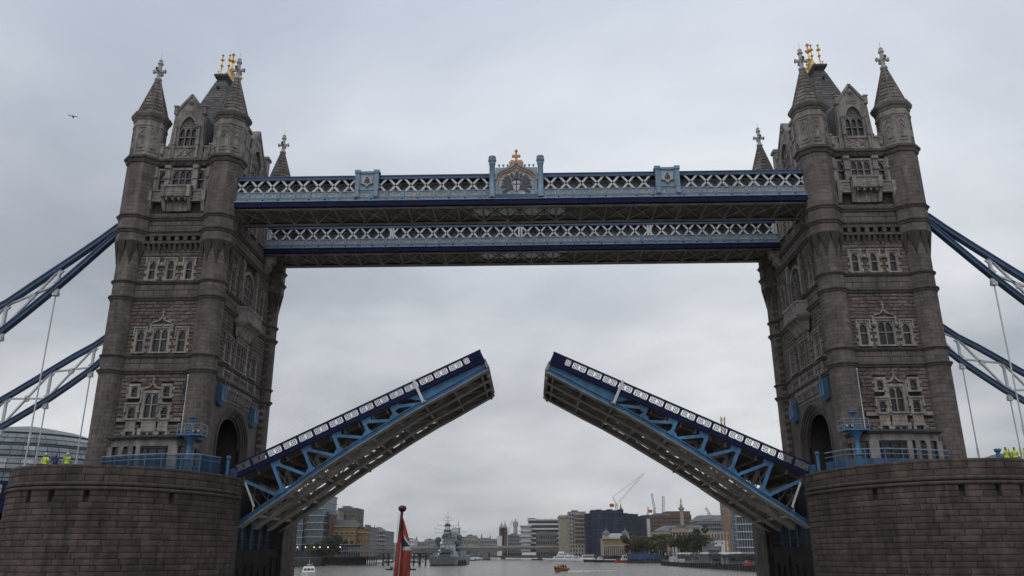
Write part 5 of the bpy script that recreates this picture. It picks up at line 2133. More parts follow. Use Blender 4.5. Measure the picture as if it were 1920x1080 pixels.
wallstuff()
LAMPM = mat('lamp_globe', (1.0, .97, .9), .4, emit=1.6)
lamp0 = None
gmesh = fin('globe', MB().ball((0, 0, 4.6), .34, n=8, m=6), LAMPM)
pmesh = fin('post', MB().tube([(0, 0, 0), (0, 0, 4.3)], .09, 6), BLACK)
LQ = ['leftmost in the row, by the pier', 'second in the row from the pier', 'third in the row from the pier', 'fourth in the row from the pier', 'fifth in the row from the pier', 'last of the row, beside the pavilion']
for k, (u, lb) in enumerate(zip((558, 573, 589, 600, 615, 638), LQ)):
    p = at(u, 1026, 433)
    t = thing('street_lamp', (p.x, 433, p.z - 4.6), 'lit white globe lamp on the south quay, ' + lb, 'lamp', 'globe lamps along the quay')
    link('post', pmesh, t)
    link('globe', gmesh, t)


# --- trees
LEAF = mat('tree_foliage', (.11, .115, .045), .8, var=.55, noise=.3, nscale=.3)
LEAF2 = mat('dark_tree_foliage', (.045, .06, .028), .8, var=.5, noise=.3, nscale=.3)
BARK = mat('tree_bark', (.06, .05, .04), .95, noise=.3, nscale=2)


def crown_mesh(seed, R_, H, n, m):
    r = random.Random(seed)
    mb = MB()
    lobes = [(r.uniform(-.68, .68) * R_, r.uniform(-.68, .68) * R_, r.uniform(.22, .88) * H, r.uniform(.2, .42) * R_) for _ in range(16)]
    for _ in range(n):
        lx, ly, lz, lr = r.choice(lobes)
        d = Vector((r.gauss(0, 1), r.gauss(0, 1), r.gauss(0, 1))).normalized() * lr * r.uniform(.55, 1.08)
        c = Vector((lx, ly, lz)) + d
        s = r.uniform(.22, .5)
        a = Vector((r.gauss(0, 1), r.gauss(0, 1), r.gauss(0, .6))).normalized()
        b = a.cross(Vector((r.gauss(0, 1), r.gauss(0, 1), r.gauss(0, 1)))).normalized()
        mb.add([c - a * s, c - b * s * .7, c + a * s, c + b * s * .7], [(0, 1, 2, 3)])
    return fin('crown', mb, m, False)


def trunk_mesh(seed, H):
    r = random.Random(seed)
    mb = MB().tube([(0, 0, 0), (.1, 0, H * .3), (0, .1, H * .55)], .42, 7, .2)
    for k in range(6):
        a = k * PI / 3 + r.uniform(-.3, .3)
        mb.tube([(0, 0, H * (.26 + .05 * k)), (math.cos(a) * 1.5, math.sin(a) * 1.5, H * (.42 + .04 * k)), (math.cos(a) * 2.9, math.sin(a) * 2.9, H * (.6 + .04 * k))], .16, 5, .05)
    return fin('trunk', mb, BARK)


CR = [crown_mesh(k, 5.2, 12.5, 3400, LEAF) for k in (1, 2, 3)]
TR = [trunk_mesh(k, 13) for k in (1, 2, 3)]
CRD = [crown_mesh(k, 6.5, 13, 3400, LEAF2) for k in (7, 8)]


def tree(u, v, Y, i, lab, dark=False, group='trees on the north quay', sc=None):
    p = at(u, v, Y)
    h = (p.z - ZL) / 13.5
    t = thing('broadleaf_tree', (p.x, Y, ZL), lab, 'tree', group, rz=i * 1.3)
    c = link('crown', (CRD if dark else CR)[i % (2 if dark else 3)], t)
    k = link('trunk', TR[i % 3], t)
    for o in (c, k):
        o.scale = (sc or h, sc or h, h)


for i, (u, v, lab) in enumerate([(1182, 1006, 'olive green tree at the left end of the north quay row'), (1200, 1005, 'second tree from the left in the north quay row'), (1219, 1006, 'third tree from the left in the north quay row'),
                                 (1240, 1003, 'middle tree of the north quay row, before the long pale building'), (1258, 1006, 'tree right of the middle of the north quay row'), (1277, 1007, 'tree below the tall stone column in the north quay row'), (1294, 1003, 'tree next to the tallest one in the north quay row')]):
    tree(u, v - 8, 520 - i * 6, i, lab, sc=(at(u, v - 8, 520 - i * 6).z - ZL) / 13.5 * 1.3)
tree(1313, 984, 470, 1, 'tallest darkest tree, at the right end of the north quay row', True)
tree(1230, 1012, 560, 2, 'smaller tree set back behind the middle of the north quay row')
tree(627, 1000, 440, 0, 'large dark rounded tree before the yellow arched building', True, 'trees on the south quay')
tree(614, 1006, 446, 1, 'dark tree between the teal glass block and the arched building', True, 'trees on the south quay')
tree(588, 1013, 440, 2, 'lighter green small tree in front of the teal glass block', False, 'trees on the south quay')
tree(648, 1010, 452, 1, 'dark tree partly hiding the arched building, above the pavilion', True, 'trees on the south quay')

# --- London's stone-faced road bridge upstream
t = thing('river_bridge', (-40, 900, 0), 'long low concrete road bridge with flat arches crossing the river upstream', 'bridge')
xs0, xs1 = at(672, 1030, 900).x, at(1110, 1030, 900).x
zt = 14.6
PB = [-150, -48.0, 58.0]
db = MB()
xs = [xs0 + (xs1 - xs0) * k / 60 for k in range(61)]
piers = [-158, -52, 34, 120]
def soff(x):
    for p, q in zip([-260] + piers, piers + [220]):
        if p <= x <= q:
            f = (x - p) / (q - p)
            return zt - 2.0 - 5.5 * (2 * f - 1) ** 2
    return zt - 3
db.prism([(x, soff(x)) for x in xs] + [(x, zt) for x in reversed(xs)], 'y', 900, 930)
wsub('deck', db, CONC, t)
wsub('parapet', MB().box(xs0, xs1, 899.4, 899.99, zt - .9, zt + 1.3), BEIGE, t)
for x in piers[:3]:
    wsub('pier', MB().box(x - 3.2, x + 3.2, 899.5, 930.5, -2, zt - 7), CONC, t)
    wsub('pier_foot', MB().box(x - 4.2, x + 4.2, 896, 934, -2, 1.2), QWALL, t)
t = thing('rail_bridge', (-40, 1150, 0), 'dark railway bridge seen under the arches of the road bridge', 'bridge')
wsub('deck', MB().box(-260, 140, 1150, 1175, 9, 12), SHIPD, t)
for x in (-150, -95, -40, 15):
    wsub('pier', MB().box(x - 3, x + 3, 1150, 1175, -2, 9), QWALL, t)

# --- skyline behind the bridges
bld('white_tower', 'white boxy tower with shoulders rising behind the warship', 'tower', 846.5, 861, 990, 1500, 25, WHITEB, 9, 4, LGREY, span=.8, pier=.7, roof=WHITEB)
bld('pale_fenestrated_block', 'pale building with two rows of dark windows right of the warship', 'building', 859, 897, 1009, 1250, 40, BEIGE, 3, 15, FGL, span=.4, pier=.5)
bld('hipped_block', 'small pale building with grey roof above the fenestrated block', 'building', 874, 893, 1004.5, 1400, 30, GREYW, 4, 6)
bld('low_skyline_block', 'low grey blocks left of the warship beyond the road bridge', 'building', 760, 800, 1016, 1500, 40, GREYW, 4, 10)
bld('low_skyline_block', 'low pale block beyond the road bridge right of the ensign', 'building', 762, 778, 1011, 1450, 40, WHITEB, 4, 5)
bld('low_skyline_block', 'low grey block immediately left of the warship superstructure', 'building', 796, 818, 1012, 1600, 40, GREYW, 4, 6)
bld('low_skyline_block', 'low blue-grey block beyond the bridge, left of the ensign', 'building', 722, 745, 1018, 1500, 40, GREYW, 3, 8)
bld('low_skyline_block', 'low pale block between the fenestrated building and twin turrets', 'building', 897, 932, 1011, 1350, 40, GREYW, 4, 12)
t, x0, x1, z1 = bld('blue_office', 'dark blue-grey office right of the twin brick turrets', 'office building', 952, 978, 1003, 1180, 40, GREYW, 6, 8, BGL, span=.3, pier=.2)
for (u, v0, v1, lab) in ((903, 1000, 1012, 'thin dark church spire above the low pale roofs'), (919, 1003, 1013, 'stubby pale church steeple left of the twin turrets'), (781, 1005, 1014, 'faint thin spire between the ensign and the warship')):
    p, q = at(u, v0, 1500), at(u, v1 + 9, 1500)
    t = thing('church_spire', (p.x, 1500, ZL), lab, 'spire')
    m = MB().lathe([(3.2, ZL), (3.2, q.z + (p.z - q.z) * .45), (2.2, q.z + (p.z - q.z) * .5), (.15, p.z)], p.x, 1500, 6)
    wsub('steeple', m, CONC, t)
for u, v, lab in ((940.5, 977, 'left'), (946.8, 974, 'right')):
    p = at(u, v, 1180)
    zb = at(u, 990, 1180).z
    t = thing('brick_turret', (p.x, 1180, ZL), '%s one of two domed brick turrets with spires by the rail bridge' % lab, 'turret', 'twin brick turrets')
    wsub('shaft', MB().box(p.x - 3.6, p.x + 3.6, 1176, 1184, ZL, zb), BRICK, t)
    for z in (zb - 9, zb - 4):
        wsub('opening', MB().box(p.x - 1.2, p.x + 1.2, 1175.85, 1176, z, z + 3), DARK, t)
    wsub('dome', MB().lathe([(3.9, zb), (3.9, zb + .6), (3.2, zb + 2.4), (1.4, zb + 4.2), (1.0, zb + 6), (.8, zb + 6.2), (.1, p.z)], p.x, 1180, 8), GREYW, t)
p0, p1 = at(932, 1005, 1120), at(941, 1005, 1120)
t = thing('wrapped_scaffold', (p0.x, 1120, ZL), 'plain white wrapped scaffold beside the twin brick turrets', 'scaffold')
wsub('sheeting', MB().box(p0.x, p1.x, 1120, 1130, ZL, p0.z), WHITEB, t)
p = at(966.5, 972, 3600)
t = thing('telecom_tower', (p.x, 3600, ZL), 'faint slender telecom tower far behind the offices', 'tower')
sp = (p.z - ZL)
wsub('shaft', MB().lathe([(7, ZL), (7, ZL + sp * .45), (9.5, ZL + sp * .46), (9.5, ZL + sp * .7), (8, ZL + sp * .72), (8, ZL + sp * .76), (12, ZL + sp * .78), (12, ZL + sp * .9), (4, ZL + sp * .92), (1.2, p.z)], p.x, 3600, 12), GREYW, t)


def crane(lab, base, top, jib, Y, colm, group='construction cranes', tail=None):
    """a lattice tower crane: mast from base to top, jib from top to its tip (photo pixels at depth Y)"""
    a, b = at(*base, Y), at(*top, Y)
    t = thing('tower_crane', (a.x, Y, a.z), lab, 'crane', group)
    w = 1.1
    def truss(name, p, q, w, n):
        m = MB()
        d = q - p
        x = Vector((0, 1, 0))
        y = d.cross(x).normalized()
        C4 = [(x * i + y * j) * w for i, j in ((-1, -1), (1, -1), (1, 1), (-1, 1))]
        for c in C4:
            m.bar(p + c, q + c, w * .3, w * .3)
        for k in range(n):
            e, f = p + d * k / n, p + d * (k + 1) / n
            for i in range(4):
                m.bar(e + C4[i], f + C4[(i + 1) % 4], w * .18, w * .18)
        wsub(name, m, colm, t)
    if (b - a).length > 2:
        truss('mast', a, b, w, max(3, int((b - a).length / 3)))
    if jib:
        c = at(*jib, Y)
        truss('jib', b, c, .8, max(4, int((c - b).length / 3.5)))
        wsub('cab', MB().box(b.x - 1.8, b.x + .6, Y - 1.6, Y + 1.6, b.z - 2.2, b.z + .6), WHITEB, t)
        if tail:
            d = at(*tail, Y)
            wsub('counter_mast', MB().bar(b, d, .9, .9), colm, t)
            wsub('tie_rope', MB().tube([d, c], .14, 4), SHIPD, t)
            wsub('counterweight', MB().box(b.x - 7.5, b.x - 3, Y - 1.3, Y + 1.3, b.z - 2.6, b.z + .8), REDP, t)
    return t


crane('red and white luffing crane on the netted blue building', (1156, 958), (1156, 946), (1207, 888), 815, WHITEB, tail=(1149, 932))
crane('grey crane with near-vertical jib above the brown building', (1228, 966), (1227, 957), (1222, 925), 900, CONC, tail=(1229, 952))
crane('single upright grey crane mast beside the near-vertical jib', (1243.5, 968), (1243.5, 930), None, 900, CONC)
crane('small faint crane jib left of the upright cranes', (1214.5, 968), (1214.5, 962), (1215.5, 950), 1100, CONC)
crane('small crane jib above the grey hipped roofs', (1330, 967), (1330, 963), (1323, 952), 800, SHIPD)
crane('orange crane mast rising behind the raised leaf', (1365, 1036), (1355, 782), None, 430, OCHRE)
crane('faint crane beside the twin brick turrets', (953.5, 1006), (953.5, 996), (960.5, 975), 1400, CONC)

# --- north bank
a, b = at(990, 973, 985), at(1052, 973, 985)
t = thing('terraced_office', ((a.x + b.x) / 2, 985, ZL), 'white banded office with stepped glass terraces beside the road bridge', 'office building')
banded(t, a.x, b.x, 985, 1020, ZL + 5, a.z, 7, WHITEB, FGL, .8, .34, 0)
c, d = at(976, 985, 983), at(995, 985, 983)
banded(t, c.x, d.x, 981, 1015, ZL + 5, c.z, 5, WHITEB, LGREY, 1.4, .2, 0)
wsub('plant_room', MB().box(a.x, a.x + (b.x - a.x) * .22, 984, 1000, a.z + .05, a.z + 1.0), SHIPD, t)
bld('brown_block', 'brown-grey block in front of the white banded office', 'building', 1005, 1044, 1000, 950, 25, CONC, 4, 9, FGL, span=.4, pier=.4)
a, b = at(1048, 963, 870), at(1066, 963, 870)
t = thing('stone_office', (a.x, 870, ZL), 'tall beige stone office with columned balconies beside the blue netting', 'office building')
wsub('tower_wall', MB().box(a.x, b.x, 870, 900, ZL, at(1056, 966, 870).z), CREAM, t)
zc = at(1056, 968, 870).z
wsub('cornice', MB().box(a.x - .8, b.x + .8, 869, 901, zc - 1.6, zc + .2), CREAM, t)
c = at(1098, 960, 866)
fill(t, b.x + .02, c.x, 866.5, 900, ZL, at(1080, 960, 866).z, BEIGE, 11, 6, FGL, .5, .5)
for k in range(7):
    z = at(1080, 1012 - k * 7.6, 864).z
    wsub('balcony', MB().box(at(1077, 1000, 864).x, c.x, 863, 866.4, z, z + 1.3), BEIGE, t)
# netted scaffold
t = None
tops = [(1097, 1109, 961, 806), (1108, 1168.5, 955.5, 800), (1168, 1196, 963, 808), (1195.5, 1211, 967, 812)]
p = at(1150, 955, 800)
t = thing('netted_building', (p.x, 800, ZL), 'large building wrapped in dark blue scaffold netting below the red crane', 'building')
for u0, u1, v, Y in tops:
    a, b = at(u0, v, Y), at(u1, v, Y)
    n = max(1, round((u1 - u0) / 10))
    for i in range(n):
        f0, f1 = a.x + (b.x - a.x) * i / n, a.x + (b.x - a.x) * (i + 1) / n
        wsub('net_panel', MB().box(f0 + .08, f1 - .08, Y + rng.uniform(-.7, .4), Y + 25, ZL, a.z + rng.uniform(-1.0, .6)), NET, t)
    pl = MB()
    for k in range(8):
        z = ZL + (a.z - ZL) * (k + .5) / 8
        pl.tube([(a.x, Y - 1, z), (b.x, Y - 1, z)], .12, 4)
    for k in range(n * 2 + 1):
        x = a.x + (b.x - a.x) * k / (n * 2)
        pl.tube([(x, Y - 1, ZL), (x, Y - 1, a.z + 1.4)], .09, 4)
    wsub('scaffold_poles', pl, SHIPD, t, kind='stuff')
p = at(1163.5, 943, 900)
t = thing('church_spire', (p.x, 900, ZL), 'grey pinnacled church tower top behind the netted blue building', 'spire')
zb = at(1163.5, 960, 900).z
m = MB().box(p.x - 2.4, p.x + 2.4, 898, 902, ZL, zb + 2)
m.lathe([(2.2, zb + 2), (1.2, zb + 5), (.9, zb + 6), (.1, p.z)], p.x, 900, 6)
wsub('steeple', m, CONC, t)
# arcaded market hall
a, b = at(1131, 1010, 640), at(1180, 1010, 640)
t = thing('market_hall', ((a.x + b.x) / 2, 640, ZL), 'yellow stone market hall with round-arched arcade and two pavilion domes', 'building')
x0, x1, z1 = a.x, b.x, at(1155, 1011, 640).z
wsub('wall', MB().box(x0, x1, 640.9, 670, ZL, z1), CREAM, t)
n = 13
for k in range(n + 1):
    x = x0 + (x1 - x0) * k / n
    wsub('column', MB().box(x - .45, x + .45, 639.6, 640.9, ZL, ZL + (z1 - ZL) * .55), CREAM, t)
g = MB()
for k in range(n):
    x = x0 + (x1 - x0) * (k + .5) / n
    g.prism([(x - .85, ZL + .3)] + arch(1.7, ZL + (z1 - ZL) * .36, .85, 4, x) + [(x + .85, ZL + .3)], 'y', 640.8, 640.88)
wsub('arcade_glazing', g, FGL, t, kind='stuff')
wsub('entablature', MB().box(x0 - .4, x1 + .4, 639.4, 641, ZL + (z1 - ZL) * .56, ZL + (z1 - ZL) * .66), BEIGE, t)
wsub('attic', MB().box(x0, x1, 640.2, 641, ZL + (z1 - ZL) * .66, z1), YBRICK, t)
wsub('cornice', MB().box(x0 - .5, x1 + .5, 639.3, 670.5, z1, z1 + .8), BEIGE, t)
wsub('roof', MB().taper(x0 + 5, x1 - 5, 641, 669, z1 + .8, x0 + 6, x1 - 6, 646, 664, z1 + 5), LGREY, t)
for k in range(5):
    x = x0 + (x1 - x0) * (.26 + .12 * k)
    wsub('dormer', MB().prism([(x - .8, z1 + .8), (x - .8, z1 + 3), (x, z1 + 4.2), (x + .8, z1 + 3), (x + .8, z1 + .8)], 'y', 640.6, 646), WHITEB, t)
for x in (x0 + 3, x1 - 3):
    wsub('pavilion', MB().taper(x - 3.4, x + 3.4, 640.4, 648, z1 + .8, x - 3.0, x + 3.0, 641, 647, z1 + 3.4), BEIGE, t)
    wsub('dome', MB().lathe([(3.6, z1 + 3.4), (3.4, z1 + 5), (2.4, z1 + 6.6), (.8, z1 + 7.4), (.4, z1 + 9.6), (.05, z1 + 10)], x, 644, 8), ROOFG, t)
# brown office, monument column, custom house and neighbours
t, x0, x1, z1 = bld('brown_office', 'dark red-brown office with white edge behind the stone column', 'office building', 1211, 1296, 966, 850, 45, BRICK, 10, 18, FGL, span=.6, pier=.3)
wsub('stair_tower', MB().box(x0 + .5, x0 + 4, 848, 850.5, ZL, z1 - 4), WHITEB, t)
wsub('upper_storey', MB().box(x0 + 24, x1 - .5, 853, 890, z1 + .55, z1 + 4.5), BRICK, t)
p = at(1276, 933, 790)
zc = at(1276, 955, 790).z
t = thing('monument_column', (p.x, 790, ZL), 'tall fluted stone column with balcony and gilded urn on top', 'monument')
m = MB().lathe([(2.15, ZL + 6), (2.1, ZL + 8), (1.75, zc - 2), (1.9, zc - 1.6)], p.x, 790, 16)
wsub('shaft', m, BEIGE, t)
wsub('pedestal', MB().box(p.x - 3.2, p.x + 3.2, 787, 793, ZL, ZL + 6), BEIGE, t)
wsub('balcony', MB().lathe([(1.9, zc - 1.6), (3.0, zc - .2), (3.2, zc + .1), (3.2, zc + 1.9), (2.9, zc + 1.9), (2.9, zc + .2), (1.6, zc + .2), (1.5, zc + 4.4), (1.2, zc + 4.8), (.9, zc + 5.6), (.5, zc + 6)], p.x, 790, 14), BEIGE, t)
zu = zc + 6
wsub('gilded_urn', MB().lathe([(.3, zu), (.9, zu + .8), (.5, zu + 1.6), (1.1, zu + 2.8), (.9, zu + 3.6), (.2, p.z)], p.x, 790, 10), GOLD, t)
a, b = at(1228, 1003, 575), at(1368, 1003, 575)
t = thing('custom_house', ((a.x + b.x) / 2, 575, ZL), 'long pale classical riverside building behind the row of trees', 'building')
zt2 = at(1300, 996, 575).z
fill(t, a.x, b.x, 575, 600, ZL, zt2, CREAM, 3, 24, FGL, .55, .4, ROOFG)
c, d = at(1260, 990, 572), at(1312, 990, 572)
zt3 = at(1286, 990, 572).z
fill(t, c.x, d.x, 572, 574.9, ZL, zt3, CREAM, 3, 9, FGL, .5, .45, ROOFG)
for k in range(10):
    x = c.x + (d.x - c.x) * k / 9
    wsub('column', MB().tube([(x, 571.2, ZL + 7), (x, 571.2, zt3 - 3.4)], .42, 8), CREAM, t)
wsub('cornice', MB().box(c.x - .8, d.x + .8, 570.6, 575, zt3 - 3.3, zt3 - 2.2), CREAM, t)
wsub('slate_roof', MB().taper(c.x - 12, d.x + 10, 576, 599, zt2 + .55, c.x - 4, d.x + 2, 584, 592, at(1286, 985, 580).z), ROOFG, t)
t, x0, x1, z1 = bld('hipped_office', 'grey office with sloping metal roof behind the long pale building', 'office building', 1308, 1362, 978, 700, 40, GREYW, 7, 14, BGL, span=.4, pier=.2)
wsub('sloped_roof', MB().taper(x0 - 1, x1 + 1, 700, 740, z1 + .6, x0 + 5, x1 - 2, 712, 730, at(1330, 966, 712).z), ROOFG, t)
t, x0, x1, z1 = bld('white_hoarding', 'plain white hoarding with two dark openings in front of the classical building', 'hoarding', 1327, 1365, 1013, 500, 1.2, WHITEB, 1, 1, WHITEB, span=1, pier=1)
for u in (1343, 1354):
    x = at(u, 1017, 500).x
    wsub('opening', MB().box(x - .45, x + .45, 499.85, 499.94, z1 - 2.6, z1 - 1.4), DARK, t)
t2, x0, x1, z1 = bld('grey_pavilion', 'low grey glazed kiosk roofs on the north quay under the hoarding', 'kiosk', 1325, 1352, 1026, 430, 14, GREYW, 1, 7, FGL, span=.3, pier=.2)
a, b = at(1383, 969, 415), at(1420, 969, 415)
t = thing('curved_glass_office', ((a.x + b.x) / 2, 415, ZL), 'dark glass office with white floor rings behind the right pier', 'office building')
nf = 5
zt4 = a.z
fh = (zt4 - ZL) / nf
R_ = (b.x - a.x) / 2
xm = (a.x + b.x) / 2
wsub('glazing', MB().lathe([(R_ - .5, ZL), (R_ - .5, zt4 - .2)], xm, 415 + R_, 24), BGL, t)
for k in range(nf + 1):
    z = ZL + k * fh
    wsub('floor_band', MB().lathe([(R_ - .6, z), (R_ + .5, z), (R_ + .5, z + .45), (R_ - .6, z + .45)], xm, 415 + R_, 24), WHITEB, t)
m = MB()
for k in range(24):
    a_ = 2 * PI * k / 24
    m.tube([(xm + R_ * math.cos(a_), 415 + R_ + R_ * math.sin(a_), ZL), (xm + R_ * math.cos(a_), 415 + R_ + R_ * math.sin(a_), zt4)], .12, 4)
wsub('mullions', m, LGREY, t)
bld('dark_glass_tower', 'blue-grey glass tower behind the orange crane mast', 'office building', 1367, 1412, 922, 640, 40, GREYW, 16, 12, BGL, span=.2, pier=.15)
# blue wall
a, b = at(1176, 1038, 500), at(1242, 1038, 500)
t = thing('quay_hoarding', ((a.x + b.x) / 2, 500, ZL - 5), 'long blue hoarding above dark piles along the north quay', 'hoarding')
for k in range(9):
    x0, x1 = a.x + (b.x - a.x) * k / 9, a.x + (b.x - a.x) * (k + 1) / 9
    wsub('panel', MB().box(x0 + .06, x1 - .06, 500, 500.3, 2.4, a.z), BLUEW, t)
    wsub('pile', MB().box(x0 - .3, x0 + .3, 499.4, 500, -2, 2.6), TIMB, t)
wsub('pile_wall', MB().box(a.x, b.x, 500.35, 501, -2, 2.4), QWALL, t)

# --- rounded glass hall on the south bank
cx, cy = at(52, 840, 185).x, 185.0
t = thing('glass_hall', (cx, cy, ZL), 'rounded egg-shaped glass hall with leaning rings of panes beyond the pier', 'building')
PANE = [mat('hall_pane_%d' % k, c, .15, noise=.35, nscale=.4) for k, c in enumerate(((.16, .18, .20), (.11, .125, .14), (.30, .33, .36)))]
FR = mat('hall_frame', (.045, .05, .055), .6)
zt5 = at(60, 799, 180).z
H = zt5 - ZL
prof = [(0, 31), (.12, 34), (.25, 36.5), (.38, 38), (.5, 38), (.6, 36.8), (.7, 34.5), (.78, 31.5), (.86, 27), (.93, 20), (.975, 12), (1.0, 3)]
def rad(f):
    for (a, b), (c, d) in zip(prof, prof[1:]):
        if a <= f <= c:
            return b + (d - b) * (f - a) / (c - a)
    return prof[-1][1]
core = MB().lathe([(rad(k / 24) - .45, ZL + H * k / 24) for k in range(25)], cx, cy, 40)
wsub('core', core, FR, t)
NF, NP = 9, 60
low = MB()
for j in range(NF):
    f0, f1 = j / NF * .9 + .012, (j + 1) / NF * .9 - .016
    z0, z1 = ZL + H * f0, ZL + H * f1
    wsub('floor_ring', MB().lathe([(rad(f1 + .016) - .5, z1 + .1), (rad(f1 + .016) + .35, z1 + .14), (rad(f1 + .016) + .35, z1 + .5), (rad(f1 + .016) - .5, z1 + .55)], cx, cy, 48), FR if j % 3 else LGREY, t)
    for k in range(NP):
        a0, a1 = 2 * PI * k / NP + .003, 2 * PI * (k + 1) / NP - .003
        dt = .62 * math.cos((a0 + a1) / 2) - .78 * math.sin((a0 + a1) / 2)
        if dt < .3:
            continue
        zm = (z0 + z1) / 2
        fm = (f0 + f1) / 2
        for g0, g1, y0_, y1_ in ((f0, fm - .004, z0, zm - .15), (fm + .004, f1, zm + .15, z1)):
            q = lambda a, f, z: (cx + rad(f) * math.cos(a), cy + rad(f) * math.sin(a), z)
            pm = MB().add([q(a0, g0, y0_), q(a1, g0, y0_), q(a1, g1, y1_), q(a0, g1, y1_)], [(0, 1, 2, 3)])
            r = rng.random()
            i = 2 if r < .09 else (1 if (j in (2, 5) or r < .4) else 0)
            if j % 3 == 2 and y0_ > zm:
                i = 1
            if j >= 3:
                wsub('pane', pm, PANE[i], t, recalc=False)
            else:
                low.add(pm.v, pm.f)
wsub('lower_panes', low, PANE[0], t, recalc=False, kind='stuff')
wsub('roof_cap', MB().lathe([(rad(.905) + .3, ZL + H * .905), (rad(.95) + .2, ZL + H * .95), (rad(.985) + .1, ZL + H * .985), (2, zt5 + .4)], cx, cy, 48), mat('hall_roof', (.13, .135, .14), .4, noise=.2, nscale=.3), t, smooth=True)
# slender glass spire hidden behind the tower
p = at(166, 830, 700)
q = at(196, 660, 700)
t = thing('glass_spire', (p.x + 25, 720, ZL), 'slender tapering glass skyscraper edge showing beside the left tower', 'skyscraper')
x0 = p.x
wsub('facets', MB().taper(x0 - 1.5, x0 + 52, 700, 750, ZL, x0 + 22, x0 + 30, 722, 728, 300), BGL, t)
m = MB()
for k in range(60):
    z = ZL + 4 * k
    f = (z - ZL) / (300 - ZL)
    m.box(x0 - 1.8 + 23.5 * f, x0 + 2.5 + 23.5 * f, 699.6 + 22 * f, 701 + 22 * f, z, z + 1.6)
wsub('floor_edges', m, WHITEB, t, kind='stuff')
# grey tent roof behind the right pier
p, q = at(1846, 866, 40), at(1902, 850, 40)
t = thing('tent_roof', (p.x, 40, 12.3), 'grey peaked canvas-like roof standing behind the right pier', 'canopy')
zb = 12.3
m = MB()
X0, X1 = at(1838, 860, 40).x, at(1908, 860, 40).x
m.add([(X0, 38, at(1838, 864, 38).z), (X1 - 2.0, 38, at(1895, 853, 38).z), (X1 - 1.6, 38, at(1901, 848, 38).z), (X1, 38, at(1907, 863, 38).z), (X1, 44, at(1907, 865, 44).z), (X1 - 1.6, 44, at(1901, 852, 44).z), (X0, 44, at(1838, 868, 44).z)], [(0, 1, 2, 5, 6), (2, 3, 4, 5)])
m.add([(X0, 38.05, zb), (X1, 38.05, zb), (X1, 38.05, at(1907, 863, 38).z), (X1 - 1.7, 38.05, at(1901, 848, 38).z), (X0, 38.05, at(1838, 864, 38).z)], [(0, 1, 2, 3, 4)])
wsub('canvas', m, mat('grey_canvas', (.12, .125, .135), .8, noise=.2, nscale=.5), t, recalc=False)
# ------------------------------------------------------------------ boats
def hull(L, B, Hh, bow=.35, stern=.85, sheer=.25, n=14, z0=-.4):
    """boat hull along +Y (bow at +L/2), deck edge at height Hh"""
    mb = MB()
    V = []
    for k in range(n + 1):
        f = k / n
        y = -L / 2 + L * f
        w = B / 2 * (stern + (1 - stern) * min(1, f / .3)) if f < 1 - bow else B / 2 * math.sqrt(max(0, 1 - ((f - 1 + bow) / bow) ** 2.2))
        h = Hh * (1 + sheer * max(0, (f - .5) * 2) ** 2)
        w = max(w, .03)
        rake = L * .06 * max(0, (f - .7) / .3)
        V += [(-w, y + rake, h), (-w * .92, y + rake * .6, h * .45), (-w * .6, y, z0), (w * .6, y, z0), (w * .92, y + rake * .6, h * .45), (w, y + rake, h)]
    F = []
    for k in range(n):
        for i in range(5):
            F.append((k * 6 + i, k * 6 + i + 1, k * 6 + 7 + i, k * 6 + 6 + i))
        F.append((k * 6 + 5, k * 6, k * 6 + 6, k * 6 + 11))
    F += [(0, 1, 2, 3, 4, 5), tuple(n * 6 + i for i in (5, 4, 3, 2, 1, 0))]
    return mb.add(V, F)


RIBH = mat('boat_orange', (.26, .095, .025), .6, noise=.15)
BOATW = mat('boat_white', (.72, .73, .74), .35, noise=.06)
BOATB = mat('boat_navy', (.02, .03, .06), .4)


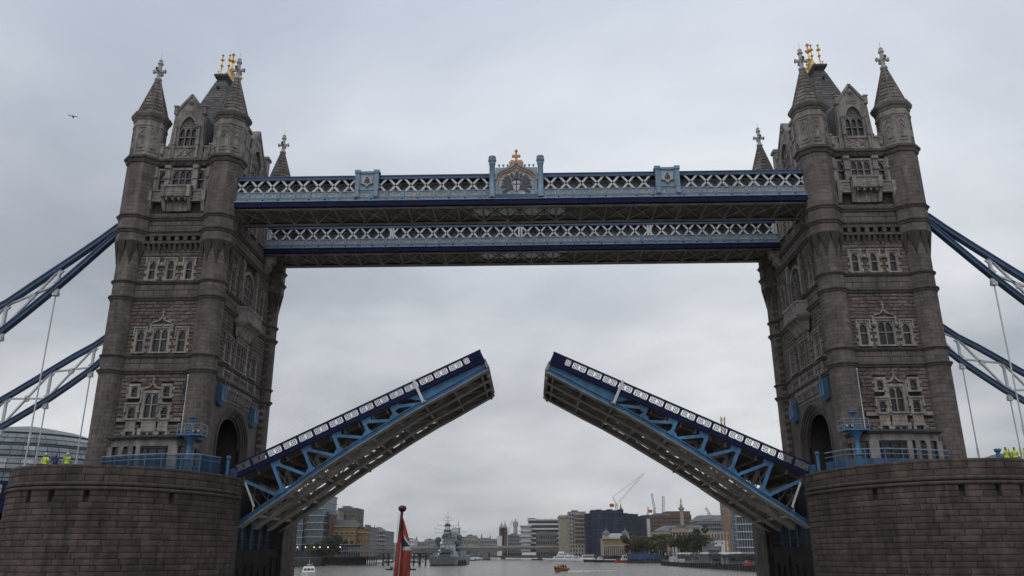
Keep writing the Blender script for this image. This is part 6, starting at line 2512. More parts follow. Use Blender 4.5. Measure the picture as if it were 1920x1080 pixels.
def boat(name, lab, x, y, rz, L, B, Hh, hm, cabin, group=None, rail=True, cm=None):
    t = thing(name, (x, y, 0), lab, 'boat', group, rz)
    sub('hull', hull(L, B, Hh), hm, t, smooth=False)
    st = MB()
    st.tube([(-B * .5, -L * .46, Hh * .92), (-B * .51, 0, Hh * .95), (-B * .5, L * .12, Hh)], .09, 5)
    st.tube([(B * .5, -L * .46, Hh * .92), (B * .51, 0, Hh * .95), (B * .5, L * .12, Hh)], .09, 5)
    sub('rubbing_strake', st, BLACK, t)
    cm = cm or BOATW
    for (f0, f1, w, z0, h, win) in cabin:
        c = MB().taper(-B * w / 2, B * w / 2, L * f0, L * f1, z0, -B * w / 2 * .9, B * w / 2 * .9, L * f0 + .1 * h, L * f1 - .5 * h, z0 + h)
        o = sub('cabin', c, cm, t)
        if win:
            g = MB()
            zz0, zz1 = z0 + h * .45, z0 + h * .85
            k0, k1 = .45, .85
            def ww(k):
                return B * w / 2 * (1 - .1 * k) + .03
            n = max(2, int(L * (f1 - f0) / 1.6))
            for s in (-1, 1):
                for i in range(n):
                    ya, yb = L * f0 + .3 + (L * (f1 - f0) - .8 - .3 * h) * i / n, L * f0 + .3 + (L * (f1 - f0) - .8 - .3 * h) * (i + .8) / n
                    g.add([(s * ww(k0), ya, zz0), (s * ww(k0), yb, zz0), (s * ww(k1), yb, zz1), (s * ww(k1), ya, zz1)], [(0, 1, 2, 3)])
            for e, sy in ((L * f1, -1), (L * f0, 1)):
                sl = .5 if sy < 0 else -.1
                ya, yb = e - (.5 * h * k0 if sy < 0 else -.1 * h * k0) + .03 * -sy, e - (.5 * h * k1 if sy < 0 else -.1 * h * k1) + .03 * -sy
                for i in range(3):
                    a, b = (-.85 + i * .58), (-.85 + i * .58 + .5)
                    g.add([(B * w / 2 * a, ya, zz0), (B * w / 2 * b, ya, zz0), (B * w / 2 * b * .93, yb, zz1), (B * w / 2 * a * .93, yb, zz1)], [(0, 1, 2, 3)])
            sub('windows', g, GLASS, o, recalc=False)
    if rail:
        r = MB()
        for s in (-1, 1):
            r.tube([(s * B * .46, L * .0, Hh + .75), (s * B * .42, L * .25, Hh * 1.1 + .75), (s * B * .1, L * .47, Hh * 1.25 + .75)], .03, 4)
            for f in (0, .12, .25, .38):
                r.tube([(s * B * (.46 - .3 * f), L * f, Hh), (s * B * (.46 - .3 * f), L * f, Hh * 1.1 + .72)], .025, 4)
        sub('guard_rail', r, WHITE, t)
    return t


p = at(578, 1081, 136)
t = boat('motor_boat', 'white motor cruiser with raked dark windows leaving the south quay', p.x, 136, PI + .25, 12.5, 4.2, 1.5, BOATW, [(-.3, .12, .8, 1.4, 1.5, True), (-.25, .0, .7, 2.92, .25, False)])
m = MB().tube([(0, -2.2, 3.1), (0, -2.4, 4.9)], .05, 5)
m.tube([(-.9, -2.2, 3.1), (-.9, -2.5, 4.2)], .03, 4)
m.box(-.7, .7, -2.7, -2.3, 3.5, 3.65)
sub('radio_mast', m, WHITE, t)
p = at(1052, 1072.5, 205)
t = boat('rigid_inflatable_boat', 'orange speedboat heading to the camera with white wake', p.x, 205, PI - .5, 7.6, 2.8, 1.25, RIBH, [(-.15, .08, .45, 1.2, .8, False)], rail=False, cm=BLACK)
tb = MB()
for s in (-1, 1):
    tb.tube([(s * 1.35, -4, 1.1), (s * 1.5, 0, 1.2), (s * 1.25, 2.4, 1.4), (s * .2, 4.6, 1.75)], .32, 8)
sub('inflatable_tube', tb, RIBH, t, smooth=True)
cw = MB()
for x, y in ((-.4, -.6), (.5, -.9), (0, -2.2), (-.6, -2.6), (.6, 1.0)):
    cw.lathe([(.3, 1.2), (.36, 1.9), (.16, 2.25), (.17, 2.4), (.15, 2.62), (.02, 2.7)], x, y, 8)
sub('crew', cw, BLACK, t, smooth=True)
FOAM = mat('wake_foam', (.6, .6, .57), .8, noise=.25, nscale=1.5)
fm = MB()
ang = PI - .5
for k in range(420):
    d = rng.random() ** 1.2 * 34
    side = rng.choice((-1, 1))
    off = side * (1.2 + d * .16 + rng.gauss(0, .35)) if rng.random() < .75 else rng.gauss(0, 1.0)
    lx, ly = off, 2.5 - d
    X = p.x + lx * math.cos(ang) - ly * math.sin(ang)
    Y = 205 + lx * math.sin(ang) + ly * math.cos(ang)
    s = rng.uniform(.15, .5) * (1 - d / 50)
    fm.add([(X - s, Y - s * .6, .02), (X + s, Y - s * .5, .02), (X + s * .8, Y + s * .6, .02), (X - s * .7, Y + s * .5, .02), (X, Y, .02 + rng.uniform(.05, .22))], [(0, 1, 4), (1, 2, 4), (2, 3, 4), (3, 0, 4)])
o = link('wake_foam', fin('wake_foam', fm, FOAM, False), kind='stuff')

# passenger boats by the north pier
for u, v, Y, lab, L_, hm, cab in ((1047, 1050, 690, 'white two-decked passenger boat, left end of the moored row', 26, BOATW, [(-.42, .2, .86, 1.9, 2.5, True), (-.38, .05, .8, 4.5, 2.4, True), (-.2, .0, .5, 7.0, 1.6, False)]),
                                (1066, 1051, 670, 'white passenger boat with red funnel band, second of the moored row', 24, BOATW, [(-.42, .2, .86, 1.9, 2.4, True), (-.2, .08, .5, 4.4, 2.0, True)]),
                                (1083, 1051, 650, 'low white launch in the middle of the moored row', 20, BOATW, [(-.42, .25, .86, 1.6, 2.3, True)]),
                                (1099, 1052, 630, 'white house-shaped pontoon boat with dark square windows in the moored row', 16, BOATW, [(-.45, .3, .95, 1.4, 4.2, True)]),
                                (1116, 1053.5, 600, 'dark barge with small white wheelhouse in the moored row', 18, BOATB, [(-.35, -.1, .7, 1.6, 2.4, True)]),
                                (1139, 1054.5, 560, 'long black lighter, low in the water, in the moored row', 22, BOATB, [(-.3, .1, .5, 1.4, .8, False)]),
                                (1171, 1055, 530, 'red and white work boat at the right end of the moored row', 15, REDP, [(-.42, .18, .9, 1.5, 3.6, True)])):
    q = at(u, v, Y)
    b = boat('moored_boat', lab, q.x, Y, PI / 2 + .12, L_, L_ * .26, 1.7, hm, cab, 'boats moored by the north quay')
for u, Y, lab, hm in ((884.5, 800, 'tiny dark boat with people right of the warship', BOATB), (894, 900, 'tiny orange boat just beyond the small dark one', RIBH), (1004, 900, 'small dark buoy-like boat near the road bridge pier', BOATB), (1018, 860, 'small dark moored barge below the north bridge abutment', BOATB), (730, 640, 'dark small boat beyond the trestle, left of the ensign', BOATB), (775, 620, 'dark small boat beyond the ensign, left of the warship', BOATB)):
    q = at(u, 1046, Y)
    boat('small_boat', lab, q.x, Y, 1.2, 9, 3, 1.1, hm, [(-.3, .1, .5, 1, 1.2, False)], 'small boats on the far river', rail=False)
for u, lab in ((735, 'flat black pontoon with small hut, left of the ensign'), (768, 'flat black pontoon with small hut, right of the ensign')):
    q = at(u, 1071, 262)
    t = thing('mooring_pontoon', (q.x, 262, 0), lab, 'pontoon', 'mooring pontoons', .1)
    sub('float', MB().taper(-2.2, 2.2, -1.2, 1.2, -.3, -2.9, 2.9, -1.5, 1.5, .5), BLACK, t)
    sub('hut', MB().box(-.9, .5, -.6, .6, .5, 1.5), SHIPD, t)
    sub('rail', MB().tube([(-2.6, -1.2, 1.3), (2.6, -1.2, 1.3), (2.6, 1.2, 1.3)], .05, 4), WHITE, t)

# pier barges on the right
a, b = at(1241, 1061, 372), at(1425, 1073, 196)
d = Vector((b.x - a.x, 196 - 372, 0))
Ln = d.length
rz = math.atan2(d.y, d.x)
t = thing('landing_stage', ((a.x + b.x) / 2, (196 + 372) / 2, 0), 'long dark floating landing stage with white and blue canopy on the north side', 'pontoon', None, rz)
sub('float', MB().taper(-Ln / 2 + 1, Ln / 2, 0, 11, -.5, -Ln / 2, Ln / 2, -.3, 11, 1.9), SHIPD, t)
for k in range(46):
    x = -Ln / 2 + 2 + (Ln - 4) * k / 45
    sub('fender', MB().box(x - .3, x + .3, -.75, -.35, -.2, 2.1), TIMB, t)
hz = 6.0
roofm = [WHITEB, WHITEB, BLUEW, WHITEB, BLUEW, WHITEB, WHITEB, GREYW]
n = 8
x0 = -Ln / 2 + 42
for k in range(n):
    xa, xb = x0 + (Ln - 46) * k / n, x0 + (Ln - 46) * (k + 1) / n
    sub('canopy_panel', MB().taper(xa + .1, xb - .1, -.2, 10, hz, xa + .1, xb - .1, .2, 9.5, hz + .5), roofm[k], t)
    sub('canopy_post', MB().tube([(xa, .3, 1.9), (xa, .3, hz)], .14, 6), SHIPD, t)
    sub('back_screen', MB().box(xa + .2, xb - .2, 8.5, 8.7, 1.9, hz - .4), BGL, t)
for k in range(12):
    x = -Ln / 2 + 6 + rng.uniform(0, 34) if k < 5 else x0 + rng.uniform(0, Ln - 50)
    sub('deck_hut', MB().box(x, x + rng.uniform(1.5, 3.5), 2, 5, 1.9, 1.9 + rng.uniform(1.3, 3)), rng.choice((GREYW, LGREY, SHIPD, WHITEB)), t)
rl = MB()
for k in range(60):
    x = -Ln / 2 + .5 + (Ln - 1) * k / 59
    rl.tube([(x, 0, 1.9), (x, 0, 3.0)], .04, 4)
for z in (2.45, 3.0):
    rl.tube([(-Ln / 2, 0, z), (Ln / 2, 0, z)], .04, 4)
sub('railing', rl, LGREY, t)
for x in (-Ln / 2 + 4, -Ln / 2 + 12):
    sub('mooring_pile', MB().tube([(x, 6, -2), (x, 6, 9.5)], .5, 8), LGREY, t)
bs = thing('life_raft_box', (at(1403, 1062, 205).x, 205, 1.9), 'small red box on the near end of the landing stage', 'box')
sub('case', MB().box(-1.4, 1.4, -.2, .8, 0, 1.0), REDP, bs)
sub('lid', MB().box(-1.45, 1.45, -.25, .85, 1.0, 1.12), REDP, bs)

# ------------------------------------------------------------------ the moored warship
p = at(829, 1061, 395)
t = thing('warship', (p.x, 395, 0), 'grey wartime cruiser with lattice mast moored stern towards the camera', 'warship')
hb = MB()
sec = [(-1, 3.0, 4.0), (1.5, 6.2, 7.0), (5, 7.8, 8.6), (14, 8.8, 9.6), (50, 9.6, 9.8), (95, 9.0, 9.4), (130, 5.5, 6.5), (150, .6, 1.4)]
hd = at(841, 1044, 396).z
V = []
for y, wl, wd in sec:
    hh = hd + .012 * max(0, y - 60)
    V += [(-wd, y - (2.2 if y < 2 else 0), hh), (-wl, y, .5), (-wl * .9, y + .6, -.6), (wl * .9, y + .6, -.6), (wl, y, .5), (wd, y - (2.2 if y < 2 else 0), hh)]
F = []
for k in range(len(sec) - 1):
    for i in range(5):
        F.append((k * 6 + i, k * 6 + i + 1, k * 6 + 7 + i, k * 6 + 6 + i))
    F.append((k * 6 + 5, k * 6, k * 6 + 6, k * 6 + 11))
F += [(0, 1, 2, 3, 4, 5)]
hb.add(V, F)
sub('hull', hb, SHIPG, t)
bt = MB()
bt.add([(-3.1, -1.15, .9), (3.1, -1.15, .9), (6.4, 1.4, .9), (9.0, 14, .9), (9.0, 14, -.3), (6.3, 1.4, -.3), (3.05, -1.15, -.3), (-3.05, -1.15, -.3), (-6.3, 1.4, -.3), (-9, 14, -.3), (-9, 14, .9), (-6.4, 1.4, .9)], [(0, 1, 6, 7), (1, 2, 5, 6), (2, 3, 4, 5), (11, 0, 7, 8), (10, 11, 8, 9)])
sub('boot_topping', bt, BLACK, t, recalc=False)
hs = MB()
for k in range(7):
    hs.box(-2.7 + k * .9 - .14, -2.7 + k * .9 + .14, -2.75, -2.2, hd - 2.1, hd - 1.8)
sub('portholes', hs, BLACK, t)
gr = MB()
for k in range(24):
    f = -PI * .5 + PI * k / 23
    x, y = 7.2 * math.sin(f), 2 - 4 * math.cos(f)
    gr.tube([(x, y, hd), (x, y, hd + 1.2)], .05, 4)
for z in (.6, 1.2):
    gr.tube([(7.2 * math.sin(-PI / 2 + PI * k / 12), 2 - 4 * math.cos(-PI / 2 + PI * k / 12), hd + z) for k in range(13)], .04, 4)
sub('guard_rail', gr, SHIPP, t)
aw = MB().prism([(-6.5, hd + 3.4), (0, hd + 5.0), (6.5, hd + 3.4), (6.5, hd + 3.6), (0, hd + 5.2), (-6.5, hd + 3.6)], 'y', 3, 15)
sub('awning', aw, SHIPG, t)
for s in (-1, 1):
    sub('awning_post', MB().tube([(s * 6.2, 3.2, hd), (s * 6.2, 3.2, hd + 3.5)], .12, 5), SHIPD, t)
for y, z in ((12, hd), (22, hd + 2.6)):
    g = MB().taper(-3.6, 3.6, y, y + 6.5, z, -3.2, 3.2, y + .6, y + 6, z + 2.3)
    o = sub('gun_turret', g, SHIPD, t)
    for x in (-1.6, 0, 1.6):
        sub('gun_barrel', MB().tube([(x, y + .6, z + 1.3), (x, y - 6.0, z + 1.7)], .2, 6, .14), SHIPG, o)
sup = [(30, 48, 5.0, hd, hd + 7.6), (32, 46, 3.6, hd + 7.6, hd + 11.5), (48, 100, 6.8, hd, hd + 4.6), (52, 70, 6.0, hd + 4.6, hd + 9), (78, 96, 4.6, hd + 4.6, hd + 11), (80, 94, 3.0, hd + 11, hd + 14)]
for y0, y1, w, z0, z1 in sup:
    o = sub('superstructure', MB().taper(-w, w, y0, y1, z0, -w * .93, w * .93, y0 + .3, y1 - .3, z1), SHIPP if z0 < hd + 1 and y0 < 40 else SHIPG, t)
    d = MB()
    k = -w + 1
    while k < w - .8:
        d.box(k, k + .7, y0 - .04 + .3 * .3, y0 + .3, z0 + 1.0, z0 + 2.2)
        k += 1.7
    sub('openings', d, SHIPD, o)
    e = MB().box(-w * .98 - .4, w * .98 + .4, y0 - .5, y1, z1, z1 + .18)
    e.tube([(-w - .3, y0 - .4, z1 + 1.1), (w + .3, y0 - .4, z1 + 1.1)], .05, 4)
    sub('deck_edge', e, SHIPG, o)
for x in (-2.6, .2, 2.4):
    sub('ventilator', MB().box(x - .6, x + .6, 28.5, 30, hd, hd + 7), SHIPP, t)
for x, y, z, r in ((-6.3, 34, hd + 10.2, 2.0), (-3.9, 50, hd + 12.2, 2.1), (5.6, 36, hd + 8.2, 1.7), (4.9, 60, hd + 12.2, 1.8)):
    c = MB().lathe([(r * .6, z - 5), (r * .55, z - 1.4), (r, z - 1.2), (r, z), (r * .86, z + .9), (r * .4, z + 1.5), (.1, z + 1.6)], x, y, 12)
    sub('gun_director', c, SHIPD, t, smooth=True)
for s in (-1, 1):
    sub('bofors_platform', MB().lathe([(1.0, hd + 4), (2.3, hd + 5), (2.3, hd + 6.1), (1.9, hd + 6.1), (1.9, hd + 5.3), (.2, hd + 5.3)], s * 6.8, 33, 10), SHIPG, t)
    bo = MB().tube([(s * 5.6, 44, hd + 6.2), (s * 8.2, 38, hd + 7.6)], .2, 5)
    bo.tube([(s * 6.4, 33, hd + 6), (s * 7.4, 29, hd + 7.6)], .14, 5)
    sub('derrick', bo, SHIPG, t)
for y in (56, 76):
    sub('funnel', MB().taper(-2.3, 2.3, y, y + 7, hd + 6, -1.9, 1.9, y + 1.5, y + 8, hd + 15), SHIPG, t)
m = MB()
zt6 = at(838, 954, 437).z
zb6 = hd + 10
x0 = -1.1
for sx, sy in ((-1, -1), (1, -1), (0, 1.2)):
    m.tube([(x0 + sx * 2.3, 40 + sy * 2, zb6), (x0 + sx * .8, 40 + sy * .7, zb6 + (zt6 - zb6) * .55)], .26, 5, .18)
NL = 9
for k in range(NL):
    f, g = k / NL, (k + 1) / NL
    zz0, zz1 = zb6 + (zt6 - zb6) * .55 * f, zb6 + (zt6 - zb6) * .55 * g
    w0, w1 = 2.3 - 1.5 * f, 2.3 - 1.5 * g
    m.bar((x0 - w0, 38.2, zz0), (x0 + w1, 38.6, zz1), .14, .14)
    m.bar((x0 + w0, 38.2, zz0), (x0 - w1, 38.6, zz1), .14, .14)
    m.bar((x0 - w0, 38.2, zz0), (x0 + w0, 38.2, zz0), .16, .16)
    if k in (2, 4, 7):
        m.box(x0 - w0 - 1.4, x0 + w0 + 1.4, 37.6, 41, zz0, zz0 + .25)
        m.box(x0 - w0 - .6, x0 + w0 + .6, 38, 40.6, zz0 + .25, zz0 + 1.5)
zm6 = zb6 + (zt6 - zb6) * .55
m.tube([(x0, 40, zm6 - 1), (x0, 40, zt6)], .2, 5, .06)
for f, w in ((.02, 7.8), (.16, 8.2), (.3, 6.6), (.5, 2.6), (.62, 1.6)):
    z = zm6 - 7 + (zt6 - zm6 + 7) * f
    m.tube([(x0 - w, 39.5, z + .9), (x0, 40, z), (x0 + w, 39.5, z + .9)], .1, 4)
    for s in (-1, 1):
        m.tube([(x0 + s * w, 39.5, z), (x0 + s * w, 39.5, z + 2.2)], .06, 4)
sub('lattice_mast', m, SHIPD, t)
m = MB()
zt7 = at(838, 975, 485).z
m.tube([(2, 90, hd + 13), (1.5, 90, zt7)], .3, 5, .1)
m.tube([(-4, 90, zt7 - 8), (7, 90, zt7 - 8)], .12, 4)
sub('fore_mast', m, SHIPD, t)
sub('ladder', MB().box(7.6, 8.6, 6, 9, .6, hd + 1), SHIPP, t)
for k in range(3):
    c = at(862 + k * 2, 1054 - k * 4, 410)
    b = thing('mooring_fender', (p.x + 9.7 + k * .9, 402 + k * 7, 0), ['large black floating fender lowest beside the stern of the warship', 'black floating fender in the middle beside the warship', 'black floating fender farthest along the side of the warship'][k], 'fender', 'floating fenders beside the warship')
    sub('drum', MB().lathe([(.9, -.4), (1.1, 0), (1.1, 2.6), (.8, 3.0), (.1, 3.1)], 0, 0, 10), BLACK, b)
    sub('cap', MB().lathe([(.3, 3.1), (.3, 3.5), (.1, 3.6)], 0, 0, 8), SHIPD, b)
# gangway to the ship and its trestles
t = thing('gangway', (p.x - 30, 402, 0), 'long roofed gangway from the south quay to the warship', 'gangway')
g0, g1 = at(655, 1036, 420), at(796, 1040, 404)
zz0, zz1 = at(655, 1036, 420).z, at(796, 1038, 404).z
m = MB()
m.bar((g0.x, 418, zz0), (g1.x, 404, zz1), 3.4, .5)
wsub('walkway_deck', m, SHIPD, t)
for y in (-1.7, 1.7):
    m = MB()
    m.bar((g0.x, 418 + y, zz0 + 2.6), (g1.x, 404 + y, zz1 + 2.2), .3, .3)
    m.bar((g0.x, 418 + y, zz0 + 1.3), (g1.x, 404 + y, zz1 + 1.1), .1, 1.4)
    for k in range(18):
        f = k / 17
        x, yy, z = g0.x + (g1.x - g0.x) * f, 418 - 14 * f + y, zz0 + (zz1 - zz0) * f
        m.bar((x, yy, z), (x, yy, z + 2.4), .16, .16)
    wsub('side_truss', m, CONC, t)
wsub('roof', MB().bar((g0.x, 418, zz0 + 2.8), (g1.x, 404, zz1 + 2.4), 4.2, .25), GREYW, t)
for u, Y, lab, w in ((723.5, 409, 'dark braced trestle under the gangway', 3.2), (781, 405, 'dark timber dolphin cluster beside the warship, left', 3.4), (793, 403, 'dark timber dolphin cluster beside the warship, right', 3.4)):
    q = at(u, 1050, Y)
    tr = thing('mooring_dolphin', (q.x, Y, 0), lab, 'dolphin', 'trestles and dolphins by the warship')
    zt8 = zz0 + (zz1 - zz0) * .5 - .4
    for sx in (-1, 1):
        for sy in (-1, 1):
            sub('leg', MB().tube([(sx * w / 2, sy * w / 2, -2), (sx * w / 2, sy * w / 2, zt8)], .28, 6), TIMB, tr)
    m = MB()
    for k in range(2):
        z0, z1 = .8 + k * (zt8 - 1) / 2, .8 + (k + 1) * (zt8 - 1) / 2
        m.bar((-w / 2, -w / 2, z0), (w / 2, -w / 2, z1), .22, .22)
        m.bar((w / 2, -w / 2, z0), (-w / 2, -w / 2, z1), .22, .22)
        m.bar((-w / 2, -w / 2, z1), (w / 2, -w / 2, z1), .26, .26)
    sub('bracing', m, TIMB, tr)
    sub('cap', MB().box(-w / 2 - .3, w / 2 + .3, -w / 2 - .3, w / 2 + .3, zt8, zt8 + .3), TIMB, tr)


# ------------------------------------------------------------------ people on the piers
SKIN = mat('skin', (.42, .27, .2), .6)
HIVIS = mat('hi_vis_yellow', (.62, .78, .03), .7, noise=.12, nscale=8)
TROUS = mat('dark_trousers', (.03, .032, .04), .9)
NAVYC = mat('navy_jacket', (.02, .035, .13), .85, noise=.2, nscale=8)
HELM = mat('white_helmet', (.75, .75, .74), .4)
HAIR = mat('dark_hair', (.02, .018, .016), .8)
TAPE = mat('reflective_tape', (.6, .62, .62), .4)


def skin(name, verts, edges, radii, m, parent, sub_=1):
    me = bpy.data.meshes.new(name)
    me.from_pydata(verts, edges, [])
    me.materials.append(m)
    o = link(name, me, parent)
    md = o.modifiers.new('skin', 'SKIN')
    for v, r in zip(me.skin_vertices[0].data, radii):
        v.radius = r if isinstance(r, tuple) else (r, r)
    me.skin_vertices[0].data[0].use_root = True
    sd_ = o.modifiers.new('smooth', 'SUBSURF')
    sd_.levels = sd_.render_levels = sub_
    return o


def person(u, y, z, rz, lab, jacket, head, pose):
    p = W(u, y, z)
    t = thing('person', (p.x, p.y, p.z), lab, 'person', 'bridge workers on the piers', rz)
    # arms: 'camera' holds both hands before the face, 'lean' rests them on the parapet, 'side' hangs one
    if pose == 'camera':
        el = [(-.3, -.18, 1.2), (.3, -.18, 1.2)]
        ha = [(-.09, -.3, 1.5), (.09, -.3, 1.5)]
    elif pose == 'lean':
        el = [(-.33, -.12, 1.13), (.33, -.12, 1.13)]
        ha = [(-.2, -.4, 1.05), (.2, -.4, 1.05)]
    else:
        el = [(-.31, .04, 1.12), (.32, -.1, 1.14)]
        ha = [(-.3, -.08, .86), (.16, -.32, 1.2)]
    V = [(0, 0, .95), (0, 0, 1.2), (0, 0, 1.4), (0, 0, 1.5), (0, -.01, 1.57), (0, -.02, 1.68), (0, -.015, 1.76),
         (-.1, 0, .88), (-.11, -.02, .5), (-.12, .02, .09), (-.12, -.13, .04), (.1, 0, .88), (.11, -.02, .5), (.12, .02, .09), (.12, -.13, .04)]
    E = [(0, 1), (1, 2), (2, 3), (3, 4), (4, 5), (5, 6), (0, 7), (7, 8), (8, 9), (9, 10), (0, 11), (11, 12), (12, 13), (13, 14)]
    Rr = [(.16, .11), (.15, .1), (.15, .1), .065, .075, .1, .07, .09, .068, .05, .045, .09, .068, .05, .045]
    skin('body', V, E, Rr, TROUS, t)
    J = [(0, 0, 1.0), (0, 0, 1.2), (0, 0, 1.4), (-.19, 0, 1.42), el[0], (ha[0][0], ha[0][1] + .05, ha[0][2] - .03), (.19, 0, 1.42), el[1], (ha[1][0], ha[1][1] + .05, ha[1][2] - .03), (0, 0, .86)]
    E = [(0, 1), (1, 2), (2, 3), (3, 4), (4, 5), (2, 6), (6, 7), (7, 8), (0, 9)]
    j = skin('jacket', J, E, [(.2, .15), (.2, .145), (.18, .13), .09, .072, .055, .09, .072, .055, (.2, .15)], jacket, t)
    if jacket is HIVIS:
        b = MB()
        for zb in (1.08, 1.2):
            b.lathe([(.205, zb), (.21, zb + .025), (.205, zb + .05)], 0, 0, 12)
        b.v = [(x * 1.02, y_ * .78, z_) for x, y_, z_ in b.v]
        sub('reflective_band', b, TAPE, j)
    hd_ = MB().ball((0, -.02, 1.655), .082, .1, .125, 10, 8)
    hd_.ball((0, -.125, 1.64), .018, .028, .03, 6, 4)
    for s in (-1, 1):
        hd_.ball((s * .083, -.01, 1.65), .014, .024, .034, 6, 4)
    h = sub('head', hd_, SKIN, t, smooth=True)
    f = MB()
    for s in (-1, 1):
        f.ball((s * .032, -.112, 1.67), .012, .008, .008, 6, 4)
    f.box(-.028, .028, -.118, -.108, 1.592, 1.6)
    sub('eyes_and_mouth', f, HAIR, h)
    if head == 'helmet':
        m = MB().lathe([(.125, 1.7), (.118, 1.74), (.105, 1.79), (.06, 1.83), (.01, 1.84)], 0, -.02, 12)
        m.box(-.08, .08, -.185, -.12, 1.7, 1.715)
        sub('helmet', m, HELM, t, smooth=True)
    else:
        m = MB().ball((0, .0, 1.70), .096, .11, .1, 10, 6)
        sub('hair', m, HAIR, t, smooth=True)
    for s, q in zip((-1, 1), ha):
        hm = MB()
        q = Vector(q)
        hm.ball(q, .042, .045, .05, 8, 6)
        for k in range(4):
            x = q.x + (-.03 + .02 * k)
            hm.tube([(x, q.y - .02, q.z + .03), (x, q.y - .05, q.z + .07 + .008 * (1.5 - abs(k - 1.5))), (x, q.y - .075, q.z + .055)], .0095, 5, .007)
        hm.tube([(q.x - s * .035, q.y, q.z), (q.x - s * .06, q.y - .03, q.z + .03), (q.x - s * .055, q.y - .055, q.z + .045)], .011, 5, .008)
        sub('hand', hm, SKIN, t, smooth=True)
    return t


M = 1
person(-3.75, -22.3, 13.5, .2, 'person in hi-vis yellow jacket and white helmet, left of the one in navy', HIVIS, 'helmet', 'side')
person(-2.75, -22.3, 13.5, -.1, 'person in navy jacket between two hi-vis workers on the pier', NAVYC, 'hair', 'lean')
person(-1.6, -22.4, 13.5, .1, 'person in hi-vis yellow jacket with arms raised, right of the one in navy', HIVIS, 'helmet', 'camera')
M = -1
person(-4.1, -21.9, 13.5, 0, 'dark-haired person in hi-vis vest nearest the blue post on the pier', HIVIS, 'hair', 'camera')
person(-4.9, -21.9, 13.5, -.4, 'person in hi-vis jacket turned sideways, middle of the three on the pier', HIVIS, 'hair', 'side')
person(-5.9, -21.8, 13.5, .2, 'person in hi-vis vest and pale cap at right of the three', HIVIS, 'helmet', 'lean')
M = 1

# ------------------------------------------------------------------ gull
a = FWD * FPX + RG2 * (137 - 960) + UP2 * (540 - 219)
g = CAM + a.normalized() * 150
t = thing('gull', g, 'small dark bird gliding in the sky left of the tower', 'bird', None, .4)
b = MB()
for k in range(1):
    b.lathe([(.01, -.42), (.1, -.2), (.13, .05), (.08, .25), (.085, .33), (.02, .46)], 0, 0, 8)
b.v = [(x, z, y * .9) for x, y, z in b.v]
for s in (-1, 1):
    P = [(s * .05, .12, .06), (s * .4, .16, .2 if s > 0 else .17), (s * .85, .02, .02 if s > 0 else .2), (s * .8, -.1, .0 if s > 0 else .18), (s * .4, -.08, .16), (s * .05, -.12, .05)]
    b.add(P + [(x, y, z - .03) for x, y, z in P], [(0, 1, 4, 5), (1, 2, 3, 4), (6, 11, 10, 7), (7, 10, 9, 8), (0, 6, 7, 1), (1, 7, 8, 2), (5, 4, 10, 11), (4, 3, 9, 10)])
b.add([(0, -.4, .0), (.1, -.62, .01), (-.1, -.62, .01), (0, -.4, .03), (.1, -.62, .03), (-.1, -.62, .03)], [(0, 1, 2), (3, 5, 4)])
sub('body', b, mat('gull_feathers', (.05, .05, .055), .8), t, smooth=True)

# ------------------------------------------------------------------ ensign on the boat's staff
FY = CAM.y + 7.0
ENS = [mat('ensign_red', (.27, .045, .028), .85, noise=.18, nscale=9), mat('ensign_navy', (.012, .016, .06), .85, noise=.2, nscale=9), mat('ensign_white', (.45, .44, .43), .85, noise=.15, nscale=9)]
k0, k1 = at(754.5, 953, FY), at(736, 1130, FY)
t = thing('ensign_staff', (k1.x, FY, k1.z), 'varnished staff with round knob carrying a furled red ensign', 'flagstaff')
st = mat('staff_varnish', (.06, .018, .013), .35, noise=.2, nscale=20)
wsub('staff', MB().tube([k1, k0], .019, 10, .012), st, t, smooth=True)
kb = MB().lathe([(.012, -.03), (.02, -.026), (.031, -.016), (.035, -.004), (.034, .008), (.026, .018), (.008, .024), (.001, .0245)], 0, 0, 16)
kb.v = [(x + k0.x, y + FY, z + k0.z) for x, y, z in kb.v]
wsub('knob', kb, mat('knob_paint', (.05, .006, .008), .25), t, smooth=True)
hl = MB().tube([at(748.5, 962, FY), at(743, 1010, FY), at(731, 1130, FY)], .0028, 5)
wsub('halyard', hl, WHITE, t)
fl = thing('red_ensign', at(757, 985, FY), 'red ensign hanging in narrow folds from the staff', 'flag')
NR, NC = 46, 15
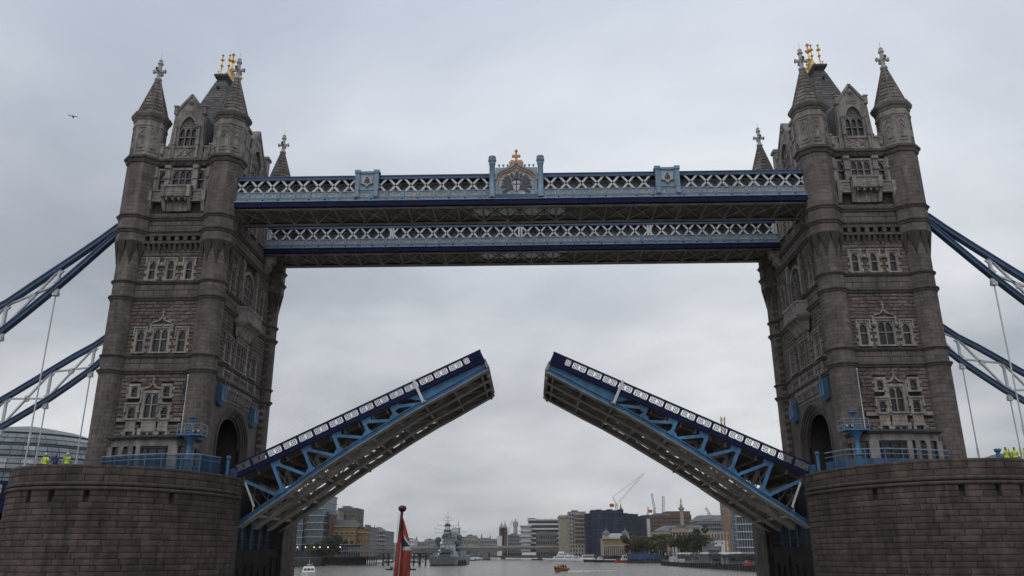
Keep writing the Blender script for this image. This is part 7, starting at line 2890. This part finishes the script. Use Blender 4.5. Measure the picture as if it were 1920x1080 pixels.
top, bot = (753, 968), (0, 1128)
V, Fc, mi = [], [], []
for j in range(NR + 1):
    f = j / NR
    v = 968 + (1132 - 968) * f
    ul = 752.5 - 17.5 * f                       # edge along the staff
    wd = 2.5 + 19 * min(1, f / .42) ** .8 + 9 * f
    for i in range(NC + 1):
        c = i / NC
        fold = math.sin(c * PI * 3.2 + f * 1.6)
        u = ul + wd * c + .9 * math.sin(f * 9 + c * 5) * c
        p = at(u, v, FY)
        V.append((p.x, FY - .01 - .028 * fold * min(1, f * 3) + .02 * math.sin(f * 7 + c * 2), p.z))
for j in range(NR):
    f = (j + .5) / NR
    for i in range(NC):
        c = (i + .5) / NC
        n = NC + 1
        Fc.append((j * n + i, j * n + i + 1, (j + 1) * n + i + 1, (j + 1) * n + i))
        k = 0
        if c > .42 and f < .40:                  # the union in the canton, seen in folds
            k = 1 if f > .27 else 0
            d = (f - .1) * 2.6 - (c - .3) * .9
            if abs(d) < .05 or .355 < f:
                k = 2
        if .2 < c < .3 and f > .12:
            k = 2 if f > .3 else 0
        mi.append(k)
L = fl.location
fm = MB()
fm.v = [(x - L.x, y - L.y, z - L.z) for x, y, z in V]
fm.f = Fc
me = fin('cloth', fm, ENS[0], False, True)
me.materials.append(ENS[1])
me.materials.append(ENS[2])
for pl, k in zip(me.polygons, mi):
    pl.material_index = k
o = link('cloth', me, fl)
md = o.modifiers.new('thick', 'SOLIDIFY')
md.thickness = .003
# ------------------------------------------------------------------ the damp air over the river
hm = bpy.data.materials.new('damp_air')
hm.use_nodes = True
_t = hm.node_tree
_t.nodes.clear()
_o = _t.nodes.new('ShaderNodeOutputMaterial')
_v = _t.nodes.new('ShaderNodeVolumePrincipled')
_v.inputs['Color'].default_value = (.97, .98, 1, 1)
_v.inputs['Density'].default_value = .00006
_v.inputs['Anisotropy'].default_value = .2
_t.links.new(_v.outputs[0], _o.inputs['Volume'])
link('haze', fin('haze', MB().box(-4200, 4200, -400, 5300, -4, 320), hm), kind='stuff')
